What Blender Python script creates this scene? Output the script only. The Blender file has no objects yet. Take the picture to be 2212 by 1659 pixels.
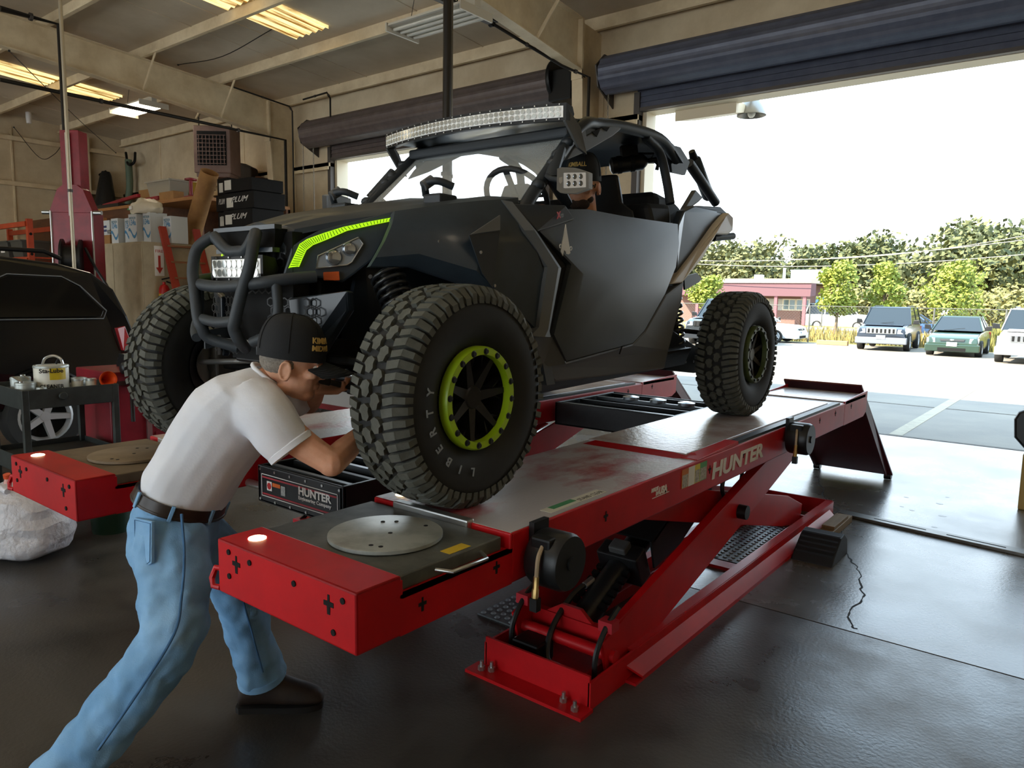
import bpy, bmesh, math, random
from mathutils import Vector, Matrix, noise
random.seed(7)
PI = math.pi
SC = bpy.context.scene
COL = SC.collection
# ---------------------------------------------------------------- camera
F_PX, CXP, CYP = 1583.25, 1106.0, 829.5
CAM = Vector((0, 0, 1.62))
YAW, PITCH, ROLL = math.radians(-38.197), math.radians(6.8265), math.radians(.979)
FW = Vector((math.sin(YAW)*math.cos(PITCH), math.cos(YAW)*math.cos(PITCH), -math.sin(PITCH)))
_r0 = Vector((math.cos(YAW), -math.sin(YAW), 0)); _u0 = _r0.cross(FW)
RT = _r0*math.cos(ROLL) + _u0*math.sin(ROLL)
UP = -_r0*math.sin(ROLL) + _u0*math.cos(ROLL)
cd = bpy.data.cameras.new('camera'); cam = bpy.data.objects.new('camera', cd); COL.objects.link(cam)
cd.sensor_width = 36; cd.lens = 36*F_PX/2212; cd.clip_start = .02; cd.clip_end = 600
cam.matrix_world = Matrix(((RT.x, UP.x, -FW.x, CAM.x), (RT.y, UP.y, -FW.y, CAM.y), (RT.z, UP.z, -FW.z, CAM.z), (0, 0, 0, 1)))
SC.camera = cam
# ---------------------------------------------------------------- world, sun, exposure
wd = bpy.data.worlds.new('world'); SC.world = wd; wd.use_nodes = True
nt = wd.node_tree; nt.nodes.clear()
wo = nt.nodes.new('ShaderNodeOutputWorld'); bg = nt.nodes.new('ShaderNodeBackground')
tc = nt.nodes.new('ShaderNodeTexCoord'); sep = nt.nodes.new('ShaderNodeSeparateXYZ'); rp = nt.nodes.new('ShaderNodeValToRGB')
nt.links.new(tc.outputs['Generated'], sep.inputs[0]); nt.links.new(sep.outputs['Z'], rp.inputs[0])
rp.color_ramp.elements[0].position = 0.0; rp.color_ramp.elements[0].color = (.90, .97, 1.0, 1)
rp.color_ramp.elements[1].position = .55; rp.color_ramp.elements[1].color = (.55, .78, 1.0, 1)
nt.links.new(rp.outputs[0], bg.inputs['Color']); bg.inputs['Strength'].default_value = 4.4
nt.links.new(bg.outputs[0], wo.inputs[0])
sl = bpy.data.lights.new('sun', 'SUN'); sl.energy = 20.0; sl.angle = math.radians(.6); sl.color = (1, .88, .70)
sun = bpy.data.objects.new('sun', sl); COL.objects.link(sun)
sun.rotation_euler = Vector((.60, .62, -.72)).to_track_quat('-Z', 'Y').to_euler(); sun.location = (0, -10, 20)
SC.view_settings.view_transform = 'Standard'; SC.view_settings.look = 'None'
SC.view_settings.gamma = 1; SC.view_settings.use_curve_mapping = False; SC.view_settings.exposure = 0.18
# ---------------------------------------------------------------- helpers
def ray(px, py): return RT*((px-CXP)/F_PX) - UP*((py-CYP)/F_PX) + FW
def at(px, py, x=None, y=None, z=None, d=None):
    v = ray(px, py)
    if x is not None: t = (x-CAM.x)/v.x
    elif y is not None: t = (y-CAM.y)/v.y
    elif z is not None: t = (z-CAM.z)/v.z
    else: t = d
    return CAM + v*t
def atp(px, py, A, B, off=0.0):
    """point where the sight line meets the vertical plane through plan points A, B (moved sideways by off)"""
    n = Vector((B[1]-A[1], A[0]-B[0], 0)).normalized(); o = Vector((A[0], A[1], 0)) + n*off
    v = ray(px, py); t = (o-CAM).dot(n)/v.dot(n)
    return CAM + v*t
def C(h):
    h = h.lstrip('#'); o = []
    for i in (0, 2, 4):
        c = int(h[i:i+2], 16)/255; o.append(c/12.92 if c <= .04045 else ((c+.055)/1.055)**2.4)
    return (*o, 1)
MATS = {}
def mat(name, col='#808080', rough=.5, metal=0.0, col2=None, scale=8.0, detail=4.0, lo=.35, hi=.65, bump=0.0, bscale=None, emit=0.0, ecol=None,
        coat=0.0, alpha=1.0, trans=0.0, ior=1.45, spec=.5, rough2=None, stretch=(1, 1, 1), sheen=0.0, sss=0.0):
    if name in MATS: return MATS[name]
    m = bpy.data.materials.new(name); m.use_nodes = True; N = m.node_tree.nodes; L = m.node_tree.links
    b = N['Principled BSDF']; c1 = C(col) if isinstance(col, str) else col
    b.inputs['Base Color'].default_value = c1; b.inputs['Roughness'].default_value = rough; b.inputs['Metallic'].default_value = metal
    b.inputs['Specular IOR Level'].default_value = spec; b.inputs['IOR'].default_value = ior
    b.inputs['Coat Weight'].default_value = coat; b.inputs['Coat Roughness'].default_value = .12
    b.inputs['Transmission Weight'].default_value = trans; b.inputs['Alpha'].default_value = alpha
    if sss: b.inputs['Subsurface Weight'].default_value = sss; b.inputs['Subsurface Radius'].default_value = (.012, .005, .003)
    if sheen: b.inputs['Sheen Weight'].default_value = sheen
    if emit: b.inputs['Emission Strength'].default_value = emit; b.inputs['Emission Color'].default_value = C(ecol) if ecol else c1
    if col2 or bump or rough2 is not None:
        t = N.new('ShaderNodeTexCoord'); mp = N.new('ShaderNodeMapping'); mp.inputs['Scale'].default_value = stretch
        L.new(t.outputs['Object'], mp.inputs[0])
        nz = N.new('ShaderNodeTexNoise'); nz.inputs['Scale'].default_value = scale; nz.inputs['Detail'].default_value = detail; nz.inputs['Roughness'].default_value = .62
        L.new(mp.outputs[0], nz.inputs['Vector'])
        r = N.new('ShaderNodeMapRange'); r.inputs['From Min'].default_value = lo; r.inputs['From Max'].default_value = hi
        L.new(nz.outputs['Fac'], r.inputs['Value'])
        if col2:
            mx = N.new('ShaderNodeMix'); mx.data_type = 'RGBA'; mx.inputs['A'].default_value = c1; mx.inputs['B'].default_value = C(col2)
            L.new(r.outputs[0], mx.inputs['Factor']); L.new(mx.outputs['Result'], b.inputs['Base Color'])
        if rough2 is not None:
            r2 = N.new('ShaderNodeMapRange'); r2.inputs['To Min'].default_value = rough; r2.inputs['To Max'].default_value = rough2
            r2.inputs['From Min'].default_value = lo; r2.inputs['From Max'].default_value = hi
            L.new(nz.outputs['Fac'], r2.inputs['Value']); L.new(r2.outputs[0], b.inputs['Roughness'])
        if bump:
            n2 = N.new('ShaderNodeTexNoise'); n2.inputs['Scale'].default_value = bscale or scale*4; n2.inputs['Detail'].default_value = 5
            L.new(mp.outputs[0], n2.inputs['Vector'])
            bp = N.new('ShaderNodeBump'); bp.inputs['Strength'].default_value = bump; bp.inputs['Distance'].default_value = .02
            L.new(n2.outputs['Fac'], bp.inputs['Height']); L.new(bp.outputs[0], b.inputs['Normal'])
    MATS[name] = m; return m
INV = {}
def tag(o, label=None, cat=None, group=None, kind=None):
    if label: o['label'] = label
    if cat: o['category'] = cat
    if group: o['group'] = group
    if kind: o['kind'] = kind
    return o
def thing(name, label, cat, loc=(0, 0, 0), rz=0.0, group=None, local=False):
    """Empty at the base of a thing; its parts are modelled in world space, or in the thing's own space when local"""
    o = bpy.data.objects.new(name, None); COL.objects.link(o); o.location = loc; o.rotation_euler = (0, 0, rz); o.empty_display_size = .1
    tag(o, label, cat, group)
    INV[o.name] = Matrix.Identity(4) if local else (Matrix.Translation(Vector(loc)) @ Matrix.Rotation(rz, 4, 'Z')).inverted()
    return o
def link(o, parent):
    COL.objects.link(o)
    if parent is not None:
        o.parent = parent
        if parent.name in INV: o.matrix_parent_inverse = INV[parent.name]
    return o
def copy_tree(o, parent=None):
    c = o.copy(); COL.objects.link(c)
    if parent is not None: c.parent = parent; c.matrix_parent_inverse = o.matrix_parent_inverse.copy()
    for ch in [k for k in o.children]: copy_tree(ch, c)
    return c
def V(*a): return Vector(a)
class MB:
    def __init__(s): s.v = []; s.f = []
    def add(s, vs, fs):
        n = len(s.v); s.v += [tuple(p) for p in vs]; s.f += [tuple(i+n for i in f) for f in fs]; return s
    def hexa(s, b, t):
        """box from four bottom and four top corners"""
        return s.add(list(b)+list(t), [(3, 2, 1, 0), (4, 5, 6, 7), (0, 1, 5, 4), (1, 2, 6, 5), (2, 3, 7, 6), (3, 0, 4, 7)])
    def box(s, x0, x1, y0, y1, z0, z1):
        return s.hexa([(x0, y0, z0), (x1, y0, z0), (x1, y1, z0), (x0, y1, z0)], [(x0, y0, z1), (x1, y0, z1), (x1, y1, z1), (x0, y1, z1)])
    def obox(s, c, ax, ay, az):
        """box centred at c with half-axis vectors"""
        c, ax, ay, az = map(Vector, (c, ax, ay, az))
        return s.hexa([c-ax-ay-az, c+ax-ay-az, c+ax+ay-az, c-ax+ay-az], [c-ax-ay+az, c+ax-ay+az, c+ax+ay+az, c-ax+ay+az])
    def bar(s, a, b, w, h, up=(0, 0, 1)):
        a, b, up = Vector(a), Vector(b), Vector(up); d = (b-a); x = d.cross(up).normalized(); z = x.cross(d).normalized()
        return s.obox((a+b)/2, d/2, x*w/2, z*h/2)
    def prism(s, pts, off):
        pts = [Vector(p) for p in pts]; off = Vector(off); n = len(pts)
        return s.add(pts+[p+off for p in pts], [tuple(range(n)), tuple(range(2*n-1, n-1, -1))] + [(i, i+n, (i+1) % n+n, (i+1) % n) for i in range(n)])
    def loft(s, rings, caps=True, closed=True):
        n = len(rings[0]); vs = [p for r in rings for p in r]; fs = []
        for k in range(len(rings)-1):
            for i in range(n if closed else n-1):
                j = (i+1) % n; fs.append((k*n+i, k*n+j, (k+1)*n+j, (k+1)*n+i))
        if caps: fs.append(tuple(range(n-1, -1, -1))); fs.append(tuple((len(rings)-1)*n+i for i in range(n)))
        return s.add(vs, fs)
    def tube(s, path, r, n=8, caps=True, closed=False, flat=None):
        path = [Vector(p) for p in path]; m = len(path); rs = r if isinstance(r, (list, tuple)) else [r]*m
        rings = []; pn = None
        for i, p in enumerate(path):
            if closed: t = path[(i+1) % m]-path[i-1]
            else: t = path[min(i+1, m-1)]-path[max(i-1, 0)]
            t = t.normalized() if t.length > 1e-9 else Vector((0, 0, 1))
            if pn is None: pn = t.orthogonal().normalized() if flat is None else (Vector(flat)-t*Vector(flat).dot(t)).normalized()
            else:
                q = pn-t*pn.dot(t); pn = q.normalized() if q.length > 1e-6 else t.orthogonal().normalized()
            b = t.cross(pn)
            rr = rs[i]; ra, rb = rr if isinstance(rr, (list, tuple)) else (rr, rr)
            rings.append([p+pn*(ra*math.cos(2*PI*k/n))+b*(rb*math.sin(2*PI*k/n)) for k in range(n)])
        if closed: rings.append(rings[0])
        return s.loft(rings, caps and not closed)
    def cyl(s, a, b, r, n=16, r2=None): return s.tube([a, b], [r, r if r2 is None else r2], n)
    def lathe(s, prof, o=(0, 0, 0), axis=(0, 0, 1), n=24, caps=True, ref=None):
        """profile of (radius, height) along the axis"""
        o, ax = Vector(o), Vector(axis).normalized(); x = Vector(ref) if ref else ax.orthogonal().normalized(); y = ax.cross(x)
        return s.loft([[o+ax*h+(x*math.cos(2*PI*k/n)+y*math.sin(2*PI*k/n))*r for k in range(n)] for r, h in prof], caps)
    def ell(s, c, rx, ry, rz, n=16, m=10, R=None):
        c = Vector(c); R = R or Matrix.Identity(3); rings = []
        for j in range(1, m):
            th = PI*j/m
            rings.append([c+R@Vector((rx*math.sin(th)*math.cos(2*PI*k/n), ry*math.sin(th)*math.sin(2*PI*k/n), -rz*math.cos(th))) for k in range(n)])
        return s.loft(rings, True)
    def xform(s, M): s.v = [tuple(M @ Vector(p)) for p in s.v]; return s
    def join(s, o): return s.add(o.v, o.f)
    def mesh(s, name, m=None, smooth=None):
        me = bpy.data.meshes.new(name); me.from_pydata(s.v, [], s.f); me.validate(); bm = bmesh.new(); bm.from_mesh(me)
        bmesh.ops.recalc_face_normals(bm, faces=bm.faces); bm.to_mesh(me); bm.free()
        if m is not None: me.materials.append(m if not isinstance(m, str) else MATS[m])
        if smooth is not None:
            me.shade_smooth(); me.set_sharp_from_angle(angle=math.radians(smooth))
        return me
    def build(s, name, m, parent=None, smooth=None, bevel=0.0, seg=2):
        o = bpy.data.objects.new(name, s.mesh(name, m, smooth)); link(o, parent)
        if bevel:
            b = o.modifiers.new('bevel', 'BEVEL'); b.width = bevel; b.segments = seg; b.limit_method = 'ANGLE'; b.angle_limit = math.radians(40)
            b.harden_normals = False
        return o
def parts(mb, name, m, parent=None, smooth=None, bevel=0.0):
    """one object for each separate piece collected in the builder"""
    p = list(range(len(mb.v)))
    def fd(a):
        while p[a] != a: p[a] = p[p[a]]; a = p[a]
        return a
    for f in mb.f:
        for i in f[1:]: p[fd(i)] = fd(f[0])
    gr = {}
    for f in mb.f: gr.setdefault(fd(f[0]), []).append(f)
    out = []
    for fs in gr.values():
        ids = sorted({i for f in fs for i in f}); mp = {i: k for k, i in enumerate(ids)}
        q = MB(); q.v = [mb.v[i] for i in ids]; q.f = [tuple(mp[i] for i in f) for f in fs]
        out.append(q.build(name, m, parent, smooth, bevel))
    return out
def crv(pts, n=6):
    """Catmull-Rom through the points"""
    P = [Vector(p) for p in pts]; P = [P[0]*2-P[1]] + P + [P[-1]*2-P[-2]]; o = []
    for i in range(1, len(P)-2):
        a, b, c, d = P[i-1:i+3]
        for k in range(n):
            t = k/n; o.append(.5*((2*b)+(c-a)*t+(2*a-5*b+4*c-d)*t*t+(3*b-a-3*c+d)*t**3))
    return o+[P[-2]]
def text(name, s, m, parent, origin, xdir, ydir, size, depth=.002, shear=0.0, bold=0.0, align='LEFT', fit=None):
    cu = bpy.data.curves.new(name, 'FONT'); cu.body = s; cu.size = size; cu.extrude = depth; cu.shear = shear; cu.offset = bold; cu.align_x = align; cu.resolution_u = 3
    to = bpy.data.objects.new(name, cu); me = bpy.data.meshes.new_from_object(to); bpy.data.objects.remove(to); bpy.data.curves.remove(cu)
    x, y = Vector(xdir).normalized(), Vector(ydir).normalized(); z = x.cross(y)
    sx = 1.0
    if fit and me.vertices:
        xs = [v.co.x for v in me.vertices]; sx = fit/(max(xs)-min(xs))
    M = Matrix(((x.x*sx, y.x, z.x, origin[0]), (x.y*sx, y.y, z.y, origin[1]), (x.z*sx, y.z, z.z, origin[2]), (0, 0, 0, 1)))
    me.transform(M); me.materials.clear(); me.materials.append(m); me.name = name
    o = bpy.data.objects.new(name, me); return link(o, parent)
# ================================================================ THE SETTING
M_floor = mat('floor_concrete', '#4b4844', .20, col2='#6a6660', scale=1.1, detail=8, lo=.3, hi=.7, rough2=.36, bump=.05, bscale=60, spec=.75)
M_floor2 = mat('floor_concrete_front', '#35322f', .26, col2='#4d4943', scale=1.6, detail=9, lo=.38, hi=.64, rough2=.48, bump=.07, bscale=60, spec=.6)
M_dark = mat('black_gap', '#0b0b0b', .8)
M_lot = mat('lot_concrete', '#6f6a63', .8, col2='#7d776d', scale=.7, detail=8, bump=.15, bscale=30)
M_wall = mat('wall_liner', '#d6c5a6', .75, col2='#bda98a', scale=1.3, detail=6, bump=.08, bscale=20)
M_roof = mat('roof_liner', '#d2c4ae', .8, col2='#bfb098', scale=.8, detail=5, bump=.2, bscale=4)
M_steel = mat('frame_paint', '#e2d0ae', .55, col2='#ccb794', scale=2.5, detail=6)
M_pipe = mat('pipe_black', '#2a2622', .45, metal=.4)
M_door = mat('door_curtain', '#6a5f5c', .45, col2='#5c5250', scale=6, metal=.2)
M_jamb = mat('jamb_paint', '#d9cbb0', .5)
M_guide = mat('guide_steel', '#4c4642', .5, metal=.3)
WY = 9.75
floor = MB().box(-21.5, 6, -8, 9.9, -.3, -.02).build('floor', M_dark); tag(floor, kind='structure')
JY = 3.77
xs = [-21.5, -13.6, -6.9, 0.35, 6.0]
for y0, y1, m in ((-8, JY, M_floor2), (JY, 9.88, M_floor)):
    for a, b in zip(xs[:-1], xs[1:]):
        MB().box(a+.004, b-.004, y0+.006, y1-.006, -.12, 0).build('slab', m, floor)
# crack wandering over the rear slab
pts = [at(*q, z=0) for q in ((1770, 1008), (1772, 1035), (1768, 1045), (1782, 1060), (1776, 1065), (1793, 1090), (1812, 1102), (1808, 1108), (1815, 1130), (1822, 1165), (1832, 1195), (1842, 1215), (1856, 1235), (1862, 1268), (1864, 1290), (1848, 1308), (1836, 1328), (1842, 1350), (1849, 1362))]
mb = MB()
pp = []
for a, b in zip(pts[:-1], pts[1:]):
    for k in range(4):
        q = a.lerp(b, k/4); pp.append(q+V(random.uniform(-.012, .012), random.uniform(-.012, .012), 0))
for i in range(len(pp)-1):
    a, b = pp[i], pp[i+1]; d = (b-a).normalized(); s = V(-d.y, d.x, 0)*random.uniform(.002, .006)
    mb.add([a-s, a+s, b+s, b-s], [(0, 1, 2, 3)])
mb.v = [(x, y, .0012) for x, y, z in mb.v]
mb.build('crack', M_dark, floor)
# oil spots and chips near the door
mb = MB()
for q in ((1890, 1098), (1970, 1102), (2035, 1114), (1948, 1094), (2018, 1138), (2030, 1088), (1958, 1074), (1905, 1086), (2046, 1074)):
    c = at(*q, z=.0009); r = random.uniform(.015, .04)
    mb.add([c+V(r*math.cos(t)*random.uniform(.6, 1), .6*r*math.sin(t), 0) for t in [k*PI/4 for k in range(8)]], [tuple(range(8))])
parts(mb, 'oil_spot', mat('oil', '#171615', .3), floor)
# ground outside, falling gently away from the building
def gz(y): return -.012*(y-9.9) if y > 9.9 else 0.0
lot = MB()
lot.hexa([(-90, 9.88, -.4), (60, 9.88, -.4), (60, 36, -.8), (-90, 36, -.8)], [(-90, 9.88, -.002), (60, 9.88, -.002), (60, 36, gz(36)), (-90, 36, gz(36))])
lot = tag(lot.build('ground_lot', M_lot), kind='structure')
for x in (-1.79, -4.6): MB().hexa([(x-.075, 9.95, -.02), (x+.075, 9.95, -.02), (x+.075, 20, gz(20)-.02), (x-.075, 20, gz(20)-.02)], [(x-.075, 9.95, .003), (x+.075, 9.95, .003), (x+.075, 20, gz(20)+.004), (x-.075, 20, gz(20)+.004)]).build('parking_stripe', mat('stripe', '#9a917c', .7, col2='#8a8170', scale=9), lot)
MB().hexa([(-8, 13.35, gz(13.35)-.02), (6, 13.35, gz(13.35)-.02), (6, 13.42, gz(13.42)-.02), (-8, 13.42, gz(13.42)-.02)], [(-8, 13.35, gz(13.35)+.003), (6, 13.35, gz(13.35)+.003), (6, 13.42, gz(13.42)+.003), (-8, 13.42, gz(13.42)+.003)]).build('expansion_joint', mat('joint_tar', '#5d574f', .8), lot)
MB().box(-20, 6, 9.86, 9.93, -.05, .004).build('threshold_joint', mat('joint_tar'), lot)
field = tag(MB().hexa([(-140, 36, -3), (120, 36, -3), (120, 160, -3), (-140, 160, -3)], [(-140, 36, gz(36)-.01), (120, 36, gz(36)-.01), (120, 160, gz(36)), (-140, 160, gz(36))]).build('ground_field', mat('dry_grass', '#8f7a42', .9, col2='#6d6c36', scale=.6, detail=8)), kind='structure')
for yy in (44.5, 52):
    MB().box(-140, 120, yy, yy+5, gz(36), gz(36)+.03).build('road', mat('road', '#6a6763', .85), field)
# --- wall with the rolling doors
D1, D2, DH = (-12.36, -7.0), (-5.36, .35), 4.35
wall = tag(MB().box(-21.5, D1[0], WY, WY+.2, 0, 5.75).box(D1[1], D2[0], WY, WY+.2, 0, 5.75).box(D2[1], 6, WY, WY+.2, 0, 5.75)
           .box(D1[0], D1[1], WY, WY+.2, DH, 5.75).box(D2[0], D2[1], WY, WY+.2, DH, 5.75).build('wall_rear', M_wall), kind='structure')
for z in (2.25, 4.2):                                  # girts
    for a, b in ((-21.5, -13.95), (-13.55, D1[0]), (D1[1], -6.3), (-5.9, D2[0])):
        g = MB().box(a, b, WY-.16, WY, z-.035, z+.035); g.box(a, b, WY-.16, WY-.14, z-.1, z+.035); g.build('girt', M_steel, wall)
for x in (-19.5, -17.5, -15.6): MB().box(x-.02, x+.02, WY-.012, WY, 0, 5.6).build('liner_seam', M_steel, wall)
for a, b in (D1, D2):                                  # jamb and header linings
    MB().box(a, a+.06, WY+.02, WY+.30, 0, DH).build('door_jamb', M_jamb, wall); MB().box(b-.06, b, WY+.02, WY+.30, 0, DH).build('door_jamb', M_jamb, wall)
    MB().box(a, b, WY+.02, WY+.30, DH-.06, DH).build('door_header', M_jamb, wall)
    for x in (a-.09, b+.0):
        g = MB().box(x, x+.09, WY-.10, WY+.01, 0, DH+.2); g.build('door_guide', M_guide, wall)
# tapered columns
for x in (-13.75, -6.1, 1.55):
    c = MB()
    for dx0, dx1, in ((-.09, .09),):
        c.hexa([(x+dx0, WY-.32, 0), (x+dx1, WY-.32, 0), (x+dx1, WY-.30, 0), (x+dx0, WY-.30, 0)], [(x+dx0, WY-.62, 4.85), (x+dx1, WY-.62, 4.85), (x+dx1, WY-.60, 4.85), (x+dx0, WY-.60, 4.85)])
        c.box(x+dx0, x+dx1, WY-.02, WY, 0, 4.8)
    c.prism([(x-.006, WY-.31, 0), (x-.006, WY-.01, 0), (x-.006, WY-.01, 4.79), (x-.006, WY-.61, 4.79)], (.012, 0, 0))
    c.build('column', M_steel, wall)
# flashing above the opening outside: soffit bracket
soff = MB(); soff.prism([(-4.95, 9.97, 4.15), (-4.95, 10.6, 4.28), (-4.95, 10.6, 4.32), (-4.95, 9.97, 4.32)], (.9, 0, 0)); soff.build('soffit_bracket', M_jamb, wall)
# --- left wall
lw = tag(MB().prism([(-21.7, -8.2, 0), (-21.7, WY+.2, 0), (-21.7, WY+.2, 5.72), (-21.7, -8.2, 7.0)], (.2, 0, 0)).build('wall_left', M_wall), kind='structure')
for z in (2.25, 4.2, 5.3): MB().box(-21.5, -21.34, -8, WY, z-.05, z+.05).build('girt', M_steel, lw)
MB().box(-21.5, -21.3, 8.55, 8.75, 0, 5.6).build('post', M_steel, lw)
for y in (7, 5, 3, 1): MB().box(-21.5, -21.47, y-.02, y+.02, 0, 5.6).build('liner_seam', M_steel, lw)
# --- front wall behind the viewpoint, with its own open doors, and right wall
fw = MB(); doors_f = [(-19.5, -14.8), (-12.3, -7.0), (-4.7, .6)]; px0 = -21.5
for a, b in doors_f:
    fw.box(px0, a, -8.2, -8, 0, 7.2); fw.box(a, b, -8.2, -8, 4.3, 7.2); px0 = b
fw.box(px0, 6, -8.2, -8, 0, 7.2); tag(fw.build('wall_front', M_wall), kind='structure')
tag(MB().box(6, 6.2, -8.2, 9.95, 0, 7.2).build('wall_right', M_wall), kind='structure')
# --- roof: liner sheets, purlins, rafters
def rz(y): return 5.70+.07*(WY-y)
ceil = tag(MB().hexa([(-21.7, -8.2, rz(-8.2)), (6.2, -8.2, rz(-8.2)), (6.2, 10.0, rz(10.0)), (-21.7, 10.0, rz(10.0))], [(-21.7, -8.2, rz(-8.2)+.1), (6.2, -8.2, rz(-8.2)+.1), (6.2, 10.0, rz(10.0)+.1), (-21.7, 10.0, rz(10.0)+.1)]).build('ceiling', M_roof), kind='structure')
PY = [9.62, 8.1, 6.6, 5.1, 3.6, 2.1, .6, -.9, -2.4, -3.9, -5.4, -6.9]
for y in PY:                                            # Z purlins
    z = rz(y); p = MB().box(-21.4, 6, y-.005, y+.005, z-.2, z).box(-21.4, 6, y-.065, y, z-.205, z-.195).box(-21.4, 6, y-.065, y-.058, z-.195, z-.175); p.build('purlin', M_steel, ceil)
for x in (-19.9, -18.4, -15.9, -15, -12, -11.2, -8.3, -4.5, -2.5):      # seams of the insulation blanket
    s = MB().hexa([(x-.012, -8, rz(-8)-.012), (x+.012, -8, rz(-8)-.012), (x+.012, 9.7, rz(9.7)-.012), (x-.012, 9.7, rz(9.7)-.012)], [(x-.012, -8, rz(-8)), (x+.012, -8, rz(-8)), (x+.012, 9.7, rz(9.7)), (x-.012, 9.7, rz(9.7))]); s.build('blanket_seam', M_roof, ceil)
for x in (-13.75, -6.1, 1.55):
    def top(y): return rz(y)-.205
    def bot(y): return top(y)-(.50 if y < 4 else .50+.20*((y-4)/5.2)**1.6)
    ys = [-8, -4, 0, 4, 5.5, 7, 8.2, 9.15]; R = MB()
    R.prism([(x-.008, y, top(y)) for y in ys+[9.75]]+[(x-.008, y, bot(y)) for y in [9.75]+ys[::-1]], (.016, 0, 0))
    for a, b in zip(ys[:-1], ys[1:]):
        for fn, s in ((top, -1), (bot, 1)):
            R.hexa([(x-.09, a, fn(a)-.008), (x+.09, a, fn(a)-.008), (x+.09, b, fn(b)-.008), (x-.09, b, fn(b)-.008)], [(x-.09, a, fn(a)+.008), (x+.09, a, fn(a)+.008), (x+.09, b, fn(b)+.008), (x-.09, b, fn(b)+.008)])
    R.box(x-.09, x+.09, 9.12, 9.16, bot(9.15)-.12, top(9.15))
    R.build('rafter', M_steel, ceil)
    for y in (8.1, 6.6, 3.6):                             # flange braces from rafter to purlin
        for s in (1, -1):
            MB().bar((x+s*.07, y-.03, bot(y)+.02), (x+s*.62, y-.03, rz(y)-.15), .05, .012, up=(0, 1, 0)).build('flange_brace', M_steel, ceil)
# translucent roof strips, lit by the daylight above them
M_lite = mat('skylight', '#ffe7a0', .6, col2='#7a4f12', scale=5.2, detail=7, lo=.44, hi=.58, stretch=(3.2, .10, .3))
nd = M_lite.node_tree; pb = nd.nodes['Principled BSDF']; mxn = [n for n in nd.nodes if n.type == 'MIX'][0]
nd.links.new(mxn.outputs['Result'], pb.inputs['Emission Color']); pb.inputs['Emission Strength'].default_value = 1.3
for xc in (-10.35, -17.5, -3.2, -10.35-14, 3.8):
    if xc < -21: continue
    for y0, y1 in ((6.66, 7.75), (5.2, 6.52), (3.7, 5.0), (-2.3, -1.0), (-5.3, -4.0)):
        k = MB(); n = 10
        for i in range(n):
            a = xc-.42+.84*i/n; b = a+.84/n
            zA = -.012 if i % 2 else -.05; 
            k.hexa([(a, y0, rz(y0)+zA), (b, y0, rz(y0)-(.062+zA)), (b, y1, rz(y1)-(.062+zA)), (a, y1, rz(y1)+zA)], [(a, y0, rz(y0)+.01), (b, y0, rz(y0)+.01), (b, y1, rz(y1)+.01), (a, y1, rz(y1)+.01)])
        k.build('skylight_panel', M_lite, ceil)
# --- rolled-up door curtains
def rolldoor(name, a, b, label, M_door=M_door):
    r = .255; z0 = 4.80; yc = WY-.27
    root = thing(name, label, 'door', ((a+b)/2, WY-.05, 0)); root['kind'] = 'structure'
    m = MB(); ring = []
    n = 44
    prof = []
    for k in range(n):
        t = 2*PI*k/n; rr = r+(.012 if k % 4 in (0, 1) else 0); prof.append((yc+rr*math.cos(t), z0+rr*math.sin(t)))
    m.loft([[V(a-.45, y, z) for y, z in prof], [V(b+.30, y, z) for y, z in prof]]); m.build('coil', M_door, root)
    for i, z in enumerate((DH+.34, DH+.26, DH+.18, DH+.10, DH+.02)):
        MB().hexa([(a-.05, WY-.075, z-.04), (b+.05, WY-.075, z-.04), (b+.05, WY-.02, z-.04), (a-.05, WY-.02, z-.04)], [(a-.05, WY-.06, z+.038), (b+.05, WY-.06, z+.038), (b+.05, WY-.03, z+.038), (a-.05, WY-.03, z+.038)]).build('slat', M_door, root)
    MB().box(a-.03, b+.03, WY-.09, WY-.01, DH-.06, DH-.015).build('bottom_bar', M_guide, root)
    for x in (a-.50, b+.30):
        MB().prism([(x, WY-.01, DH+.05), (x, WY-.45, z0-.18), (x, WY-.52, z0+.1), (x, WY-.3, z0+.3), (x, WY-.01, z0+.3)], (.02, 0, 0)).build('bracket_plate', M_guide, root)
    return root
d1 = rolldoor('door_1', D1[0], D1[1], 'brown rolled-up steel door coil with black chain wheel at its end')
MB().lathe([(.05, 0), (.30, 0), (.31, .03), (.30, .06), (.05, .06)], (D1[1]+.36, WY-.35, 4.85), (1, 0, 0), 28).build('chain_wheel', mat('black_metal', '#141414', .45, metal=.3), d1, 40)
MB().box(D1[1]+.35, D1[1]+.75, WY-.55, WY-.15, 4.5, 4.95).build('operator_motor', mat('black_metal'), d1, bevel=.02)
d2 = rolldoor('door_2', D2[0], D2[1], 'rolled-up steel door coil over the wide open bay, bluish from painted glare', mat('door_curtain_glare', '#5d6170', .42, col2='#525666', scale=6, metal=.2))  # veiling glare put into the curtain colour as bluish grey
for dd, x in ((d1, D1[0]-.62), (d1, D1[0]-.28), (d2, D2[0]-.4)):            # hand chains
    ch = MB(); k = 0; z = 4.6
    while z > 1.0:
        t = [V(x+(.012*math.cos(q) if k % 2 else 0), WY-.3+(0 if k % 2 else .012*math.cos(q)), z+.026*math.sin(q)) for q in [PI*j/3 for j in range(6)]]
        ch.tube(t, .005, 4, closed=True); z -= .042; k += 1
    ch.build('hand_chain', mat('galvanised', '#9a958c', .4, metal=.8), dd)
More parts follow.
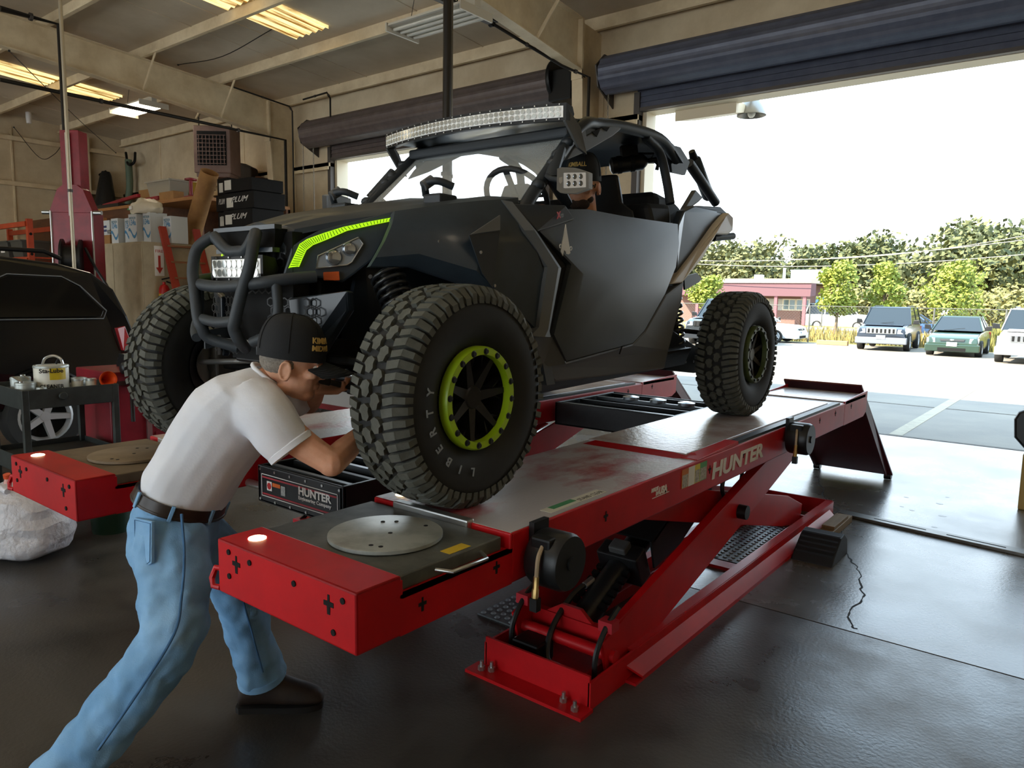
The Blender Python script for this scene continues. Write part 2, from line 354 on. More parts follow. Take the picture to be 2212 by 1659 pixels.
# ================================================================ ALIGNMENT LIFT
M_red = mat('lift_red', '#c20f15', .42, col2='#a80d13', scale=3, detail=6, spec=.35)
M_redside = M_red
M_deck = mat('deck_worn', '#9c3338', .30, col2='#b4aeae', scale=2.4, detail=9, lo=.37, hi=.50, rough2=.36, bump=.08, bscale=50, stretch=(1.3, .7, 1))
M_deck2 = mat('deck_slip', '#b9b2b2', .22, col2='#9a8080', scale=4.5, detail=9, lo=.40, hi=.75, bump=.10, bscale=40)
M_blk = mat('black_plastic', '#141516', .4, col2='#1c1d1f', scale=20)
M_blkm = mat('black_metal', '#141414', .45, metal=.3)
M_sil = mat('silver', '#b9b9b6', .3, metal=.9)
M_white = mat('white_print', '#e8e4de', .6)
M_plate = mat('turn_plate_steel', '#b0b5b0', .42, metal=.45, col2='#7d817a', scale=7, detail=8, lo=.45, hi=.75)
M_plate2 = mat('turn_base_steel', '#55564f', .5, metal=.5, col2='#6f7068', scale=9)
M_hole = mat('hole_black', '#060606', .9)
ZR, Y0, Y1 = .90, 1.106, 6.16
def cross_hole(mb, c, u, v, n, s=1.0):
    """keyhole-cross cutout laid on a face: centre, right, up, normal"""
    c, u, v, n = map(Vector, (c, u, v, n)); w = .009*s; h = .026*s
    P = [(-w*.4, h), (w*.4, h), (w*.45, w), (h*.75, w*.9), (h*.75, -w*.5), (w*.7, -w*.5), (w*.6, -h), (-w*.6, -h), (-w*.7, -w*.5), (-h*.75, -w*.5), (-h*.75, w*.9), (-w*.45, w)]
    mb.prism([c+u*a+v*b-n*.002 for a, b in P], n*.0035)
def disc(mb, c, n, r, t=.0035, k=10):
    c, n = Vector(c), Vector(n).normalized(); mb.lathe([(r, -.002), (r, t)], c, n, k)
def runway(side):
    near = side > 0
    x0, x1 = (-1.963, -1.338) if near else (-3.63, -2.962)
    root = thing('scissor_lift', 'red alignment lift runway raised on open scissor legs, turning plate at its front end' if near else 'red alignment lift runway between the tool cart and the black jack boxes', 'lift', ((x0+x1)/2, 3.6, 0))
    zb = .738
    # runway deck as folded sheet: top skins and side webs with a return lip
    m = MB()
    m.box(x0, x1, Y0, Y0+.012, zb, ZR); m.box(x0, x1, Y0, 1.256, ZR-.012, ZR)
    m.box(x1-.012, x1, Y0, 1.256, zb, ZR); m.box(x0, x0+.012, Y0, 1.256, zb, ZR)
    m.build('front_end', M_red, root, bevel=.012)
    MB().box(x0, x1, 1.256, 1.716, ZR-.062, ZR-.05).box(x1-.012, x1, 1.25, 1.716, zb, ZR-.05).box(x0, x0+.012, 1.25, 1.716, zb, ZR-.05).box(x0, x1, 1.250, 1.258, ZR-.06, ZR-.012).build('turn_plate_recess', M_red, root)
    MB().box(x1-.012, x1, 1.716, 5.56, zb, ZR).box(x0, x0+.012, 1.716, 5.56, zb, ZR).box(x0, x1, 1.706, 1.718, ZR-.062, ZR).box(x1-.08, x1, 1.72, 5.5, zb, zb+.012).box(x0, x0+.08, 1.72, 5.5, zb, zb+.012).build('side_rail', M_red, root, bevel=.008)
    MB().box(x0+.005, x1-.005, 1.712, 5.60, ZR-.012, ZR+.001).build('deck', M_deck, root)
    # slip plate over the rear half with bevelled front edge
    s = MB(); za, zt = ZR, ZR+.012
    s.hexa([(x0+.03, 3.02, za), (x1-.10, 3.02, za), (x1-.004, 3.10, za), (x0+.03, 3.10, za)], [(x0+.06, 3.10, zt), (x1-.13, 3.10, zt), (x1-.06, 3.16, zt), (x0+.06, 3.16, zt)])
    s.build('wedge_edge', M_red, root)
    MB().box(x0+.02, x1-.075, 3.10, 5.40, ZR, ZR+.014).build('slip_plate', M_deck2, root, bevel=.004)
    g = MB().hexa([(x1-.085, 3.06, ZR), (x1-.002, 3.06, ZR), (x1-.002, 3.55, ZR), (x1-.07, 3.55, ZR)], [(x1-.08, 3.06, ZR+.006), (x1-.004, 3.06, ZR+.004), (x1-.004, 3.55, ZR+.018), (x1-.07, 3.55, ZR+.018)]); g.build('edge_rail', M_red, root)
    MB().box(x1-.05, x1-.006, 3.56, 5.45, ZR+.001, ZR+.016).build('edge_channel', M_blkm, root)
    # rear end section and drive-on ramp
    MB().box(x0, x1, 5.58, Y1, ZR-.012, ZR+.010).build('rear_deck', M_deck2, root)
    e = MB()
    for xx in (x1-.012, x0):
        e.prism([(xx, 5.56, ZR+.01), (xx, Y1+.06, ZR+.03), (xx, Y1+.05, zb+.03), (xx, Y1-.03, zb), (xx, 5.56, zb)], (.012, 0, 0))
    parts(e, 'rear_cheek', M_red, root)
    r = MB()
    a, b = V(0, Y1+.04, .975), V(0, 7.36, .055); nrm = V(0, b.z-a.z, -(b.y-a.y)).normalized()
    r.prism([(x0-.02, a.y, a.z), (x1-.04, a.y, a.z), (x1+.02, b.y, b.z), (x0-.06, b.y, b.z)], nrm*.014)
    for xx in (x0-.03, x1-.03):
        r.prism([(xx, a.y+.02, a.z-.06), (xx, b.y, b.z), (xx, b.y-.08, b.z-.01), (xx, a.y, a.z-.16)], (.012, 0, 0))
    r.build('ramp', mat('ramp_red', '#5e1a24', .45, col2='#4c131c', scale=4), root)
    for xx in (x0-.02, x1-.02):
        MB().cyl((xx-.03, b.y, .035), (xx+.03, b.y, .035), .034, 14).build('ramp_roller', M_blk, root, 40)
    # holes and small lamps
    h = MB(); n = V(0, -1, 0); fx = lambda t: x0+(x1-x0)*t
    for t, z in ((.16, .855), (.83, .855)): cross_hole(h, (fx(t), Y0, z-.012), (1, 0, 0), (0, 0, 1), n)
    for t, z in ((.10, .872), (.27, .866), (.60, .86), (.92, .868), (.10, .80), (.86, .775)): disc(h, (fx(t), Y0, z), n, .0085)
    for y, z in ((1.33, .80), (1.64, .812), (1.95, .825), (2.27, .825), (2.75, .83), (3.2, .835), (3.62, .84), (4.62, .845), (4.95, .85), (5.32, .855), (5.74, .86)):
        cross_hole(h, (x1, y, z), (0, 1, 0), (0, 0, 1), (1, 0, 0), .75)
    parts(h, 'cutout', M_hole, root)
    for lx, ly in ((x0+.09, Y0+.075), (x0+.06, 1.79)):
        l = MB().lathe([(.026, 0), (.026, .003), (.018, .006)], (lx, ly, ZR-.001), (0, 0, 1), 18).build('runway_lamp', mat('runway_led', '#fff0d0', .4, emit=9, ecol='#ffe2ae'), root, 40)
    # latch bracket on the front left corner
    MB().tube([(x0, Y0+.02, .80), (x0-.03, Y0+.01, .80), (x0-.035, Y0+.0, .77), (x0-.02, Y0-.005, .75), (x0, Y0+.005, .748)], .009, 8).build('corner_hook', M_red, root, 40)
    # steel lip bar between plate and deck
    MB().box(x0+.12, x1-.16, 1.685, 1.722, ZR-.045, ZR+.012).build('lip_bar', M_sil, root, bevel=.006)
    # ---- scissor base
    bx0, bx1, by0, by1 = x0+.0, x1-.09, 2.34, 5.78
    B = MB()
    B.box(bx0, bx1, by0, by0+.012, .02, .14); B.box(bx0-.04, bx1+.02, by0-.09, by0, .0, .014); B.box(bx0, bx1, by0, by0+.5, .0, .02)
    B.build('base_front', M_red, root)
    for xx, s in ((bx1, 1), (bx0, -1)):
        R = MB(); R.box(min(xx, xx-s*.10), max(xx, xx-s*.10), by0, by1, 0, .014); R.box(xx-.006, xx+.006, by0, by1, 0, .115); R.box(min(xx, xx-s*.05), max(xx, xx-s*.05), by0+.35, by1, .105, .117)
        R.box(min(xx-s*.10, xx-s*.11), max(xx-s*.10, xx-s*.11), by0+.1, by1, 0, .06)
        R.build('base_rail', M_red, root)
        k = MB(); k.box(min(xx, xx+s*.055), max(xx, xx+s*.055), by0+.28, by1-.1, 0, .012); k.prism([(xx, by0+.28, .07), (xx+s*.055, by0+.34, .012), (xx+s*.055, by1-.1, .012), (xx, by1-.1, .07)], (0, 0, .01)); k.build('rail_cover', M_red, root)
    parts(MB().box(bx0, bx1, by1-.012, by1, 0, .12).box(bx0, bx1, by1-.45, by1-.43, 0, .09).box(bx0, bx1, 4.15, 4.25, 0, .02), 'base_cross', M_red, root)
    bo = MB()
    for xx, yy in ((bx0+.02, by0-.05), (bx0+.06, by0-.03), (bx1-.10, by0-.03), (bx1-.03, by0-.055)):
        bo.cyl((xx, yy, .0), (xx, yy, .055), .008, 8); bo.cyl((xx, yy, .014), (xx, yy, .032), .016, 6)
    parts(bo, 'anchor_bolt', M_sil, root)
    # ---- legs: outer pair rises to the rear, inner pair rises to the front
    py, pz = 3.92, .45
    def leg(xx, w, a, b, name, dep=.15):
        a, b = V(0, *a), V(0, *b); d = (b-a).normalized(); u = V(0, -d.z, d.y)
        P = [a-u*dep*.35-d*.05, a+u*dep*.5-d*.06, a+u*dep*.62+d*.35, (a+b)/2+u*dep*.55, b+u*dep*.4, b-u*dep*.4, (a+b)/2-u*dep*.55, a-u*dep*.62+d*.3]
        MB().prism([V(xx, p.y, p.z) for p in P], (w, 0, 0)).build(name, M_red, root, bevel=.004)
    for xx in (bx1-.045, bx0+.03): leg(xx, .016, (2.56, .13), (5.28, .79), 'outer_leg', .20)
    for xx in (bx1-.12, bx0+.10): leg(xx, .016, (5.30, .12), (2.50, .80), 'inner_leg', .17)
    o = MB()
    for xx in (bx1-.05, bx0+.02): o.prism([(xx, 2.56, .26), (xx+.03, 2.56, .26), (xx+.06, 4.3, .70), (xx, 4.3, .70)], (0, -.004, .010))
    parts(o, 'leg_flange', M_red, root)
    for c in ((py, pz), (2.56, .13), (5.28, .79)):
        MB().cyl((bx0+.0, c[0], c[1]), (bx1-.01, c[0], c[1]), .028, 14).build('pivot_pin', M_red, root, 40)
    MB().cyl((bx1-.03, py, pz), (bx1+.02, py, pz), .04, 14).build('pivot_nut', M_blkm, root, 40)
    MB().box(bx0+.03, bx1-.03, 2.62, 2.66, .08, .20).prism([(bx0+.12, 2.63, .20), (bx0+.2, 2.63, .25), (bx0+.3, 2.63, .25), (bx0+.36, 2.63, .20)], (0, .02, 0)).build('cross_tie', M_red, root)
    # hydraulic cylinder with its black guard
    xc = (bx0+bx1)/2
    c0, c1 = V(xc, 2.68, .16), V(xc, 3.75, .66); d = (c1-c0).normalized(); u = V(0, -d.z, d.y)
    MB().cyl(c0, c0+d*.62, .062, 20).build('cylinder', M_blk, root, 40)
    MB().cyl(c0+d*.6, c1, .035, 16).build('piston_rod', M_sil, root, 40)
    MB().obox(c0+d*.42, d*.05, (.11, 0, 0), u*.085).build('cylinder_collar', M_blk, root, bevel=.008)
    MB().obox(c0+d*.42+u*.10, d*.035, (.045, 0, 0), u*.02).build('lock_block', mat('grey_block', '#4a4b4c', .5), root, bevel=.008)
    gd = MB()
    gd.prism([c0+d*.48-u*.05+V(.13, 0, 0), c0+d*.5+u*.10+V(.13, 0, 0), c1+u*.06+V(.13, 0, 0), c1-u*.12+V(.13, 0, 0), c0+d*.75-u*.12+V(.13, 0, 0)], (-.01, 0, 0)); gd.obox(c0+d*.84+u*.085, d*.32, (.13, 0, 0), u*.006)
    gd.build('cylinder_guard', M_blk, root)
    for s in (-1, 1):
        bb = MB()
        for k in range(6): bb.obox(c0+d*(.10+.045*k)+V(s*.07, 0, 0)+u*.03, d*.012, (.016, 0, 0), u*.014)
        parts(bb, 'lock_tooth', M_blkm, root)
    for xx in (bx0+.045, bx1-.06):
        MB().box(xx-.005, xx+.06, 2.50, 2.56, .255, .30).build('hose_clip', mat('clip_red', '#b0202c', .4), root)
        MB().tube(crv([(xx+.03, 2.60, .33), (xx+.03, 2.50, .27), (xx+.025, 2.44, .18), (xx+.02, 2.44, .08), (xx-.02, 2.50, .03)]), .012, 7).build('hose', M_blk, root, 40)
    MB().tube(crv([(xc-.05, 2.86, .30), (xc-.07, 2.72, .26), (xc-.06, 2.55, .17), (xc-.03, 2.47, .07), (xc+.02, 2.5, .03)]), .014, 7).build('hydraulic_hose', M_blk, root, 40)
    MB().cyl((xc-.05, 2.86, .30), (xc-.058, 2.80, .285), .017, 8).build('hose_fitting', M_sil, root, 40)
    MB().box(bx0+.08, bx0+.22, 2.42, 2.55, .03, .13).build('valve_block', M_blkm, root, bevel=.01)
    return root, x0, x1
lift, LX0, LX1 = runway(1)
lift2, LX2, LX3 = runway(-1)
# lettering and decals on the near runway side
ex, n = LX1+.0015, V(0, 1, 0)
text('lettering_brand', 'HUNTER', M_white, lift, (ex, 3.22, .785), (0, 1, 0), (0, 0, 1), .105, .001, .12, .004, fit=.68)
text('lettering_origin', 'MADE', M_white, lift, (ex, 2.62, .842), (0, 1, 0), (0, 0, 1), .022, .001, .15, .001)
text('lettering_origin', 'IN', M_white, lift, (ex, 2.66, .822), (0, 1, 0), (0, 0, 1), .022, .001, .15, .001)
text('lettering_origin', 'USA', M_white, lift, (ex, 2.685, .822), (0, 1, 0), (0, 0, 1), .040, .001, .15, .002)
MB().box(ex-.001, ex+.0006, 2.63, 2.78, .814, .817).build('origin_line', M_white, lift)
for a, b, c in ((2.90, 2.965, '#c9762e'), (2.965, 3.03, '#e8e6df'), (3.03, 3.085, '#d7c33c'), (3.085, 3.16, '#58a05c')):
    q = MB().box(ex-.001, ex+.0008, a, b, .80, .885).build('safety_decal', mat('decal'+c, c, .5), lift)
    if c != '#e8e6df': MB().box(ex, ex+.0012, a+.004, b-.004, .803, .86).build('decal_text_panel', mat('decal_text', '#8f8a80', .6, col2='#c9c4b8', scale=90), q)
lab = MB().box(LX1-.075, LX1-.028, 1.96, 2.32, ZR+.001, ZR+.003).build('deck_label', mat('label_cream', '#d5d0bd', .5), lift, bevel=.001)
MB().box(LX1-.072, LX1-.045, 2.0, 2.14, ZR+.003, ZR+.0036).build('label_stripe', mat('label_green', '#3f8a55', .5), lab)
text('lettering_label', 'STAND CLEAR', mat('label_ink', '#555048', .6), lab, (LX1-.034, 2.15, ZR+.003), (0, 1, 0), (-1, 0, 0), .03, .0006, fit=.16)
# air hose reels bolted to the near side
def reel(y, z, first):
    root = lift; c = V(LX1+.075, y, z)
    b = MB().lathe([(.02, -.06), (.085, -.06), (.092, -.045), (.092, .045), (.085, .06), (.02, .06), (.02, .066), (.0, .066)], c, (1, 0, 0), 32).build('hose_reel', M_blk, root, 35)
    MB().box(LX1, LX1+.02, y-.04, y+.04, z-.02, z+.115).build('reel_bracket', M_blkm, b)
    MB().box(c.x-.045, c.x+.03, y-.075, y-.03, z+.035, z+.085).build('hose_guide', M_blkm, b, bevel=.008)
    p = [(c.x, y-.07, z+.06), (c.x+.01, y-.105, z+.035), (c.x+.012, y-.115, z-.02), (c.x+.012, y-.115, z-.05)]
    MB().tube(crv(p), .007, 7).build('air_hose', mat('hose_tan', '#a8957c', .5), b, 40)
    MB().tube([(c.x+.012, y-.115, z-.02), (c.x+.012, y-.117, z-.055), (c.x+.012, y-.118, z-.06), (c.x+.012, y-.12, z-.085)], [.009, .009, .011, .011], 8).build('brass_fitting', mat('brass', '#b79a63', .35, metal=.8), b, 40)
    MB().box(c.x, c.x+.026, y-.132, y-.108, z-.125, z-.085).build('air_chuck', M_blkm, b)
reel(1.84, .80, True); reel(4.30, .835, False)
# turning plate lying in the recess
def turnplate(x0, x1, lbl, mp=None, mb_=None):
    t = thing('turning_plate', lbl, 'turn plate', ((x0+x1)/2, 1.48, ZR-.05))
    zc = ZR-.0505
    MB().box(x0+.012, x1-.02, 1.260, 1.686, zc, zc+.042).build('base_plate', mb_ or M_plate2, t, bevel=.004)
    MB().lathe([(.0, .042), (.165, .042), (.172, .046), (.172, .056), (.168, .058), (0, .058)], ((x0+x1)/2+.03, 1.455, zc), (0, 0, 1), 48).build('turning_disc', mp or M_plate, t, 35)
    ho = MB()
    for a, b in ((.02, .0), (.06, -.11), (.09, -.10), (-.08, .06), (-.05, .09), (.05, .12)): disc(ho, ((x0+x1)/2+.03+a, 1.455+b, zc+.058), (0, 0, 1), .007, .001)
    parts(ho, 'disc_hole', M_hole, t)
    xh = x1-.02
    MB().tube([(xh, 1.40, zc+.02), (xh+.045, 1.42, zc+.02), (xh+.05, 1.56, zc+.02), (xh, 1.59, zc+.02)], .006, 8).build('handle', M_sil, t, 50)
    MB().box(xh-.05, xh-.012, 1.47, 1.56, zc+.042, zc+.043).build('caution_label', mat('label_yellow', '#c9a92c', .5), t)
turnplate(LX0, LX1, 'grey steel turning plate with round disc and wire handle, beside the hose reel')
turnplate(LX2, LX3, 'rusty tan turning plate on the lift runway beside the tool cart', mat('plate_tan', '#8c7a62', .55, metal=.2, col2='#75644e', scale=7), mat('plate_tan2', '#7a6a54', .55, metal=.2, col2='#655643', scale=7))
# black swing-air jack boxes hanging between the runways
def jack(y0, y1, name, label, front):
    j = thing(name, label, 'jack', ((LX3+LX0)/2, (y0+y1)/2, .70))
    a, b = (-2.76, -2.19) if front else (-2.93, -2.02)
    z0, z1 = .725, .885
    MB().box(a, b, y0, y0+.02, z0, z1).build('front_plate', M_blk, j, bevel=.006)
    MB().box(a, b, y1-.02, y1, z0, z1).box(a, a+.02, y0, y1, z0, z1).box(b-.02, b, y0, y1, z0, z1).box(a, b, y0, y1, z0, z0+.015).build('case', M_blk, j, bevel=.004)
    for k in range(4):
        yy = y0+.05+k*(y1-y0-.12)/3; MB().box(a+.03, b-.03, yy, yy+.022, z1-.03, z1-.004).build('rail', M_blkm if k % 2 else mat('rail_grey', '#6d7276', .35, metal=.6), j)
    for s, xx in ((-1, a), (1, b)):
        e = LX3-.002 if s < 0 else LX0+.002
        for yy in (y0+.08, y1-.08): MB().cyl((xx, yy, z0+.03), (e, yy, z0+.03), .018, 10).build('roller_arm', M_sil, j, 40)
    return j, a, b, z0, z1
jk, a, b, z0, z1 = jack(1.75, 2.20, 'rolling_jack', 'black rolling jack box lettered in white beside the crouching worker', True)
yy = 1.7485
fr = MB()
for q in ((a+.03, b-.03, z1-.036, z1-.033), (a+.03, b-.03, z0+.03, z0+.033)): fr.box(q[0], q[1], yy-.0006, yy, q[2], q[3])
for q in ((a+.03, a+.033), (b-.033, b-.03)): fr.box(q[0], q[1], yy-.0006, yy, z0+.03, z1-.033)
fr.build('label_outline', M_white, jk)
MB().box(a+.036, b-.036, yy-.0006, yy, z1-.050, z1-.043).box(a+.036, b-.036, yy-.0006, yy, z0+.038, z0+.045).build('label_red_bars', mat('print_red', '#a3333b', .5), jk)
text('lettering_brand', 'HUNTER', M_white, jk, (a+.29, yy-.0006, z0+.083), (1, 0, 0), (0, 0, 1), .045, .0005, 0, .0015, fit=.21)
text('lettering_company', 'Engineering Company', M_white, jk, (a+.29, yy-.0006, z0+.062), (1, 0, 0), (0, 0, 1), .021, .0005, 0, .0004, fit=.21)
ws = MB().box(a+.07, a+.105, yy-.0008, yy, z0+.06, z1-.06).build('stop_sticker', M_white, jk); MB().lathe([(.015, 0), (.015, .001)], (a+.0875, yy-.0008, z0+.08), (0, -1, 0), 8).build('stop_sign', mat('stop_red', '#b52a2a', .5), ws)
MB().box(a+.11, a+.165, yy-.0008, yy, z1-.078, z1-.062).build('warning_band', mat('warn_orange', '#d2672a', .5), jk)
MB().box(a+.17, a+.20, yy-.0008, yy, z0+.055, z1-.065).build('hand_sticker', mat('sticker_grey', '#b8b8b4', .5, col2='#888888', scale=120), jk)
sc = MB()
for k in range(6):
    for zz in (z0+.015, z1-.016): disc(sc, (a+.02+k*(b-a-.04)/5, 1.749, zz), (0, -1, 0), .006, .002, 8)
parts(sc, 'screw', M_sil, jk)
jk2, a, b, z0, z1 = jack(4.22, 5.02, 'rolling_jack', 'black rolling jack box holding silver air bags, between the runways under the rear axle', False)
for k in range(3): MB().lathe([(.02, 0), (.06, .015), (.06, .035), (.02, .045)], (-2.62+.22*k, 4.75, z1-.02), (0, 0, 1), 20).build('air_bag', mat('air_bag', '#c3cbd2', .25, metal=.7), jk2, 40)
# ================================================================ SIDE-BY-SIDE VEHICLE
XM = -2.48
M_body = mat('body_satin_black', '#303b44', .40, col2='#283139', scale=5, coat=.15)
M_bodyg = mat('body_panel_dark', '#222a32', .34, coat=.2)
M_door_ = mat('door_satin_black', '#404549', .42, col2='#3a3f43', scale=2.5)
M_trim = mat('trim_grey', '#5a5c5c', .5, metal=.25)
M_trim_lit = mat('trim_silver', '#c4b8a4', .45, metal=.0)  # rear trim: bright sky reflection painted into the base colour
M_tube = mat('cage_tube', '#262c31', .5)
M_bump = mat('bumper_powder', '#30363b', .55, bump=.05, bscale=200)
M_rub = mat('tyre_rubber', '#5a5b54', .80, col2='#474840', scale=9, detail=6, bump=.1, bscale=90)
M_rubs = mat('tyre_side', '#1c1d1d', .75, col2='#262624', scale=6)
M_lime = mat('lime_green', '#a9cc1e', .4, col2='#94b81a', scale=4, coat=.2)
M_limed = mat('lime_dusty', '#4d5a2c', .5, col2='#3a4426', scale=9)
M_rim = mat('rim_black', '#2a2a2e', .30, metal=.4)
M_drl = mat('drl_lime', '#b8f21e', .3, emit=.75, ecol='#b4f01c', col2='#a5e31a', scale=60, lo=.45, hi=.55)
M_lens = mat('led_lens', '#cfd3cf', .18, metal=.75)
M_ledw = mat('led_white', '#e9e9e4', .25, emit=.12, ecol='#ffffff')
M_amber = mat('amber_lens', '#c2521c', .3, coat=.3)
M_clear = mat('headlight_clear', '#8a929a', .15, metal=.2, coat=.6)
M_skid = mat('skid_plate', '#8c8a86', .5, metal=.4)
M_seat = mat('seat_vinyl', '#14171b', .6)
M_glass = mat('windshield', '#cfd3d0', .22, alpha=.30)
car = thing('side_by_side_vehicle', 'matte black off-road side-by-side with lime trim and bull bar, parked on the red lift', 'vehicle', (XM, 3.1, ZR))
def mir(mb):
    q = MB(); q.v = [(2*XM-x, y, z) for x, y, z in mb.v]; q.f = [tuple(reversed(f)) for f in mb.f]; return q
def both(mb, name, m, parent=None, smooth=None, bevel=0.0):
    a = mb.build(name, m, parent or car, smooth, bevel); b = mir(mb).build(name, m, parent or car, smooth, bevel); return a, b
def shell(P, cen, off, mb=None):
    """slightly domed panel: outline, raised centre point, thickness vector"""
    mb = mb or MB(); P = [Vector(p) for p in P]; cen = Vector(cen); off = Vector(off); n = len(P)
    inner = [p.lerp(cen, .3) + (cen-(sum(P, Vector())/n))*.35 for p in P]
    vs = P+inner+[cen]+[p+off for p in P]
    fs = [(i, (i+1) % n, n+(i+1) % n, n+i) for i in range(n)]+[(n+i, n+(i+1) % n, 2*n) for i in range(n)]
    fs += [((i+1) % n, i, 2*n+1+i, 2*n+1+(i+1) % n) for i in range(n)]+[tuple(2*n+1+i for i in range(n-1, -1, -1))]
    return mb.add(vs, fs)
N = lambda a, b, x: at(a, b, x=x)
# ---- wheels
TR, TW = .382, .25
def tyre_mesh():
    m = MB(); w = TW/2
    prof = [(.176, -w*.72), (.20, -w*.86), (.25, -w*1.0), (.30, -w*1.0), (.335, -w*.93), (.362, -w*.74), (.366, -w*.4), (.367, 0), (.366, w*.4), (.362, w*.74), (.335, w*.93), (.30, w*1.0), (.25, w*1.0), (.215, w*.93), (.20, w*.86), (.176, w*.72)]
    m.lathe(prof, (0, 0, 0), (1, 0, 0), 64, caps=False, ref=(0, 1, 0))
    m.lathe([(.176, w*.72), (.176, -w*.72)], (0, 0, 0), (1, 0, 0), 64, caps=False, ref=(0, 1, 0))
    return m
def P(r, th, h): return V(h, r*math.cos(th), r*math.sin(th))
def tread_mesh():
    m = MB(); n = 32; pit = 2*PI/n; q = TR
    def blk(poly, r0, r1s):
        k = len(poly); vs = [P(r0 if not isinstance(r0, list) else r0[i], t, h) for i, (t, h) in enumerate(poly)]+[P(r1s[i] if isinstance(r1s, list) else r1s, t, h) for i, (t, h) in enumerate(poly)]
        m.add(vs, [tuple(range(k-1, -1, -1)), tuple(range(k, 2*k))]+[(i, (i+1) % k, (i+1) % k+k, i+k) for i in range(k)])
    for k in range(n):
        t0 = k*pit
        for s in (-1, 1):
            c = t0+(.25*pit if s > 0 else -.25*pit); a = pit*.37
            blk([(c-a, s*.022), (c-a*.6, s*.004), (c-a*.1, s*.007), (c+a*.4, s*.003), (c+a, s*.014), (c+a*.85, s*.034), (c+a*.2, s*.038), (c-a*.1, s*.047), (c-a*.75, s*.038)], .362, q)
            for j, (dt, wd) in enumerate(((.10, .15), (.58, .18))):
                c2 = t0+pit*dt+(0 if s > 0 else .3*pit); a = pit*wd; i0 = .050 if j else .056; sk = pit*.14
                blk([(c2-a+sk, s*i0), (c2+a+sk, s*(i0+.004)), (c2+a, s*.098), (c2-a, s*.098)], .360, [q-.001, q-.001, q-.006, q-.006])
                blk([(c2-a, s*.096), (c2+a, s*.096), (c2+a, s*.1265), (c2-a, s*.1265)], [.355, .355, .318, .318], [q-.005, q-.005, .340 if j else .352, .340 if j else .352])
    return m
def rim_mesh():
    m = MB()
    m.lathe([(.178, -.10), (.165, -.10), (.160, -.02), (.150, .03), (.158, .085), (.172, .095), (.178, .095)], (0, 0, 0), (1, 0, 0), 48, caps=False, ref=(0, 1, 0))
    m.lathe([(.0, .092), (.036, .092), (.042, .086), (.042, .03), (0, .03)], (0, 0, 0), (1, 0, 0), 20, ref=(0, 1, 0))
    for k in range(7):
        t = 2*PI*k/7; e = V(0, math.cos(t), math.sin(t)); f = V(0, -math.sin(t), math.cos(t)); x = V(1, 0, 0)
        m.hexa([e*.03-f*.022+x*.03, e*.03+f*.022+x*.03, e*.157+f*.012+x*.055, e*.157-f*.012+x*.055], [e*.03-f*.018+x*.086, e*.03+f*.018+x*.086, e*.157+f*.009+x*.104, e*.157-f*.009+x*.104])
        for s in (-1, 1): m.hexa([e*.10+f*s*.008+x*.045, e*.11+f*s*.014+x*.045, e*.158+f*s*.05+x*.058, e*.158+f*s*.036+x*.058], [e*.10+f*s*.006+x*.078, e*.11+f*s*.012+x*.078, e*.158+f*s*.048+x*.086, e*.158+f*s*.036+x*.086])
        m.lathe([(.009, .05), (.009, .085)], f*0+e*.062, (1, 0, 0), 6)
    m.lathe([(.0, -.012), (.14, -.012), (.14, -.022), (0, -.022)], (0, 0, 0), (1, 0, 0), 32, ref=(0, 1, 0))
    return m
tyM, trM, riM = tyre_mesh().mesh('tyre', M_rubs, 50), tread_mesh().mesh('tread', M_rub), rim_mesh().mesh('wheel', M_rim, 35)
ringM = {}
for key, mm in (('clean', M_lime), ('dusty', M_limed)):
    g = MB().lathe([(.146, .100), (.1475, .128), (.170, .128), (.176, .118), (.176, .096)], (0, 0, 0), (1, 0, 0), 56, caps=False, ref=(0, 1, 0)); ringM[key] = g.mesh('beadlock_ring', mm, 35)
boM = MB().lathe([(.0115, 0), (.0115, .003), (.0075, .004), (.0075, .009), (0, .009)], (0, 0, 0), (1, 0, 0), 10).mesh('bolt', M_blk, 40)
roM = MB().lathe([(.05, -.03), (.11, -.03), (.11, -.038), (.05, -.038)], (0, 0, 0), (1, 0, 0), 32).mesh('brake_disc', M_sil, 35)
caM = MB().box(-.075, -.028, -.05, .05, .06, .125).mesh('brake_caliper', M_blkm)
hbM = MB().lathe([(.0, -.10), (.045, -.10), (.06, -.06), (.06, -.02), (0, -.02)], (0, 0, 0), (1, 0, 0), 18).mesh('hub', mat('hub_grey', '#54504a', .5, metal=.5), 40)
def sub(name, me, par, loc=(0, 0, 0), rot=0.0):
    o = bpy.data.objects.new(name, me); COL.objects.link(o); o.parent = par; o.location = loc; o.rotation_euler = (rot, 0, 0); return o
def wheel(x, y, flip, ring, spin, steer=0.0, lift_=0.0):
    w = bpy.data.objects.new('wheel', riM); link(w, car); w.location = (x, y, ZR+TR-.004+lift_); w.rotation_euler = (spin, 0, (PI if flip else 0)+steer)
    sub('tyre', tyM, w); t = sub('tread', trM, w); t['kind'] = 'stuff'
    sub('beadlock_ring', ringM[ring], w)
    for k in range(16):
        a = 2*PI*(k+.5)/16; sub('bolt', boM, w, (.126, .1585*math.cos(a), .1585*math.sin(a)))
    sub('brake_disc', roM, w); sub('brake_caliper', caM, w, rot=.5); sub('hub', hbM, w)
    return w
XW = -1.583-TW/2; XF = 2*XM-XW; YF, YB = 1.849, 4.427
wn = wheel(XW, YF, False, 'clean', .1); wheel(XW, YB, False, 'dusty', .35, lift_=.014); wheel(XF, YF, True, 'clean', .2); wheel(XF, YB, True, 'dusty', .6, lift_=.014)
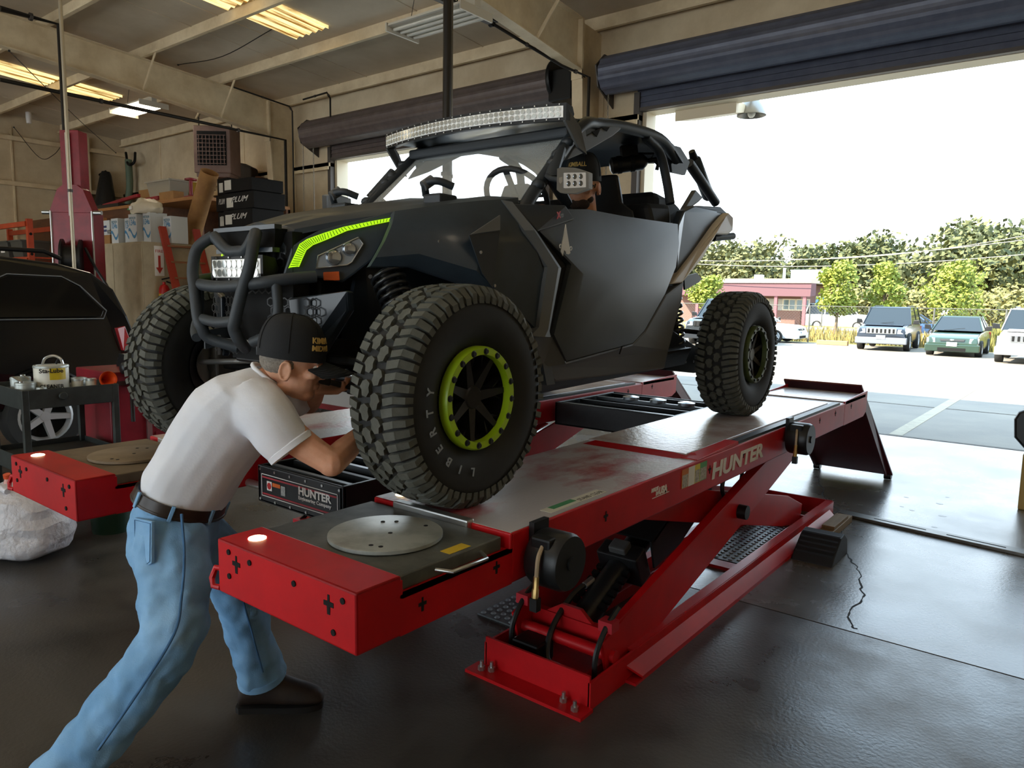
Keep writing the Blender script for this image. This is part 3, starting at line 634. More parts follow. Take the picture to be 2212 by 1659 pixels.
for k, ch in enumerate('LIBERTY'):                       # raised letters on the side wall
    a = math.radians(-100-k*15) ; c = V(.1262, .246*math.cos(a), .246*math.sin(a))
    rad = V(0, math.cos(a), math.sin(a)); tan = V(0, math.sin(a), -math.cos(a))
    l = text('side_wall_letter', ch, mat('letter_grey', '#8b9196', .6), None, c-tan*(-.0)-rad*.012, -tan if False else tan, rad, .040, .0012, 0, .0008, 'CENTER')
    l.parent = wn; l.rotation_euler = (-.1, 0, 0)
# ---- door (near and far)
pts = [(1166, 500, -1.785), (1222, 452, -1.81), (1269, 452, -1.815), (1348, 467, -1.82), (1464, 484, -1.82), (1467, 527, -1.80), (1460, 577, -1.78), (1437, 634, -1.765), (1392, 714, -1.755), (1367, 741, -1.755), (1224, 780, -1.755), (1197, 723, -1.75), (1234, 571, -1.745)]
dn, df = both(shell([N(*p) for p in pts], N(1330, 610, -1.735), (-.04, 0, 0)), 'door', M_door_, smooth=28)
e = N(1220, 525, -1.757); u = (N(1240, 525, -1.757)-e).normalized(); v = V(0, 0, 1); s = .0016
lg = MB().prism([e+u*a*s+v*b*s for a, b in ((0, 48), (8, 22), (20, -12), (24, -26), (6, -34), (2, -22), (-6, -18), (-10, -34), (-20, -22), (-14, 4), (-8, 18))], (.004, 0, 0)).build('door_emblem', mat('emblem_silver', '#c9c6bd', .35, metal=.4), dn)
for a, b in ((-22, -8), (26, -14)): MB().tube([e+u*(a+5*math.cos(t))*s+v*(b+5*math.sin(t))*s+V(.003, 0, 0) for t in [k*PI/5 for k in range(10)]], .0022, 5, closed=True).build('emblem_ring', mat('emblem_silver'), dn)
# upper door corner pod with red badge
pod = [(1108, 440, -1.83), (1222, 443, -1.80), (1241, 473, -1.79), (1240, 476, -1.785), (1163, 500, -1.775)]
pdn, _ = both(MB().prism([N(*p) for p in pts and pod], (-.05, 0, 0)), 'door_pod', M_bodyg, bevel=.006)
c = N(1202, 472, -1.781); ux = (N(1222, 467, -1.785)-c).normalized(); text('badge_letter', 'X', mat('badge_red', '#b0262a', .4), pdn, c+V(.004, 0, 0), ux, (-.1, 0, 1), .036, .001, .1, .002)
text('badge_lettering', 'rs', mat('badge_grey', '#6b6d6e', .4), pdn, c+ux*.026+V(.004, 0, 0), ux, (-.1, 0, 1), .030, .001, .2, .001)
# grey boomerang trim in front of the door
L = [(1085, 432, -1.86), (1133, 498, -1.775), (1183, 577, -1.735), (1164, 707, -1.735), (1146, 726, -1.74)]
Rr = [(1111, 441, -1.845), (1158, 498, -1.765), (1214, 571, -1.72), (1210, 592, -1.72), (1187, 715, -1.725), (1190, 728, -1.73)]
tb = MB(); ring = []
LL = [N(*p) for p in L]; RR = [N(*p) for p in Rr]; RR2 = [RR[0], RR[1], RR[2].lerp(RR[3], .4), RR[4], RR[5]]
for a, b in zip(LL, RR2):
    mdl = (a+b)/2+V(.02, 0, 0); tb_r = [a+V(-.04, 0, 0), a, mdl, b, b+V(-.05, 0, 0)]; ring.append(tb_r)
tb.loft(ring); both(tb, 'fender_trim', M_trim, smooth=25)
both(MB().prism([N(1108, 440, -1.84), N(1166, 500, -1.80), N(1234, 571, -1.775), N(1199, 723, -1.775), N(1226, 780, -1.78), N(1190, 740, -1.775), N(1187, 715, -1.765), N(1212, 580, -1.76), N(1158, 498, -1.79)], (-.03, 0, 0)), 'door_gap_panel', M_dark)
# rocker and rear sweep
rk = [(1150, 722, -1.755), (1196, 723, -1.765), (1224, 781, -1.765), (1367, 742, -1.765), (1393, 715, -1.765), (1438, 637, -1.77), (1478, 607, -1.775), (1474, 648, -1.775), (1444, 756, -1.79), (1436, 797, -1.82), (1200, 826, -1.81), (1168, 797, -1.80)]
both(MB().prism([N(*p) for p in rk], (-.07, 0, 0)), 'rocker_panel', M_trim, bevel=.01)
both(MB().bar(N(1345, 744, -1.757), N(1338, 765, -1.765), .006, .004), 'rocker_seam', M_dark)
# rear quarter
both(MB().prism([N(*p) for p in ((1466, 486, -1.835), (1478, 455, -1.86), (1500, 444, -1.87), (1566, 458, -1.86), (1551, 487, -1.83), (1508, 543, -1.82), (1455, 616, -1.80), (1462, 577, -1.81))], (-.05, 0, 0)), 'rear_quarter', M_bodyg, bevel=.008)
both(MB().prism([N(*p) for p in ((1574, 459, -1.82), (1585, 470, -1.81), (1584, 498, -1.80), (1573, 507, -1.80), (1548, 506, -1.79), (1519, 557, -1.79), (1475, 611, -1.775), (1450, 614, -1.775), (1506, 540, -1.80), (1551, 483, -1.81), (1568, 464, -1.82))], (-.05, 0, 0)), 'rear_flare', M_trim_lit, bevel=.008)
both(MB().hexa([N(1494, 458, -1.87), N(1500, 444, -1.88), N(1500, 444, -2.05), N(1494, 458, -2.05)], [N(1572, 462, -1.85), N(1556, 447, -1.87), N(1556, 447, -2.05), N(1572, 462, -2.05)]), 'rear_fender_top', M_body, bevel=.006)
both(MB().prism([N(*p) for p in ((1471, 464, -1.90), (1503, 410, -1.94), (1519, 427, -1.93), (1509, 437, -1.92))], (-.03, 0, 0)), 'fender_winglet', M_trim, bevel=.004)
both(MB().prism([N(*p) for p in ((1478, 597, -1.95), (1506, 590, -1.95), (1516, 602, -1.95), (1510, 610, -1.95), (1480, 626, -1.95))], (-.012, 0, 0)), 'rear_bracket', M_blkm)
both(MB().cyl(N(1540, 514, -1.86), N(1583, 510, -1.84), .022, 12), 'rear_bumper_tube', M_tube, smooth=40)
# ---- hood, nose and front fenders
def grid(rows, th, mb=None):
    mb = mb or MB(); n = len(rows[0]); vs = [Vector(p) for r in rows for p in r]; k = len(vs); fs = []
    for i in range(len(rows)-1):
        for j in range(n-1):
            a = i*n+j; fs.append((a, a+1, a+n+1, a+n)); fs.append((k+a+n, k+a+n+1, k+a+1, k+a))
    edge = [j for j in range(n)]+[i*n+n-1 for i in range(1, len(rows))]+[(len(rows)-1)*n+j for j in range(n-2, -1, -1)]+[i*n for i in range(len(rows)-2, 0, -1)]
    fs += [(edge[(i+1) % len(edge)], edge[i], k+edge[i], k+edge[(i+1) % len(edge)]) for i in range(len(edge))]
    return mb.add(vs+[v+Vector(th) for v in vs], fs)
HF = [(1.575, 1.775, .185), (1.60, 1.845, .21), (1.72, 1.885, .31), (1.90, 1.925, .44), (2.12, 1.968, .53), (2.38, 2.02, .60)]     # y, z, half width at the edge
rows = []
for y, z, hw in HF:
    rows.append([V(XM+hw*t, y+.03*abs(t)**3*(1 if y > 1.6 else .4), z+.035*(1-t*t)-(.012 if .35 < abs(t) < .6 else 0)) for t in (-1, -.75, -.55, -.38, 0, .38, .55, .75, 1)])
grid(rows, (0, 0, -.02)).build('hood', M_body, car, 30)
MB().prism([(XM-.19, 1.545, 1.845), (XM+.19, 1.545, 1.845), (XM+.16, 1.56, 1.775), (XM-.16, 1.56, 1.775)], (0, .05, 0)).build('upper_grille_opening', M_hole, car)
for z, hw in ((1.85, .20), (1.77, .185)): MB().bar((XM-hw, 1.55, z), (XM+hw, 1.55, z), .03, .016).build('grille_bar', M_bodyg, car)
# plan line of the slanted headlight face
LA, LB = (-2.26, 1.585), (-2.02, 1.90)
lp = lambda a, b, o=0.0: atp(a, b, LA, LB, o)
_off = lp(700, 560, .02)-lp(700, 560, 0); OUT = .02 if (V(LB[1]-LA[1], LA[0]-LB[0], 0).dot(V(1, -1, 0)) > 0) else -.02
nO = V(LB[1]-LA[1], LA[0]-LB[0], 0).normalized()*(1 if OUT > 0 else -1); sg = 1 if OUT > 0 else -1
both(MB().prism([lp(*q) for q in ((630, 531), (660, 512), (690, 497), (853, 455), (868, 470), (830, 520), (806, 562), (742, 610), (690, 600), (606, 606))], -nO*.06), 'headlight_housing', M_body, bevel=.008)
drl = [(623, 579), (635, 553), (647, 527), (664, 516), (700, 503), (742, 490), (800, 478), (851, 469)]; dri = [(646, 576), (654, 557), (662, 540), (676, 529), (704, 518), (750, 498), (803, 486), (846, 477)]
for i in range(len(drl)-1):
    q = MB().prism([lp(*drl[i], sg*.014), lp(*drl[i+1], sg*.014), lp(*dri[i+1], sg*.014), lp(*dri[i], sg*.014)], -nO*.02)
    if i == 0: dl = q
    else: dl.join(q)
dm = MB(); k = len(drl)
vs = [lp(*p, sg*.016) for p in drl]+[lp(*p, sg*.016) for p in dri]; dm.prism(vs[:k]+vs[k:][::-1], -nO*.02)
dnr, dfr = both(dm, 'daytime_light', M_drl)
tk = MB()
for i in range(k-1):
    m2 = 5 if i < 3 else 7
    for j in range(m2):
        t = j/m2; a = vs[i].lerp(vs[i+1], t); b = vs[k+i].lerp(vs[k+i+1], t); d = (b-a); c_ = a+d*.5+nO*.001; tk.obox(c_, d*.40, d.cross(nO).normalized()*.0011, nO*.001)
tk = tk.build('light_rib', mat('drl_rib', '#3c7a06', .4), dnr); tk['kind'] = 'stuff'
hl = [(682, 580), (687, 553), (774, 513), (784, 527), (760, 566), (750, 572)]
hn, hf = both(MB().prism([lp(*p, sg*.010) for p in hl], -nO*.02), 'headlight_lens', M_clear)
for q, r in (((722, 556), .030), ((755, 538), .026)):
    MB().lathe([(r, 0), (r*.8, .012), (r*.4, .016), (0, .016)], lp(*q, sg*.010), nO, 18).build('projector', mat('projector_chrome', '#aeb4ba', .12, metal=.9), hn, 40)
MB().tube([lp(*p, sg*.013) for p in hl], .003, 5, closed=True).build('lens_bezel', M_sil, hn)
am = MB().prism([lp(*p, sg*.02) for p in ((698, 588), (733, 586), (734, 606), (699, 606))], -nO*.03); both(am, 'amber_reflector', M_amber, bevel=.003)
# front fender skin from headlight to boomerang trim
fd = [[N(853, 456, -2.03), N(960, 441, -1.94), N(1040, 433, -1.89), N(1090, 430, -1.865)],
      [N(848, 482, -2.0), N(955, 475, -1.90), N(1050, 478, -1.83), N(1120, 482, -1.80)],
      [N(832, 520, -1.99), N(930, 515, -1.90), N(1040, 530, -1.80), N(1160, 545, -1.755)],
      [N(812, 556, -2.0), N(905, 548, -1.92), N(1030, 585, -1.79), N(1180, 600, -1.75)],
      [N(800, 575, -2.02), N(890, 575, -1.95), N(1085, 640, -1.79), N(1160, 712, -1.75)]]
both(grid(fd, (-.02, 0, -.005)), 'front_fender', M_body, smooth=25)
both(MB().prism([N(*p) for p in ((1012, 508, -1.80), (1078, 499, -1.785), (1062, 622, -1.775), (1040, 590, -1.785))], (.004, 0, 0)), 'fender_vent', M_bodyg)
both(MB().prism([N(1016, 506, -1.795), N(1078, 465, -1.81), N(1078, 497, -1.78)], (.006, 0, 0)), 'fender_vane', M_trim)
for q in ((1038, 545), (1068, 617), (948, 522)): both(MB().lathe([(.006, 0), (.006, .004), (0, .004)], N(*q, -1.778 if q[0] > 1000 else -1.885), (1, 0, 0), 8), 'fender_rivet', M_sil)
# inner liners, tub, floor
both(MB().prism([(XM+.30, 1.84, 1.84), (XM+.34, 2.52, 1.95), (XM+.34, 2.62, 1.20), (XM+.30, 2.40, 1.18), (XM+.26, 1.9, 1.30), (XM+.25, 1.78, 1.45)], (.02, 0, 0)), 'wheel_well_liner', M_bodyg)
both(MB().hexa([(XM+.34, 2.44, 1.25), (XM+.70, 2.50, 1.25), (XM+.70, 2.56, 1.25), (XM+.34, 2.50, 1.25)], [(XM+.34, 2.34, 1.95), (XM+.62, 2.36, 1.95), (XM+.62, 2.42, 1.95), (XM+.34, 2.40, 1.95)]), 'foot_well_panel', M_bodyg)
MB().box(XM-.14, XM+.14, 1.90, 2.45, 1.22, 1.345).build('lower_frame', M_blkm, car, bevel=.01)
MB().box(XM-.28, XM+.28, 1.66, 2.45, 1.335, 1.45).build('front_frame', M_blkm, car, bevel=.01)
MB().box(XM-.225, XM+.225, 1.59, 1.66, 1.48, 1.835).build('nose_frame', M_hole, car)
MB().box(XM-.24, XM+.24, 1.70, 2.40, 1.42, 1.80).build('radiator_bay', M_hole, car)
MB().hexa([(XM-.66, 2.46, 1.21), (XM+.66, 2.46, 1.21), (XM+.62, 4.0, 1.24), (XM-.62, 4.0, 1.24)], [(XM-.68, 2.46, 1.30), (XM+.68, 2.46, 1.30), (XM+.66, 4.0, 1.34), (XM-.66, 4.0, 1.34)]).build('floor_pan', M_blkm, car)
MB().box(XM-.55, XM+.55, 2.42, 2.62, 1.75, 2.02).build('dashboard', M_bodyg, car, bevel=.03)
MB().hexa([(XM-.45, 3.64, 1.35), (XM+.45, 3.64, 1.35), (XM+.40, 3.84, 1.40), (XM-.40, 3.84, 1.40)], [(XM-.56, 3.66, 2.02), (XM+.56, 3.66, 2.02), (XM+.54, 4.10, 2.02), (XM-.54, 4.10, 2.02)]).build('engine_bay_cover', M_bodyg, car, bevel=.03)
MB().box(XM-.54, XM+.54, 4.05, 4.50, 1.98, 2.04).build('tail_panel', M_bodyg, car, bevel=.02)
# grille meshes with hexagon cells
def hexmesh(P0, U, W, nx, nz, r):
    m = MB(); n = U.cross(W).normalized()
    for i in range(nx):
        for j in range(nz):
            c = P0+U*((i+.5+(.5 if j % 2 else 0))/nx)+W*((j+.5)/nz)
            ring = []
            for q in (1.0, .72):
                ring.append([c+(U.normalized()*math.cos(t)+W.normalized()*math.sin(t)*.9)*r*q for t in [PI/6+k*PI/3 for k in range(6)]])
            m.loft([ring[0], ring[1]], caps=False)
    return m
g = hexmesh(V(XM-.21, 1.568, 1.62), V(.38, 0, 0), V(0, .01, .15), 9, 5, .026).build('upper_grille_mesh', M_blkm, car); g['kind'] = 'stuff'
for s in (1, -1):
    g = hexmesh(V(XM+s*.10, 1.565, 1.38), V(s*.24, .04, 0), V(0, 0, .22), 7, 7, .021).build('lower_grille_mesh', M_blkm, car); g['kind'] = 'stuff'
    MB().prism([(XM+s*.22, 1.57, 1.60), (XM+s*.44, 1.66, 1.63), (XM+s*.42, 1.68, 1.56), (XM+s*.30, 1.62, 1.36), (XM+s*.24, 1.58, 1.36)], (0, .03, 0)).build('fascia_side', M_bodyg, car, bevel=.008)
MB().box(XM-.19, XM+.19, 1.595, 1.61, 1.36, 1.78).build('radiator_core', M_hole, car)
MB().prism([(XM-.27, 1.55, 1.44), (XM+.27, 1.55, 1.44), (XM+.28, 1.90, 1.342), (XM-.28, 1.90, 1.342)], (0, -.004, -.012)).build('skid_plate', M_skid, car)
both(MB().prism([(XM+.16, 1.53, 1.45), (XM+.27, 1.55, 1.48), (XM+.31, 1.62, 1.39), (XM+.22, 1.56, 1.37)], (0, -.012, 0)), 'skid_ear', M_skid)
# ---- bull bar
BR = .0215
B = lambda a, b, y: at(a, b, y=y)
def tube(name, pts, r=BR, m=M_bump, par=None, n=6): return MB().tube(crv(pts, n), r, 12).build(name, m, par or car, 50)
hoopR = [B(553, 503, 1.50), B(547, 530, 1.46), B(538, 580, 1.44), B(524, 625, 1.43), B(508, 690, 1.42), B(506, 712, 1.425), B(518, 737, 1.45), B(530, 752, 1.52)]
hoopL = [V(2*XM-p.x, p.y, p.z) for p in hoopR]
tube('bull_bar_hoop', hoopR); tube('bull_bar_hoop', hoopL)
tl, tr = hoopL[0], hoopR[0]
tube('bull_bar_top', [tl, tl.lerp(tr, .28)+V(0, .01, -.055), tl.lerp(tr, .5)+V(0, .015, -.06), tl.lerp(tr, .72)+V(0, .01, -.055), tr], n=4)
z1 = B(525, 615, 1.44).z
sd = [V(XM+.315, 1.62, z1+.033), V(XM+.27, 1.52, z1+.02), V(XM+.19, 1.455, z1+.004), V(XM, 1.44, z1-.008)]
tube('bull_bar_middle', sd+[V(2*XM-p.x, p.y, p.z) for p in sd[::-1]][1:])
zl = B(470, 690, 1.43).z; tube('bull_bar_lower', [hoopR[4]+V(0, .01, zl-hoopR[4].z), V(XM, 1.425, zl-.01), hoopL[4]+V(0, .01, zl-hoopL[4].z)], BR*.9)
for s in (1, -1): tube('bull_bar_strut', [V(XM+s*.255, 1.50, z1+.01), V(XM+s*.26, 1.50, z1-.10), V(XM+s*.24, 1.47, z1-.17), V(XM+s*.185, 1.445, zl-.075)], BR*.85)
for s in (1, -1): MB().prism([(XM+s*.17, 1.47, 1.40), (XM+s*.17, 1.47, 1.47), (XM+s*.17, 1.60, 1.49), (XM+s*.17, 1.62, 1.42)], (s*.008, 0, 0)).build('bull_bar_mount', M_bump, car)
def lightbar(name, label_par, c, half, nled, r, th=.0, curve=0.0):
    """LED bar along x centred at c; the ends sweep back by curve"""
    h = r*2+.014; yy = lambda t: c.y+curve*t*t
    body = MB(); seg = 14 if curve else 2; rg = []
    for i in range(seg+1):
        t = -1+2*i/seg; x = c.x+half*t; y = yy(t); rg.append([V(x, y, c.z-h), V(x, y, c.z+h), V(x, y+.05, c.z+h*.8), V(x, y+.065, c.z), V(x, y+.05, c.z-h*.8)])
    body.loft(rg); bo = body.build(name, M_blkm, car, 30)
    face = MB(); rg = []
    for i in range(seg+1):
        t = -1+2*i/seg; x = c.x+(half-.012)*t; y = yy(t*(half-.012)/half)-.003; rg.append([V(x, y, c.z-h+.013), V(x, y, c.z+h-.013), V(x, y+.004, c.z+h-.013), V(x, y+.004, c.z-h+.013)])
    face.loft(rg); face.build('light_face', M_ledw, bo)
    cup = MB().lathe([(r*.92, -.004), (r*.80, .0), (r*.3, .010), (0, .012)], (0, 0, 0), (0, 1, 0), 12).mesh('led_cup', M_lens, 50)
    for i in range(nled):
        t = -1+2*(i+.5)/nled; t *= (half-.018)/half
        for s in (-1, 1):
            o = bpy.data.objects.new('led_cup', cup); COL.objects.link(o); o.parent = bo; o.location = (c.x+half*t, yy(t)-.0042, c.z+s*r); o.rotation_euler = (0, 0, math.atan2(2*curve*t, half))
    scr = MB().lathe([(.0035, -.003), (.0035, .004)], (0, 0, 0), (0, 1, 0), 6).mesh('bar_screw', M_sil)
    for i in range(nled//2 if curve else 4):
        t = -1+2*(i+.5)/(nled//2 if curve else 4)
        for s in (-1, 1):
            o = bpy.data.objects.new('bar_screw', scr); COL.objects.link(o); o.parent = bo; o.location = (c.x+half*t, yy(t)-.002, c.z+s*(h-.006))
    return bo
c0 = B(485, 580, 1.50); lightbar('bumper_light_bar', None, V(XM, 1.505, c0.z), .17, 9, .016)
both(MB().box(XM+.15, XM+.165, 1.50, 1.56, c0.z-.05, c0.z-.02), 'bar_mount', M_blkm)
zR = (N(850, 300, -3.05).z+N(1202, 252, -1.93).z)/2
rb = lightbar('roof_light_bar', None, V(XM, 2.66, zR), .585, 42, .0118, curve=.10)
both(MB().prism([(XM+.57, 2.76, zR-.04), (XM+.57, 2.76, zR+.03), (XM+.585, 2.86, zR-.05), (XM+.585, 2.92, zR-.16), (XM+.58, 2.86, zR-.14)], (.012, 0, 0)), 'light_bar_bracket', M_trim)
# ---- cage and roof
RX = XM+.50
a0, a1 = N(1140, 436, -1.93), N(1238, 292, -1.96)
r0 = V(RX+.02, a1.y+.10, a1.z+.07)
q1, q2, q3 = N(1345, 274, RX), N(1425, 300, RX), N(1462, 345, RX-.02)
sidep = [a0+V(0, -.06, -.10), a0, a0.lerp(a1, .5), a1, r0, N(1290, 268, RX), q1, q2, q3]
pil = MB().tube(crv(sidep, 5), .030, 10); both(pil, 'cage_side_tube', M_tube, smooth=50)
both(MB().tube(crv([N(1395, 296, RX), N(1425, 330, RX), N(1440, 390, RX+.02), N(1448, 440, RX+.05)], 5), .026, 10), 'rear_pillar', M_tube, smooth=50)
both(MB().tube([N(1225, 440, -1.92), N(1190, 380, -1.90), N(1213, 322, -1.93)], [.026, .034, .022], 8), 'pillar_pad', M_tube, smooth=50)
for q, sz in ((.18, .020), (.50, .018), (.62, .022), (.82, .018)): both(MB().ell(a0.lerp(a1, q)+V(.012, -.004, .016), .034, sz*1.5, sz*1.3, 10, 6), 'pillar_clamp', M_tube, smooth=60)
# roof panel
rr_ = []
for k, (a, b) in enumerate(((1252, 258), (1300, 254), (1345, 262), (1420, 288), (1455, 312), (1476, 345))):
    p = N(a, b, RX+.02); rr_.append([V(XM+(p.x-XM)*t, p.y, p.z+.03*(1-t*t)) for t in (-1, -.8, -.4, 0, .4, .8, 1)])
pf = V(RX+.02, rr_[0][0].y-.16, rr_[0][0].z-.01); rr_.insert(0, [V(XM+(pf.x-XM)*t, pf.y, pf.z+.035*(1-t*t)) for t in (-1, -.8, -.4, 0, .4, .8, 1)])
grid(rr_, (0, 0, -.02)).build('roof', M_body, car, 35)
gs = [N(*p, -1.955) for p in ((1224, 346), (1238, 322), (1262, 296), (1300, 276), (1346, 267), (1340, 280), (1325, 293), (1262, 330))]
both(MB().prism(gs, (-.02, 0, 0)), 'roof_gusset', M_trim, bevel=.004)
for q in (((1277, 284), (1296, 279), (1288, 296)), ((1300, 277), (1316, 275), (1310, 284))): both(MB().prism([N(*p, -1.9535) for p in q], (.003, 0, 0)), 'gusset_hole', M_hole)
both(MB().prism([N(*p, -1.945) for p in ((1248, 290), (1260, 275), (1266, 318), (1252, 322))], (.01, 0, 0)), 'gusset_plate', M_trim)
zh = a1.z-.03
MB().bar((2*XM-a1.x, a1.y, zh+.04), (a1.x, a1.y, zh+.04), .10, .05).build('windshield_header', M_tube, car, bevel=.01)
# windshield
w0, w1 = a0+V(-.03, .0, .01), a1+V(-.03, 0, .0)
ws = MB().prism([w0, V(2*XM-w0.x, w0.y, w0.z), V(2*XM-w1.x, w1.y, w1.z), w1], (0, .004, .005)).build('windshield', M_glass, car)
for s in (1, -1):
    for k, dx in enumerate((.30, )):
        b_ = V(XM+s*dx, 2.26, 2.035); cl = MB().box(b_.x-.05, b_.x+.05, b_.y-.05, b_.y+.06, b_.z-.05, b_.z-.0).build('windshield_clamp', M_tube, car, bevel=.01)
        MB().tube(crv([b_+V(-.06, -.02, 0), b_+V(-.03, -.05, .04), b_+V(.02, -.03, .05), b_+V(.06, .02, .03)]), .016, 9).build('clamp_arm', M_tube, cl, 50)
        MB().cyl(b_+V(-.035, -.06, .03), b_+V(-.02, -.02, .06), .022, 14).build('clamp_knob', M_trim, cl, 40)
# steering wheel
c = V(XM+.30, 2.78, 2.08); n_ = V(0, -.55, .80).normalized() ; n_ = V(0, .75, .55).normalized(); u = V(1, 0, 0); v = n_.cross(u)
st = MB().tube([c+u*(.17*math.cos(t))+v*(.15*math.sin(t)) for t in [2*PI*k/28 for k in range(28)]], .014, 8, closed=True).build('steering_wheel', M_seat, car, 60)
MB().cyl(c, c-n_*.25, .025, 10).build('steering_column', M_seat, st, 40)
for t in (0, PI, -PI/2): MB().bar(c, c+u*(.16*math.cos(t))+v*(.14*math.sin(t)), .03, .01).build('spoke', M_seat, st)
# seats
def seat(s):
    xc = XM+s*.30
    b_ = MB(); rg = []
    for y, z, hw, d in ((3.44, 1.38, .24, .10), (3.475, 1.66, .26, .10), (3.49, 1.95, .26, .09), (3.50, 2.08, .22, .08), (3.52, 2.13, .14, .07), (3.53, 2.22, .115, .06), (3.54, 2.285, .095, .05)):
        rg.append([V(xc-hw, y, z), V(xc-hw*.6, y-d*.35, z), V(xc+hw*.6, y-d*.35, z), V(xc+hw, y, z), V(xc+hw*.8, y+d, z), V(xc-hw*.8, y+d, z)])
    b_.loft(rg); o = b_.build('seat_back', M_seat, car, 45, .012)
    MB().box(xc-.24, xc+.24, 2.86, 3.42, 1.28, 1.40).build('seat_cushion', M_seat, car, bevel=.04)
seat(1); seat(-1)
MB().hexa([(XM-.60, 3.64, 1.9), (XM+.60, 3.64, 1.9), (XM+.62, 3.80, 1.9), (XM-.62, 3.80, 1.9)], [(XM-.52, 3.66, 2.14), (XM+.52, 3.66, 2.14), (XM+.52, 3.95, 2.16), (XM-.52, 3.95, 2.16)]).build('bulkhead', M_seat, car, bevel=.03)
MB().hexa([(XM-.55, 3.7, 1.98), (XM+.55, 3.7, 1.98), (XM+.57, 4.25, 1.98), (XM-.57, 4.25, 1.98)], [(XM-.46, 3.85, 2.24), (XM+.46, 3.85, 2.24), (XM+.46, 4.15, 2.20), (XM-.46, 4.15, 2.20)]).build('cargo_pack', M_seat, car, bevel=.05)
# rear-mounted tubes leaning over the tail
p0, p1 = N(1488, 352, -2.05), N(1546, 438, -2.05)
MB().tube([p0, p0.lerp(p1, .1), p1], [.03, .032, .030], 12).build('rear_cage_brace', M_tube, car, 50)
p0, p1 = N(1494, 330, -2.15), N(1532, 428, -2.15)
sn = MB().tube([p0.lerp(p1, .12), p0.lerp(p1, .16), p0.lerp(p1, .95), p1], [.03, .042, .042, .03], 14).build('jack_tube', mat('jack_tube', '#1d2a33', .4), car, 50)
MB().tube([p0+V(0, 0, .01), p0.lerp(p1, .14)], [.022, .03], 10).build('jack_head', M_blkm, sn, 50)
both(MB().prism([N(*p, -2.02) for p in ((1440, 310), (1470, 318), (1490, 350), (1480, 378), (1452, 372), (1448, 340))], (-.02, 0, 0)), 'rear_gusset', M_tube)
# ---- mirror with built-in light
mp_ = [(1203, 364, -1.73), (1212, 361, -1.725), (1242, 362, -1.715), (1272, 372, -1.70), (1272, 407, -1.70), (1240, 418, -1.715), (1210, 417, -1.725), (1202, 410, -1.73)]
mh, _ = both(MB().prism([N(*p) for p in mp_], (.0, .03, 0)), 'mirror_housing', mat('mirror_grey', '#a2a8ae', .4, metal=.2), bevel=.008)
q = [N(*p) for p in ((1221, 374, -1.722), (1268, 373, -1.703), (1268, 405, -1.703), (1221, 407, -1.722))]
MB().prism(q, (0, -.012, 0)).build('mirror_light', M_ledw, mh, bevel=.003)
mn = (q[1]-q[0]).cross(q[3]-q[0]).normalized(); mn = mn if mn.y < 0 else -mn
for i in range(3):
    for j in range(2):
        c = q[0].lerp(q[1], .22+.28*i).lerp(q[3].lerp(q[2], .22+.28*i), .27+.46*j)+V(0, -.0125, 0)+mn*.0005; MB().lathe([(.0115, 0), (.010, .003), (.004, .001), (0, .001)], c, mn, 12).build('led_cup', mat('led_cup_grey', '#8a9096', .25, metal=.7), mh, 50)
MB().tube([N(1208, 388, -1.74)+V(0, .05, 0), N(1188, 385, -1.86), N(1182, 380, -1.90)], .011, 8).build('mirror_arm', M_tube, mh, 50)
MB().prism([N(*p) for p in ((1208, 384, -1.7275), (1215, 382, -1.7245), (1215, 392, -1.7245), (1211, 397, -1.726), (1208, 393, -1.7275))], (0, -.002, 0)).build('mirror_crest', mat('crest_white', '#d5d8da', .4), mh)
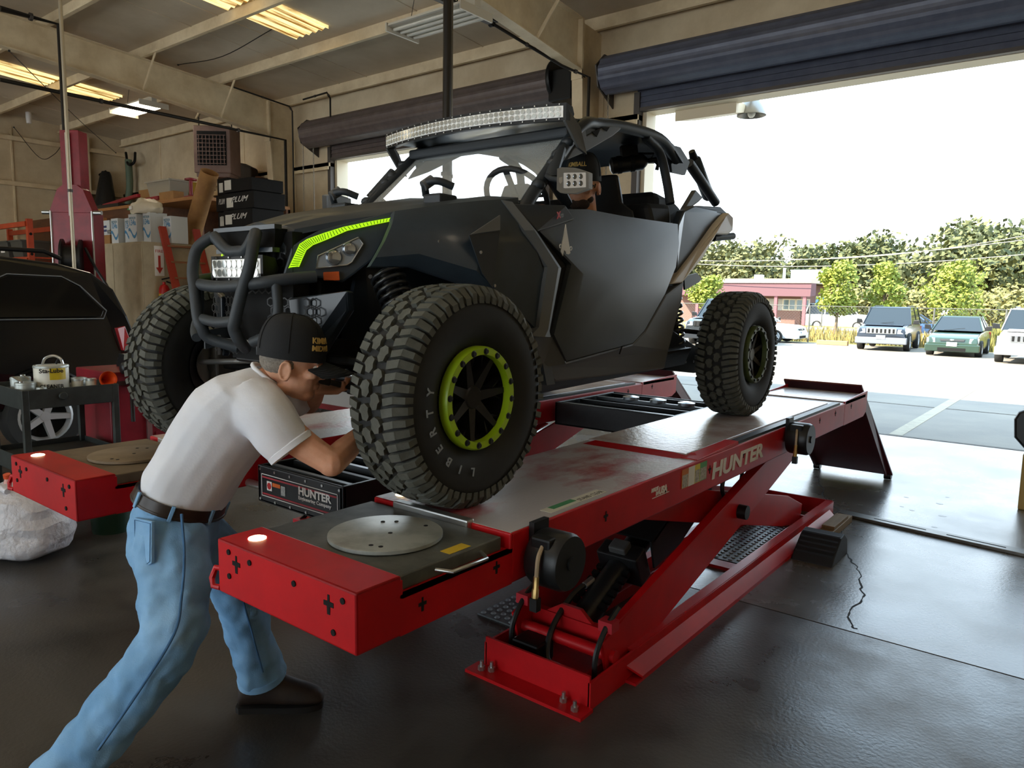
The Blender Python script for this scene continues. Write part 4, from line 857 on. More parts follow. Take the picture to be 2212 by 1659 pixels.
# ---- suspension
def spring(a, b, r, turns, wire, name, m):
    a, b = Vector(a), Vector(b); ax = (b-a).normalized(); x = ax.orthogonal().normalized(); y = ax.cross(x); n = turns*14
    return MB().tube([a.lerp(b, k/n)+(x*math.cos(2*PI*k/14)+y*math.sin(2*PI*k/14))*r for k in range(n+1)], wire, 7).build(name, m, car, 60)
M_spr = mat('spring_black', '#1c1f22', .35, coat=.3)
for s in (1, -1):
    xx = lambda x: XM+s*(x-XM)
    t0, t1 = N(832, 585, -2.05), N(885, 720, -1.93)
    t0 = V(xx(t0.x), t0.y, t0.z); t1 = V(xx(t1.x), t1.y, t1.z)
    spring(t0, t1, .058, 9, .0085, 'front_spring', M_spr); MB().cyl(t0, t1.lerp(t0, -.15), .03, 12).build('front_shock', M_blkm, car, 40)
    t0, t1 = N(1452, 640, -1.95), N(1463, 760, -1.93); t0 = V(xx(t0.x), t0.y, t0.z); t1 = V(xx(t1.x), t1.y, t1.z)
    spring(t0+V(0, 0, .05), t1, .045, 9, .0085, 'rear_spring', M_spr); MB().cyl(t0, t1, .022, 12).build('rear_shock', M_blkm, car, 40)
    hub = V(XM+s*.70, YF, 1.278)
    for dz, dy in ((-.07, .07), (-.07, .26), (.08, -.15), (.08, .14)):
        MB().bar(V(XM+s*(.13 if dz < 0 else .27), YF+dy, 1.30+dz), hub+V(-s*.02, 0, dz), .035, .03).build('control_arm', M_blkm, car, bevel=.006)
    MB().box(min(hub.x-.03, hub.x+.03), max(hub.x-.03, hub.x+.03), YF-.05, YF+.05, 1.19, 1.37).build('steering_knuckle', mat('hub_grey'), car, bevel=.01)
    MB().cyl(V(XM+s*.2, YF-.13, 1.338), hub+V(0, -.11, .02), .012, 10).build('tie_rod', M_sil, car, 40)
    MB().cyl(V(XM+s*.12, YF, 1.29), hub, .018, 10).build('drive_axle', M_blkm, car, 40)
    # trailing arm plate and rear links
    ta = [N(*p, -1.90) for p in ((1432, 730), (1452, 712), (1500, 745), (1560, 760), (1560, 800), (1500, 806), (1440, 800))]
    ta = [V(xx(p.x), p.y, p.z) for p in ta]; tp = MB().prism(ta, (-s*.05, 0, 0)).build('trailing_arm', M_blkm, car, bevel=.006)
    for q in ((1481, 782), (1498, 781)):
        c = N(*q, -1.898); MB().lathe([(.008, 0), (.008, .003), (0, .003)], V(xx(c.x), c.y, c.z), (s, 0, 0), 10).build('arm_bolt', M_sil, tp)
    for (z_, dy) in ((1.40, .03), (1.22, .06)): MB().cyl(V(XM+s*.15, 4.55+dy, z_+.02), V(XM+s*.70, YB+.03, z_), .016, 10).build('radius_rod', M_blkm, car, 40)
    MB().cyl(V(XM+s*.15, YB, 1.28), V(XM+s*.72, YB, 1.278), .022, 10).build('rear_axle', M_blkm, car, 40)
MB().box(XM-.22, XM+.22, 3.9, 4.60, 1.22, 1.42).build('rear_frame', M_blkm, car, bevel=.02)
# fire extinguisher strapped under the roof
p0, p1 = at(1318, 359, d=4.28), at(1394, 348, d=4.28)
fe = thing('fire_extinguisher', 'small black fire extinguisher strapped under the vehicle roof behind the driver', 'fire extinguisher', tuple((p0+p1)/2-V(0, 0, .05)))
MB().tube([p0, p0.lerp(p1, .05), p0.lerp(p1, .9), p1, p1+(p1-p0)*.06], [.03, .048, .048, .032, .018], 18).build('bottle', M_blk, fe, 50)
d_ = (p1-p0).normalized(); MB().tube([p1, p1+d_*.07], .014, 10).build('valve', M_blkm, fe, 40)
MB().tube([p1+d_*.03, p1+d_*.05+V(0, 0, .035), p1-d_*.05+V(0, 0, .048)], .008, 7).build('lever', M_blkm, fe, 40)
MB().tube([p1+d_*.05, p1+d_*.075+V(0, 0, -.03), p1+d_*.07+V(0, 0, -.06)], [.008, .010, .012], 7).build('nozzle', M_blkm, fe, 40)
for t in (.25, .62):
    c = p0.lerp(p1, t); MB().tube([c-d_*.012, c+d_*.012], .051, 18).build('strap', M_seat, fe, 40)
MB().bar(p0.lerp(p1, .3)+V(0, 0, .066), p0.lerp(p1, .75)+V(0, 0, .066), .06, .075).build('mount', M_blkm, fe)
# ================================================================ PEOPLE
M_skin = mat('skin', '#dba88a', .55, col2='#cb9274', scale=14, detail=5, lo=.3, hi=.7, sss=.08, bump=.06, bscale=90)
M_hair = mat('hair_grey', '#6d655c', .8, col2='#8d857a', scale=120)
M_beard = mat('beard_dark', '#2a1f19', .85, col2='#3a2b22', scale=150, bump=.3, bscale=200)
M_shirt = mat('shirt_white', '#e2e5ec', .85, col2='#d8dbe2', scale=3, bump=.05, bscale=120)
M_jean = mat('denim', '#8fbadf', .85, col2='#6b9cc6', scale=3.2, detail=7, lo=.35, hi=.68, bump=.15, bscale=260)
M_jean2 = mat('denim_seam', '#47719a', .85)
M_belt = mat('belt_leather', '#2c2119', .4)
M_cap = mat('cap_black', '#16181b', .8, bump=.1, bscale=300)
M_boot = mat('boot_leather', '#241b17', .55, col2='#352820', scale=12)
M_gold = mat('cap_print', '#caa85e', .6)
def ring(c, a, b, ra, rb, n=14, pw=1.0): return [c+a*(ra*math.cos(2*PI*k/n))+b*(rb*math.sin(2*PI*k/n)) for k in range(n)]
def limb(mb, path, rs, n=12, sub_=4, cap_=True):
    p = crv(path, sub_); m = len(p); k = len(rs)-1; rr = []
    for i in range(m):
        t = i/(m-1)*k; j = min(int(t), k-1); f = t-j; rr.append(rs[j]*(1-f)+rs[j+1]*f)
    mb.tube(p, rr, n)
    mb.ell(p[0], rr[0], rr[0], rr[0], 10, 8); 
    if cap_: mb.ell(p[-1], rr[-1], rr[-1], rr[-1], 10, 8)
def soft(mb, name, m, parent, vox, it=6, disp=None):
    o = MB.build(mb, name, m, parent)
    r = o.modifiers.new('remesh', 'REMESH'); r.mode = 'VOXEL'; r.voxel_size = vox; r.use_smooth_shade = True
    s = o.modifiers.new('smooth', 'SMOOTH'); s.iterations = it; s.factor = .5
    if disp:
        t = bpy.data.textures.new(name+'_folds', 'CLOUDS'); t.noise_scale = disp[1]; t.noise_depth = 1
        d = o.modifiers.new('folds', 'DISPLACE'); d.texture = t; d.strength = disp[0]; d.texture_coords = 'LOCAL'; d.mid_level = .5
    return o
def hand(mb, w, d, n, th, curl=.5, L=.18):
    """palm and five separate fingers: wrist, direction, palm normal, thumb side (+1/-1), curl"""
    d, n = Vector(d).normalized(), Vector(n); n = (n-d*n.dot(d)).normalized(); s = d.cross(n)*th
    rg = []
    for t, hw, ht in ((0, .026, .017), (.25, .034, .016), (.5, .040, .015)): rg.append(ring(w+d*L*t, s, n, hw, ht, 12))
    mb.loft(rg); mb.ell(w+d*L*.5, .03, .03, .014, 10, 6)
    for k, (off, ln) in enumerate(((.030, .070), (.011, .080), (-.009, .074), (-.028, .058))):
        p = w+d*L*.47+s*off; pts = [p]; dd = d.copy()
        for j, f in enumerate((.45, .32, .23)):
            a = curl*(.55 if j == 0 else .95); dd = (dd*math.cos(a)+n*math.sin(a)).normalized(); nn_ = dd
            n2 = (n*math.cos(a)-d*math.sin(a)); pts.append(pts[-1]+dd*ln*f); d_, n = d, n
        limb(mb, pts, [.0098, .0092, .0085, .0070], 8, 2)
    p = w+d*L*.12+s*.028; t1 = (d*.55+s*.75+n*.35).normalized(); t2 = (d*.85+s*.25+n*.5).normalized()
    limb(mb, [p, p+t1*.042, p+t1*.042+t2*.03, p+t1*.045+t2*.055], [.013, .0115, .010, .008], 8, 2)
def head(mb, c, f, up, s):
    R = Matrix((f, s, up)).transposed()
    mb.ell(c+up*.022-f*.008, .098, .078, .098, 20, 14, R)          # cranium
    mb.ell(c+f*.030-up*.045, .062, .058, .075, 16, 12, R)          # face
    mb.ell(c+f*.052-up*.098, .034, .036, .026, 12, 8, R)           # chin
    mb.ell(c+f*.012-up*.078, .055, .056, .034, 12, 8, R)           # jaw
    mb.ell(c+f*.080+up*.012, .018, .050, .012, 10, 8, R)           # brow
    mb.loft([ring(c+f*.085-up*.002, s, f, .008, .008, 8), ring(c+f*.103-up*.032, s, f, .012, .012, 8), ring(c+f*.094-up*.045, s, f, .015, .008, 8)])
    mb.ell(c+f*.104-up*.036, .011, .012, .010, 8, 6, R)            # nose tip
    mb.ell(c+f*.088-up*.064, .010, .024, .006, 8, 6, R); mb.ell(c+f*.086-up*.074, .010, .021, .007, 8, 6, R)    # lips
    for q in (-1, 1):
        mb.ell(c+f*.070+s*(q*.052)-up*.028, .022, .018, .016, 8, 6, R)           # cheek bone
        e = c-f*.006+s*(q*.077)-up*.022
        mb.tube([e+f*(.017*math.cos(t)-.004)+up*(.030*math.sin(t))+s*(q*.009) for t in [2*PI*k/14 for k in range(14)]], .0052, 6, closed=True); mb.ell(e+s*(q*.003), .014, .009, .022, 8, 6, R); mb.ell(e-up*.026+f*.002, .008, .006, .009, 8, 6, R)
def face_bits(body, c, f, up, s, iris='#3c4a52'):
    R = Matrix((f, s, up)).transposed()
    for q in (-1, 1):
        e = c+f*.0795+s*(q*.031)-up*.006
        ey = MB().ell(e, .012, .0135, .0105, 12, 8, R).build('eye', mat('eye_white', '#d8d2ca', .3), body, 60)
        MB().ell(e+f*.009, .004, .006, .006, 10, 6, R).build('iris', mat('iris'+iris, iris, .2), ey, 60)
        MB().tube([e+f*.006+s*.018*q+up*.008, e+f*.012+up*.0115, e+f*.011-s*.016*q+up*.008], .0035, 6).build('eyelid', M_skin, body, 60)
        MB().tube([e+f*.004+s*.022*q+up*.018, e+f*.014+up*.024, e+f*.013-s*.018*q+up*.018], [.002, .004, .003], 6).build('eyebrow', M_hair, body, 60)
def cap(par, c, f, up, s, lines, m=M_cap):
    R = Matrix((f, s, up)).transposed(); q = MB(); rg = []; hd = 1 if f.cross(s).dot(up) > 0 else -1
    for j in range(9):
        th = PI/2*j/8; h = .125*math.sin(th); k = math.cos(th)**.62 if j < 8 else .02
        rg.append([c+up*(h+.008)+f*(.112*k*math.cos(t)-.006-.01*j/8)+s*(.091*k*math.sin(t)) for t in [2*PI*i/28 for i in range(28)]])
    rg.insert(0, [p-up*.022 for p in rg[0]])
    q.loft(rg); cp = q.build('cap', m, par, 60)
    MB().lathe([(.008, 0), (.006, .005), (0, .006)], c+up*.131-f*.016, up, 10).build('cap_button', m, cp, 50)
    sm = MB()
    for i in range(6):
        t = 2*PI*(i+.5)/6; sm.tube([c+up*(.125*math.sin(PI/2*j/8)+.009)+f*(.1132*(math.cos(PI/2*j/8)**.62 if j < 8 else .02)*math.cos(t)-.006-.01*j/8)+s*(.0922*(math.cos(PI/2*j/8)**.62 if j < 8 else .02)*math.sin(t)) for j in range(9)], .0012, 4)
    parts(sm, 'cap_seam', mat('cap_seam', '#0c0d0f', .8), cp)
    br = MB(); rows = []
    for i in range(7):
        r_ = []
        for j in range(11):
            a = -1+2*j/10; x = s*(.082*a*(1-.10*i/6)); fw = .060+(.045*(1-a*a)**.5)+(.098*(1-.50*a*a))*i/6*1.0
            r_.append(c+x+f*fw-up*(.012+.022*a*a+.022*(i/6)))
        rows.append(r_)
    grid(rows, -up*.005, br); bo = br.build('cap_brim', m, cp, 50)
    for i in (2, 3, 4, 5):
        MB().tube([p+up*.0008 for p in rows[i]], .0010, 4).build('brim_stitch', mat('stitch_grey', '#3a3c3e', .8), bo)
    for tx, h, sz, sh in lines:
        me = text('cap_lettering', tx, M_gold, None, (0, 0, 0), (1, 0, 0), (0, 1, 0), sz, .0008, .1, .0006, 'CENTER')
        for v in me.data.vertices:
            x, y, z = v.co; t = hd*x/.098+sh; hh = h+y; th = math.asin(max(0, min(.99, (hh-.008)/.125))); k = math.cos(th)**.62
            v.co = c+up*hh+f*((.1135*k+z)*math.cos(t)-.006-.01*th/(PI/2))+s*((.0925*k+z)*math.sin(-t)*-1)
        me.parent = cp
    return cp
W = lambda a, b, d: at(a, b, d=d)
FH = V(FW.x, FW.y, 0).normalized(); RH = V(RT.x, RT.y, 0).normalized(); ZZ = V(0, 0, 1)
# ---------------------------------------------------------------- the mechanic
wk = thing('person', 'person in white t-shirt, jeans and black cap bending under the front of the vehicle', 'person', (-2.35, 1.25, 0))
hc = W(632, 783, 2.44); hf = (RH*.975+FH*.16-ZZ*.14).normalized(); hs = (-FH*.97+RH*.16).normalized(); hs = (hs-hf*hs.dot(hf)).normalized(); hu = hs.cross(hf); hu = hu if hu.z > 0 else -hu
sk = MB(); head(sk, hc, hf, hu, hs)
neck0 = W(575, 838, 2.52)
limb(sk, [W(560, 850, 2.52), W(588, 828, 2.51), W(612, 800, 2.50)], [.075, .062, .062])
tx = [W(400, 1060, 2.5), W(455, 970, 2.5), W(520, 895, 2.5), W(560, 850, 2.5)]; limb(sk, tx, [.10, .11, .12, .09])
shR, elR, wrR = W(578, 893, 2.36), W(716, 1000, 2.36), W(795, 925, 2.60)
limb(sk, [shR, shR.lerp(elR, .5)+V(0, 0, -.012), elR], [.056, .052, .043]); limb(sk, [elR, elR.lerp(wrR, .35), wrR], [.045, .044, .029])
hand(sk, wrR, (wrR-elR).normalized()+FH*.2, V(0, 0, 1), 1, .55)
shL, elL, wrL = W(600, 850, 2.78), W(668, 872, 3.00), W(688, 842, 2.80)
limb(sk, [shL, elL], [.052, .042]); limb(sk, [elL, elL.lerp(wrL, .4), wrL], [.042, .040, .027])
hand(sk, wrL, RH*.9-FH*.15+ZZ*.10, ZZ*.8-FH*.4, -1, .85)
body = soft(sk, 'body', M_skin, wk, .0042, 3)
face_bits(body, hc, hf, hu, hs)
q = MB(); R = Matrix((hf, hs, hu)).transposed(); q.ell(hc+hu*.004-hf*.020, .088, .0805, .060, 20, 12, R); q.build('hair', M_hair, wk, 60)
cap(wk, hc+hu*.028, hf, hu, hs, (('KIMBALL', .050, .027, .34), ('MIDWEST', .026, .025, .34)))
# t-shirt
u1 = (RT*-.81+UP*.585).normalized(); sh = MB(); lat = FW
def tr_(px, py, hb, hl, d=2.5): return ring(W(px, py, d), u1, lat, hb, hl, 20)
sh.loft([tr_(388, 1088, .125, .165), tr_(396, 1066, .138, .175), tr_(428, 1010, .142, .180), tr_(468, 950, .145, .190), tr_(512, 892, .148, .205), tr_(548, 855, .125, .205), tr_(572, 832, .088, .155), tr_(588, 816, .066, .085)])
sl1 = W(630, 968, 2.355)
sh.tube(crv([W(540, 868, 2.40), W(575, 900, 2.36), W(605, 940, 2.35), sl1], 4), [.100, .099, .098, .096, .094, .092, .090, .088, .086, .084, .082, .080, .079], 16)
limb(sh, [W(575, 850, 2.70), W(615, 862, 2.84), W(640, 866, 2.92)], [.09, .075, .065], 14)
shirt = soft(sh, 't_shirt', M_shirt, wk, .008, 4, (.016, .13))
ax = (sl1-W(600, 930, 2.35)).normalized(); MB().tube([sl1-ax*.016, sl1-ax*.012, sl1+ax*.006, sl1+ax*.007], [.078, .0815, .0815, .078], 28).build('sleeve_hem', M_shirt, shirt, 40)
MB().tube(ring(W(590, 815, 2.505), u1, lat, .078, .084, 28), .008, 8, closed=True).build('collar', M_shirt, shirt, 60)
st = []
for k in range(9):
    t = k/8; a = -.9+1.9*t; ct = W(583, 907, 2.35); d1 = (RT*.45-UP*-.0+UP*.30).normalized(); st.append(ct+RT*(.075*math.sin(a))+UP*(.075*math.sin(a)*.62)-FW*(.088*math.cos(a*.75)))
# jeans
jn = MB(); hipc = W(380, 1150, 2.5)
jn.loft([ring(W(388, 1092, 2.5), (RT*-.92+UP*.38).normalized(), FW, .130, .168, 20), ring(W(378, 1135, 2.5), (RT*-.97+UP*.2).normalized(), FW, .140, .178, 20), ring(W(372, 1185, 2.5), RT*-1, FW, .138, .172, 20), ring(W(375, 1225, 2.5), RT*-1, FW, .10, .13, 20)])
knR, anR = W(365, 1385, 2.30), W(110, 1705, 2.22)
limb(jn, [W(368, 1160, 2.42), W(378, 1270, 2.38), knR, W(275, 1510, 2.27), W(165, 1640, 2.24), anR], [.118, .116, .100, .094, .088, .090], 16, cap_=False)
knL, anL = W(505, 1255, 2.70), W(566, 1462, 2.87)
limb(jn, [W(415, 1150, 2.62), W(470, 1205, 2.66), knL, W(540, 1370, 2.80), anL], [.115, .105, .090, .084, .088], 16, cap_=False)
hemL = (anL-W(540, 1370, 2.80)).normalized()
jeans = soft(jn, 'jeans', M_jean, wk, .0085, 4, (.030, .08))
MB().tube(ring(W(388, 1088, 2.5), (RT*-.93+UP*.36).normalized(), FW, .143, .182, 36), [.006]*36, 6, closed=True, flat=None).build('belt_edge', M_belt, wk, 60)
bl = MB(); b0 = W(391, 1079, 2.5); ba = (RT*-.93+UP*.36).normalized(); bn = (RT*.36+UP*.93).normalized()
bl.loft([ring(b0-bn*.020, ba, FW, .146, .186, 40), ring(b0+bn*.020, ba, FW, .143, .183, 40), ring(b0+bn*.020, ba, FW, .135, .175, 40), ring(b0-bn*.020, ba, FW, .138, .178, 40), ring(b0-bn*.020, ba, FW, .146, .186, 40)], caps=False); belt = bl.build('belt', M_belt, wk, 50)
for t in (3.5, 4.35, 5.2, 2.6):
    c = b0+ba*(.148*math.cos(t))+FW*(.188*math.sin(t)); o = (ba*math.cos(t)+FW*math.sin(t)).normalized(); MB().obox(c, bn*.026, o.cross(bn)*.006, o*.004).build('belt_loop', M_jean, belt, bevel=.002)
MB().tube([anL-hemL*.022, anL-hemL*.018, anL+hemL*.004, anL+hemL*.006], [.088, .0915, .0925, .089], 30).build('trouser_hem', M_jean, jeans, 50)
# back pocket and side seam
pc = W(318, 1178, 2.5)-FW*.125+RT*0
n_ = (RT*-.62-FW*.78).normalized(); w_ = n_.cross(UP).normalized(); pv = n_.cross(w_).normalized(); pv = pv if pv.z > 0 else -pv
pc = W(318, 1172, 2.322)+n_*.002
pk = MB().prism([pc+w_*a+pv*b for a, b in ((-.058, .075), (.058, .075), (.055, -.055), (0, -.082), (-.055, -.055))], n_*.012).build('back_pocket', M_jean, jeans, bevel=.003)
MB().tube([pc+n_*.013+w_*a+pv*b for a, b in ((-.052, .068), (.052, .068), (.049, -.050), (0, -.075), (-.049, -.050))], .0015, 4, closed=True).build('pocket_stitch', M_jean2, pk)
sm = [W(392, 1110, 2.318), W(398, 1200, 2.292), W(392, 1290, 2.262), W(376, 1370, 2.204), W(302, 1490, 2.174), W(212, 1620, 2.150)]
MB().tube(crv(sm, 6), .0045, 6).build('side_seam', M_jean2, jeans, 60)
sm = [W(526, 1300, 2.648), W(548, 1380, 2.706), W(568, 1452, 2.768)]; MB().tube(crv(sm, 6), .0035, 6).build('side_seam', M_jean2, jeans, 60)
# boots
def boot(an, d, name):
    d = Vector(d).normalized(); s = V(-d.y, d.x, 0); g = V(an.x, an.y, 0); b = MB(); rg = []
    for t, hw, h in ((-.10, .036, .09), (-.085, .046, .15), (-.02, .050, .19), (.04, .052, .16), (.10, .057, .118), (.16, .056, .098), (.205, .046, .078), (.228, .026, .058)):
        c = g+d*t; rg.append([c-s*hw+ZZ*.022, c+s*hw+ZZ*.022, c+s*hw*1.0+ZZ*(h*.55), c+s*hw*.55+ZZ*h, c-s*hw*.55+ZZ*h, c-s*hw+ZZ*(h*.55)])
    b.loft(rg); o = b.build(name, M_boot, wk, 60); sd = o.modifiers.new('sub', 'SUBSURF'); sd.levels = 2; sd.render_levels = 2
    so = MB(); so.loft([[g+d*t-s*hw, g+d*t+s*hw, g+d*t+s*hw+ZZ*.024, g+d*t-s*hw+ZZ*.024] for t, hw in ((-.105, .028), (-.09, .044), (0, .046), (.10, .054), (.17, .052), (.21, .036), (.222, .018))]); so.build('sole', mat('boot_sole', '#191614', .7), o, 40)
    MB().tube([g+ZZ*.06-d*.012, g+ZZ*.14-d*.012], [.046, .050], 14).build('ankle', M_boot, o, 50)
    for k in range(4): MB().tube([g+d*(.03+.022*k)-s*.02+ZZ*(.098-.010*k), g+d*(.032+.022*k)+s*.02+ZZ*(.100-.010*k)], .003, 5).build('lace', mat('lace', '#3a3430', .8), o)
boot(W(572, 1495, 2.87), RH*.97+FH*.10, 'boot'); boot(V(anR.x, anR.y, 0)-RH*.06, RH*.95+FH*.2, 'boot')
# black bar tool in the mechanic's hand
t0, t1 = W(688, 820, 2.73), W(775, 840, 2.78)
tl = thing('pry_bar', 'square black bar tool held in the bending mechanic\'s hand beside the tyre', 'tool', tuple(t0))
MB().bar(t0, t1, .020, .020).build('shank', M_blk, tl, bevel=.003); MB().bar(t0-(t1-t0).normalized()*.01, t0+(t1-t0).normalized()*.045, .026, .026).build('grip', M_blkm, tl, bevel=.004)
# ---------------------------------------------------------------- the driver
dc = at(1259, 400, x=-2.12); df_ = V(.22, -.95, -.12).normalized(); ds = V(.95, .22, 0); ds = (ds-df_*ds.dot(df_)).normalized(); du = ds.cross(df_); du = du if du.z > 0 else -du
dr = thing('person', 'person with dark beard and black cap in the driver seat behind the mirror', 'person', (dc.x, dc.y, 1.5))
b = MB(); head(b, dc, df_, du, ds); limb(b, [dc-du*.20-df_*.05, dc-du*.06-df_*.02], [.062, .058])
chest = dc-du*.30-df_*.03
limb(b, [chest+du*.02, chest-du*.18, chest-du*.32], [.09, .11, .11])
for q in (-1, 1):
    s0 = chest+ds*(q*.19)-du*.02; e0 = s0+V(q*.04, -.10, -.24); w0 = V(XM+.30+q*.15, 2.80, 2.03); limb(b, [s0, e0], [.055, .045]); limb(b, [e0, w0+V(0, .06, -.02)], [.043, .03]); hand(b, w0+V(0, .06, -.02), V(0, -1, .2), V(0, 0, -1), -q, .9)
db = soft(b, 'body', M_skin, dr, .0055, 3); face_bits(db, dc, df_, du, ds, '#33261d')
R = Matrix((df_, ds, du)).transposed(); b = MB(); b.ell(dc+df_*.050-du*.094, .048, .052, .036, 14, 10, R); b.ell(dc+df_*.022-du*.072, .054, .0635, .030, 14, 10, R); b.build('beard', M_beard, dr, 60)
b = MB(); b.ell(dc-df_*.015, .088, .080, .05, 16, 10, R); b.build('hair', M_beard, dr, 60)
cap(dr, dc+du*.030, df_, du, ds, (('KIMBALL', .060, .030, 0.0),))
ts = MB(); ts.loft([ring(chest-du*.38, df_, ds, .12, .17, 16), ring(chest-du*.18, df_, ds, .14, .20, 16), ring(chest-du*.02, df_, ds, .12, .21, 16), ring(chest+du*.08, df_, ds, .08, .13, 16), ring(chest+du*.13, df_, ds, .065, .075, 16)])
for q in (-1, 1): limb(ts, [chest+ds*(q*.16), chest+ds*(q*.20)-du*.05+V(0, -.02, -.04), chest+ds*(q*.22)-du*.05+V(0, -.06, -.13)], [.08, .075, .068])
soft(ts, 't_shirt', mat('shirt_black', '#17191d', .85), dr, .010, 5)
lg = MB()
for q in (-1, 1): limb(lg, [chest-du*.36+ds*(q*.08), chest-du*.33+ds*(q*.10)+V(0, -.32, .0), V(chest.x+q*.1, chest.y-.62, 1.40)], [.085, .075, .05])
soft(lg, 'trousers', mat('trousers_dark', '#23262c', .85), dr, .012, 4)
# ================================================================ SHOP FURNITURE AND STOCK
M_cream = mat('cabinet_cream', '#b9ab8d', .5, col2='#a5967a', scale=3)
M_ply = mat('plywood', '#6d4428', .65, col2='#54341f', scale=3, detail=6, stretch=(.4, 2, 2))
M_ply2 = mat('plywood_light', '#a5713f', .6, col2='#8f5f33', scale=4, stretch=(.4, 2, 2))
M_card = mat('cardboard', '#9c7140', .8, col2='#8a6238', scale=5)
M_hoist = mat('hoist_red', '#8c1f2b', .4, col2='#741722', scale=4)
M_orange = mat('rack_orange', '#b9441f', .5, col2='#a33a1b', scale=4)
M_suv = mat('suv_black', '#0c0d0f', .18, coat=.5)
M_suvg = mat('suv_glass', '#08090b', .08)
M_cart = mat('cart_grey', '#3b3f3c', .5, col2='#2c2f2c', scale=6, metal=.3)
def sbox(name, label, cat, x0, x1, y0, y1, z0, z1, m, group=None, bevel=.006, lid=None):
    """carton: body plus lid flaps with a tape strip"""
    t = thing(name, label, cat, ((x0+x1)/2, (y0+y1)/2, z0), group=group)
    MB().box(x0, x1, y0, y1, z0, z1-.004).build('carton', m, t, bevel=bevel)
    ym = (y0+y1)/2
    MB().box(x0, x1, y0, ym-.003, z1-.004, z1).build('flap', m, t); MB().box(x0, x1, ym+.003, y1, z1-.004, z1).build('flap', m, t)
    return t
# --- dark SUV parked beside the tool cart
sx = -8.0
suv = thing('parked_suv', 'glossy black SUV with tinted rear side glass behind the tool cart', 'car', (sx-.9, 1.6, 0))
Q = lambda a, b, x=sx: at(a, b, x=x)
prof = [(-1.2, .45), (-1.2, 1.10), (-.9, 1.25), (.1, 1.30), (.75, 1.88), (2.2, 1.95), (3.0, 1.87), (3.30, 1.79), (3.50, 1.62), (3.60, 1.35), (3.66, 1.12), (3.66, .55), (3.35, .45)]
def ringx(x, k, ins): return [V(x, y, z) if z < 1.22 else V(x-ins*(z-1.2)/.7, y*(1)+(0), z) for y, z in prof]
b = MB(); b.loft([ringx(sx, 0, .16), [V(sx-1.85, p.y, p.z) if p.z < 1.22 else V(sx-1.85+.16*(p.z-1.2)/.7, p.y, p.z) for p in ringx(sx, 0, 0)]]); b.build('body', M_suv, suv, bevel=.03)
gx = lambda z: sx+.004-.16*(z-1.2)/.7
def sidepane(pts, name): MB().prism([V(gx(z), y, z) for y, z in pts], (.006, 0, 0)).build(name, M_suvg, suv, bevel=.003)
sidepane([(2.42, 1.34), (2.44, 1.68), (2.55, 1.73), (3.0, 1.72), (3.15, 1.64), (3.36, 1.40), (3.33, 1.34)], 'quarter_glass'); sidepane([(1.3, 1.34), (1.32, 1.72), (2.28, 1.74), (2.28, 1.34)], 'door_glass')
fr = MB().tube([V(gx(z)+.004, y, z) for y, z in ((2.40, 1.32), (2.42, 1.69), (2.54, 1.75), (3.01, 1.74), (3.17, 1.65), (3.39, 1.40), (3.35, 1.32))], .007, 5, closed=True).build('glass_trim', mat('chrome_dim', '#85898e', .35, metal=.5), suv)
MB().tube([V(sx-.22, .9, 1.96), V(sx-.22, 1.0, 2.0), V(sx-.22, 2.9, 1.985), V(sx-.22, 3.05, 1.92)], .022, 8).build('roof_rail', M_blkm, suv, 50)
MB().prism([V(sx+.004, 3.52, .98), V(sx+.002, 3.47, 1.22), V(sx-.02, 3.56, 1.24), V(sx-.0, 3.63, 1.0)], (-.10, 0, 0)).build('tail_light', mat('tail_red', '#a81c22', .25, coat=.5), suv, bevel=.006)
MB().box(sx-1.8, sx+.02, 3.58, 3.68, .48, .72).build('rear_bumper', M_suv, suv, bevel=.03)
def alloy(c, ax, R=.36, rimr=.24, name='wheel', par=None, col=mat('alloy_silver', '#b9babb', .32, metal=.35)):
    c = Vector(c); w = MB().lathe([(rimr, -.09), (R*.93, -.11), (R, -.07), (R, .07), (R*.93, .11), (rimr, .09)], c, ax, 36, caps=False).build(name, M_rubs, par, 40)
    ri = MB(); x = Vector(ax).normalized(); u = x.orthogonal().normalized(); v = x.cross(u)
    ri.lathe([(rimr*1.02, .092), (rimr*.93, .100), (rimr*.90, .05), (rimr*.88, .02)], c, ax, 32, caps=False); ri.lathe([(0, .09), (.045, .088), (.05, .04), (0, .04)], c, ax, 16)
    for k in range(5):
        t = 2*PI*k/5+.4; e = u*math.cos(t)+v*math.sin(t); f = x.cross(e); ri.hexa([c+e*.03-f*.035+x*.03, c+e*.03+f*.035+x*.03, c+e*rimr*.93+f*.028+x*.05, c+e*rimr*.93-f*.028+x*.05], [c+e*.03-f*.03+x*.08, c+e*.03+f*.03+x*.08, c+e*rimr*.93+f*.024+x*.092, c+e*rimr*.93-f*.024+x*.092])
    ri.build('alloy_rim', col, w, 35); MB().lathe([(0, .0), (rimr*.9, .0), (rimr*.9, .01), (0, .01)], c, ax, 24).build('brake_disc', M_hole, w)
    return w
for yy in (2.75, -.35): alloy((sx-.06, yy, .37), (1, 0, 0), par=suv)
MB().tube([V(sx+.005, 2.75+.44*math.cos(t), .40+.44*math.sin(t)) for t in [PI*k/14 for k in range(15)]], .02, 6).build('wheel_arch', M_suv, suv, 50)
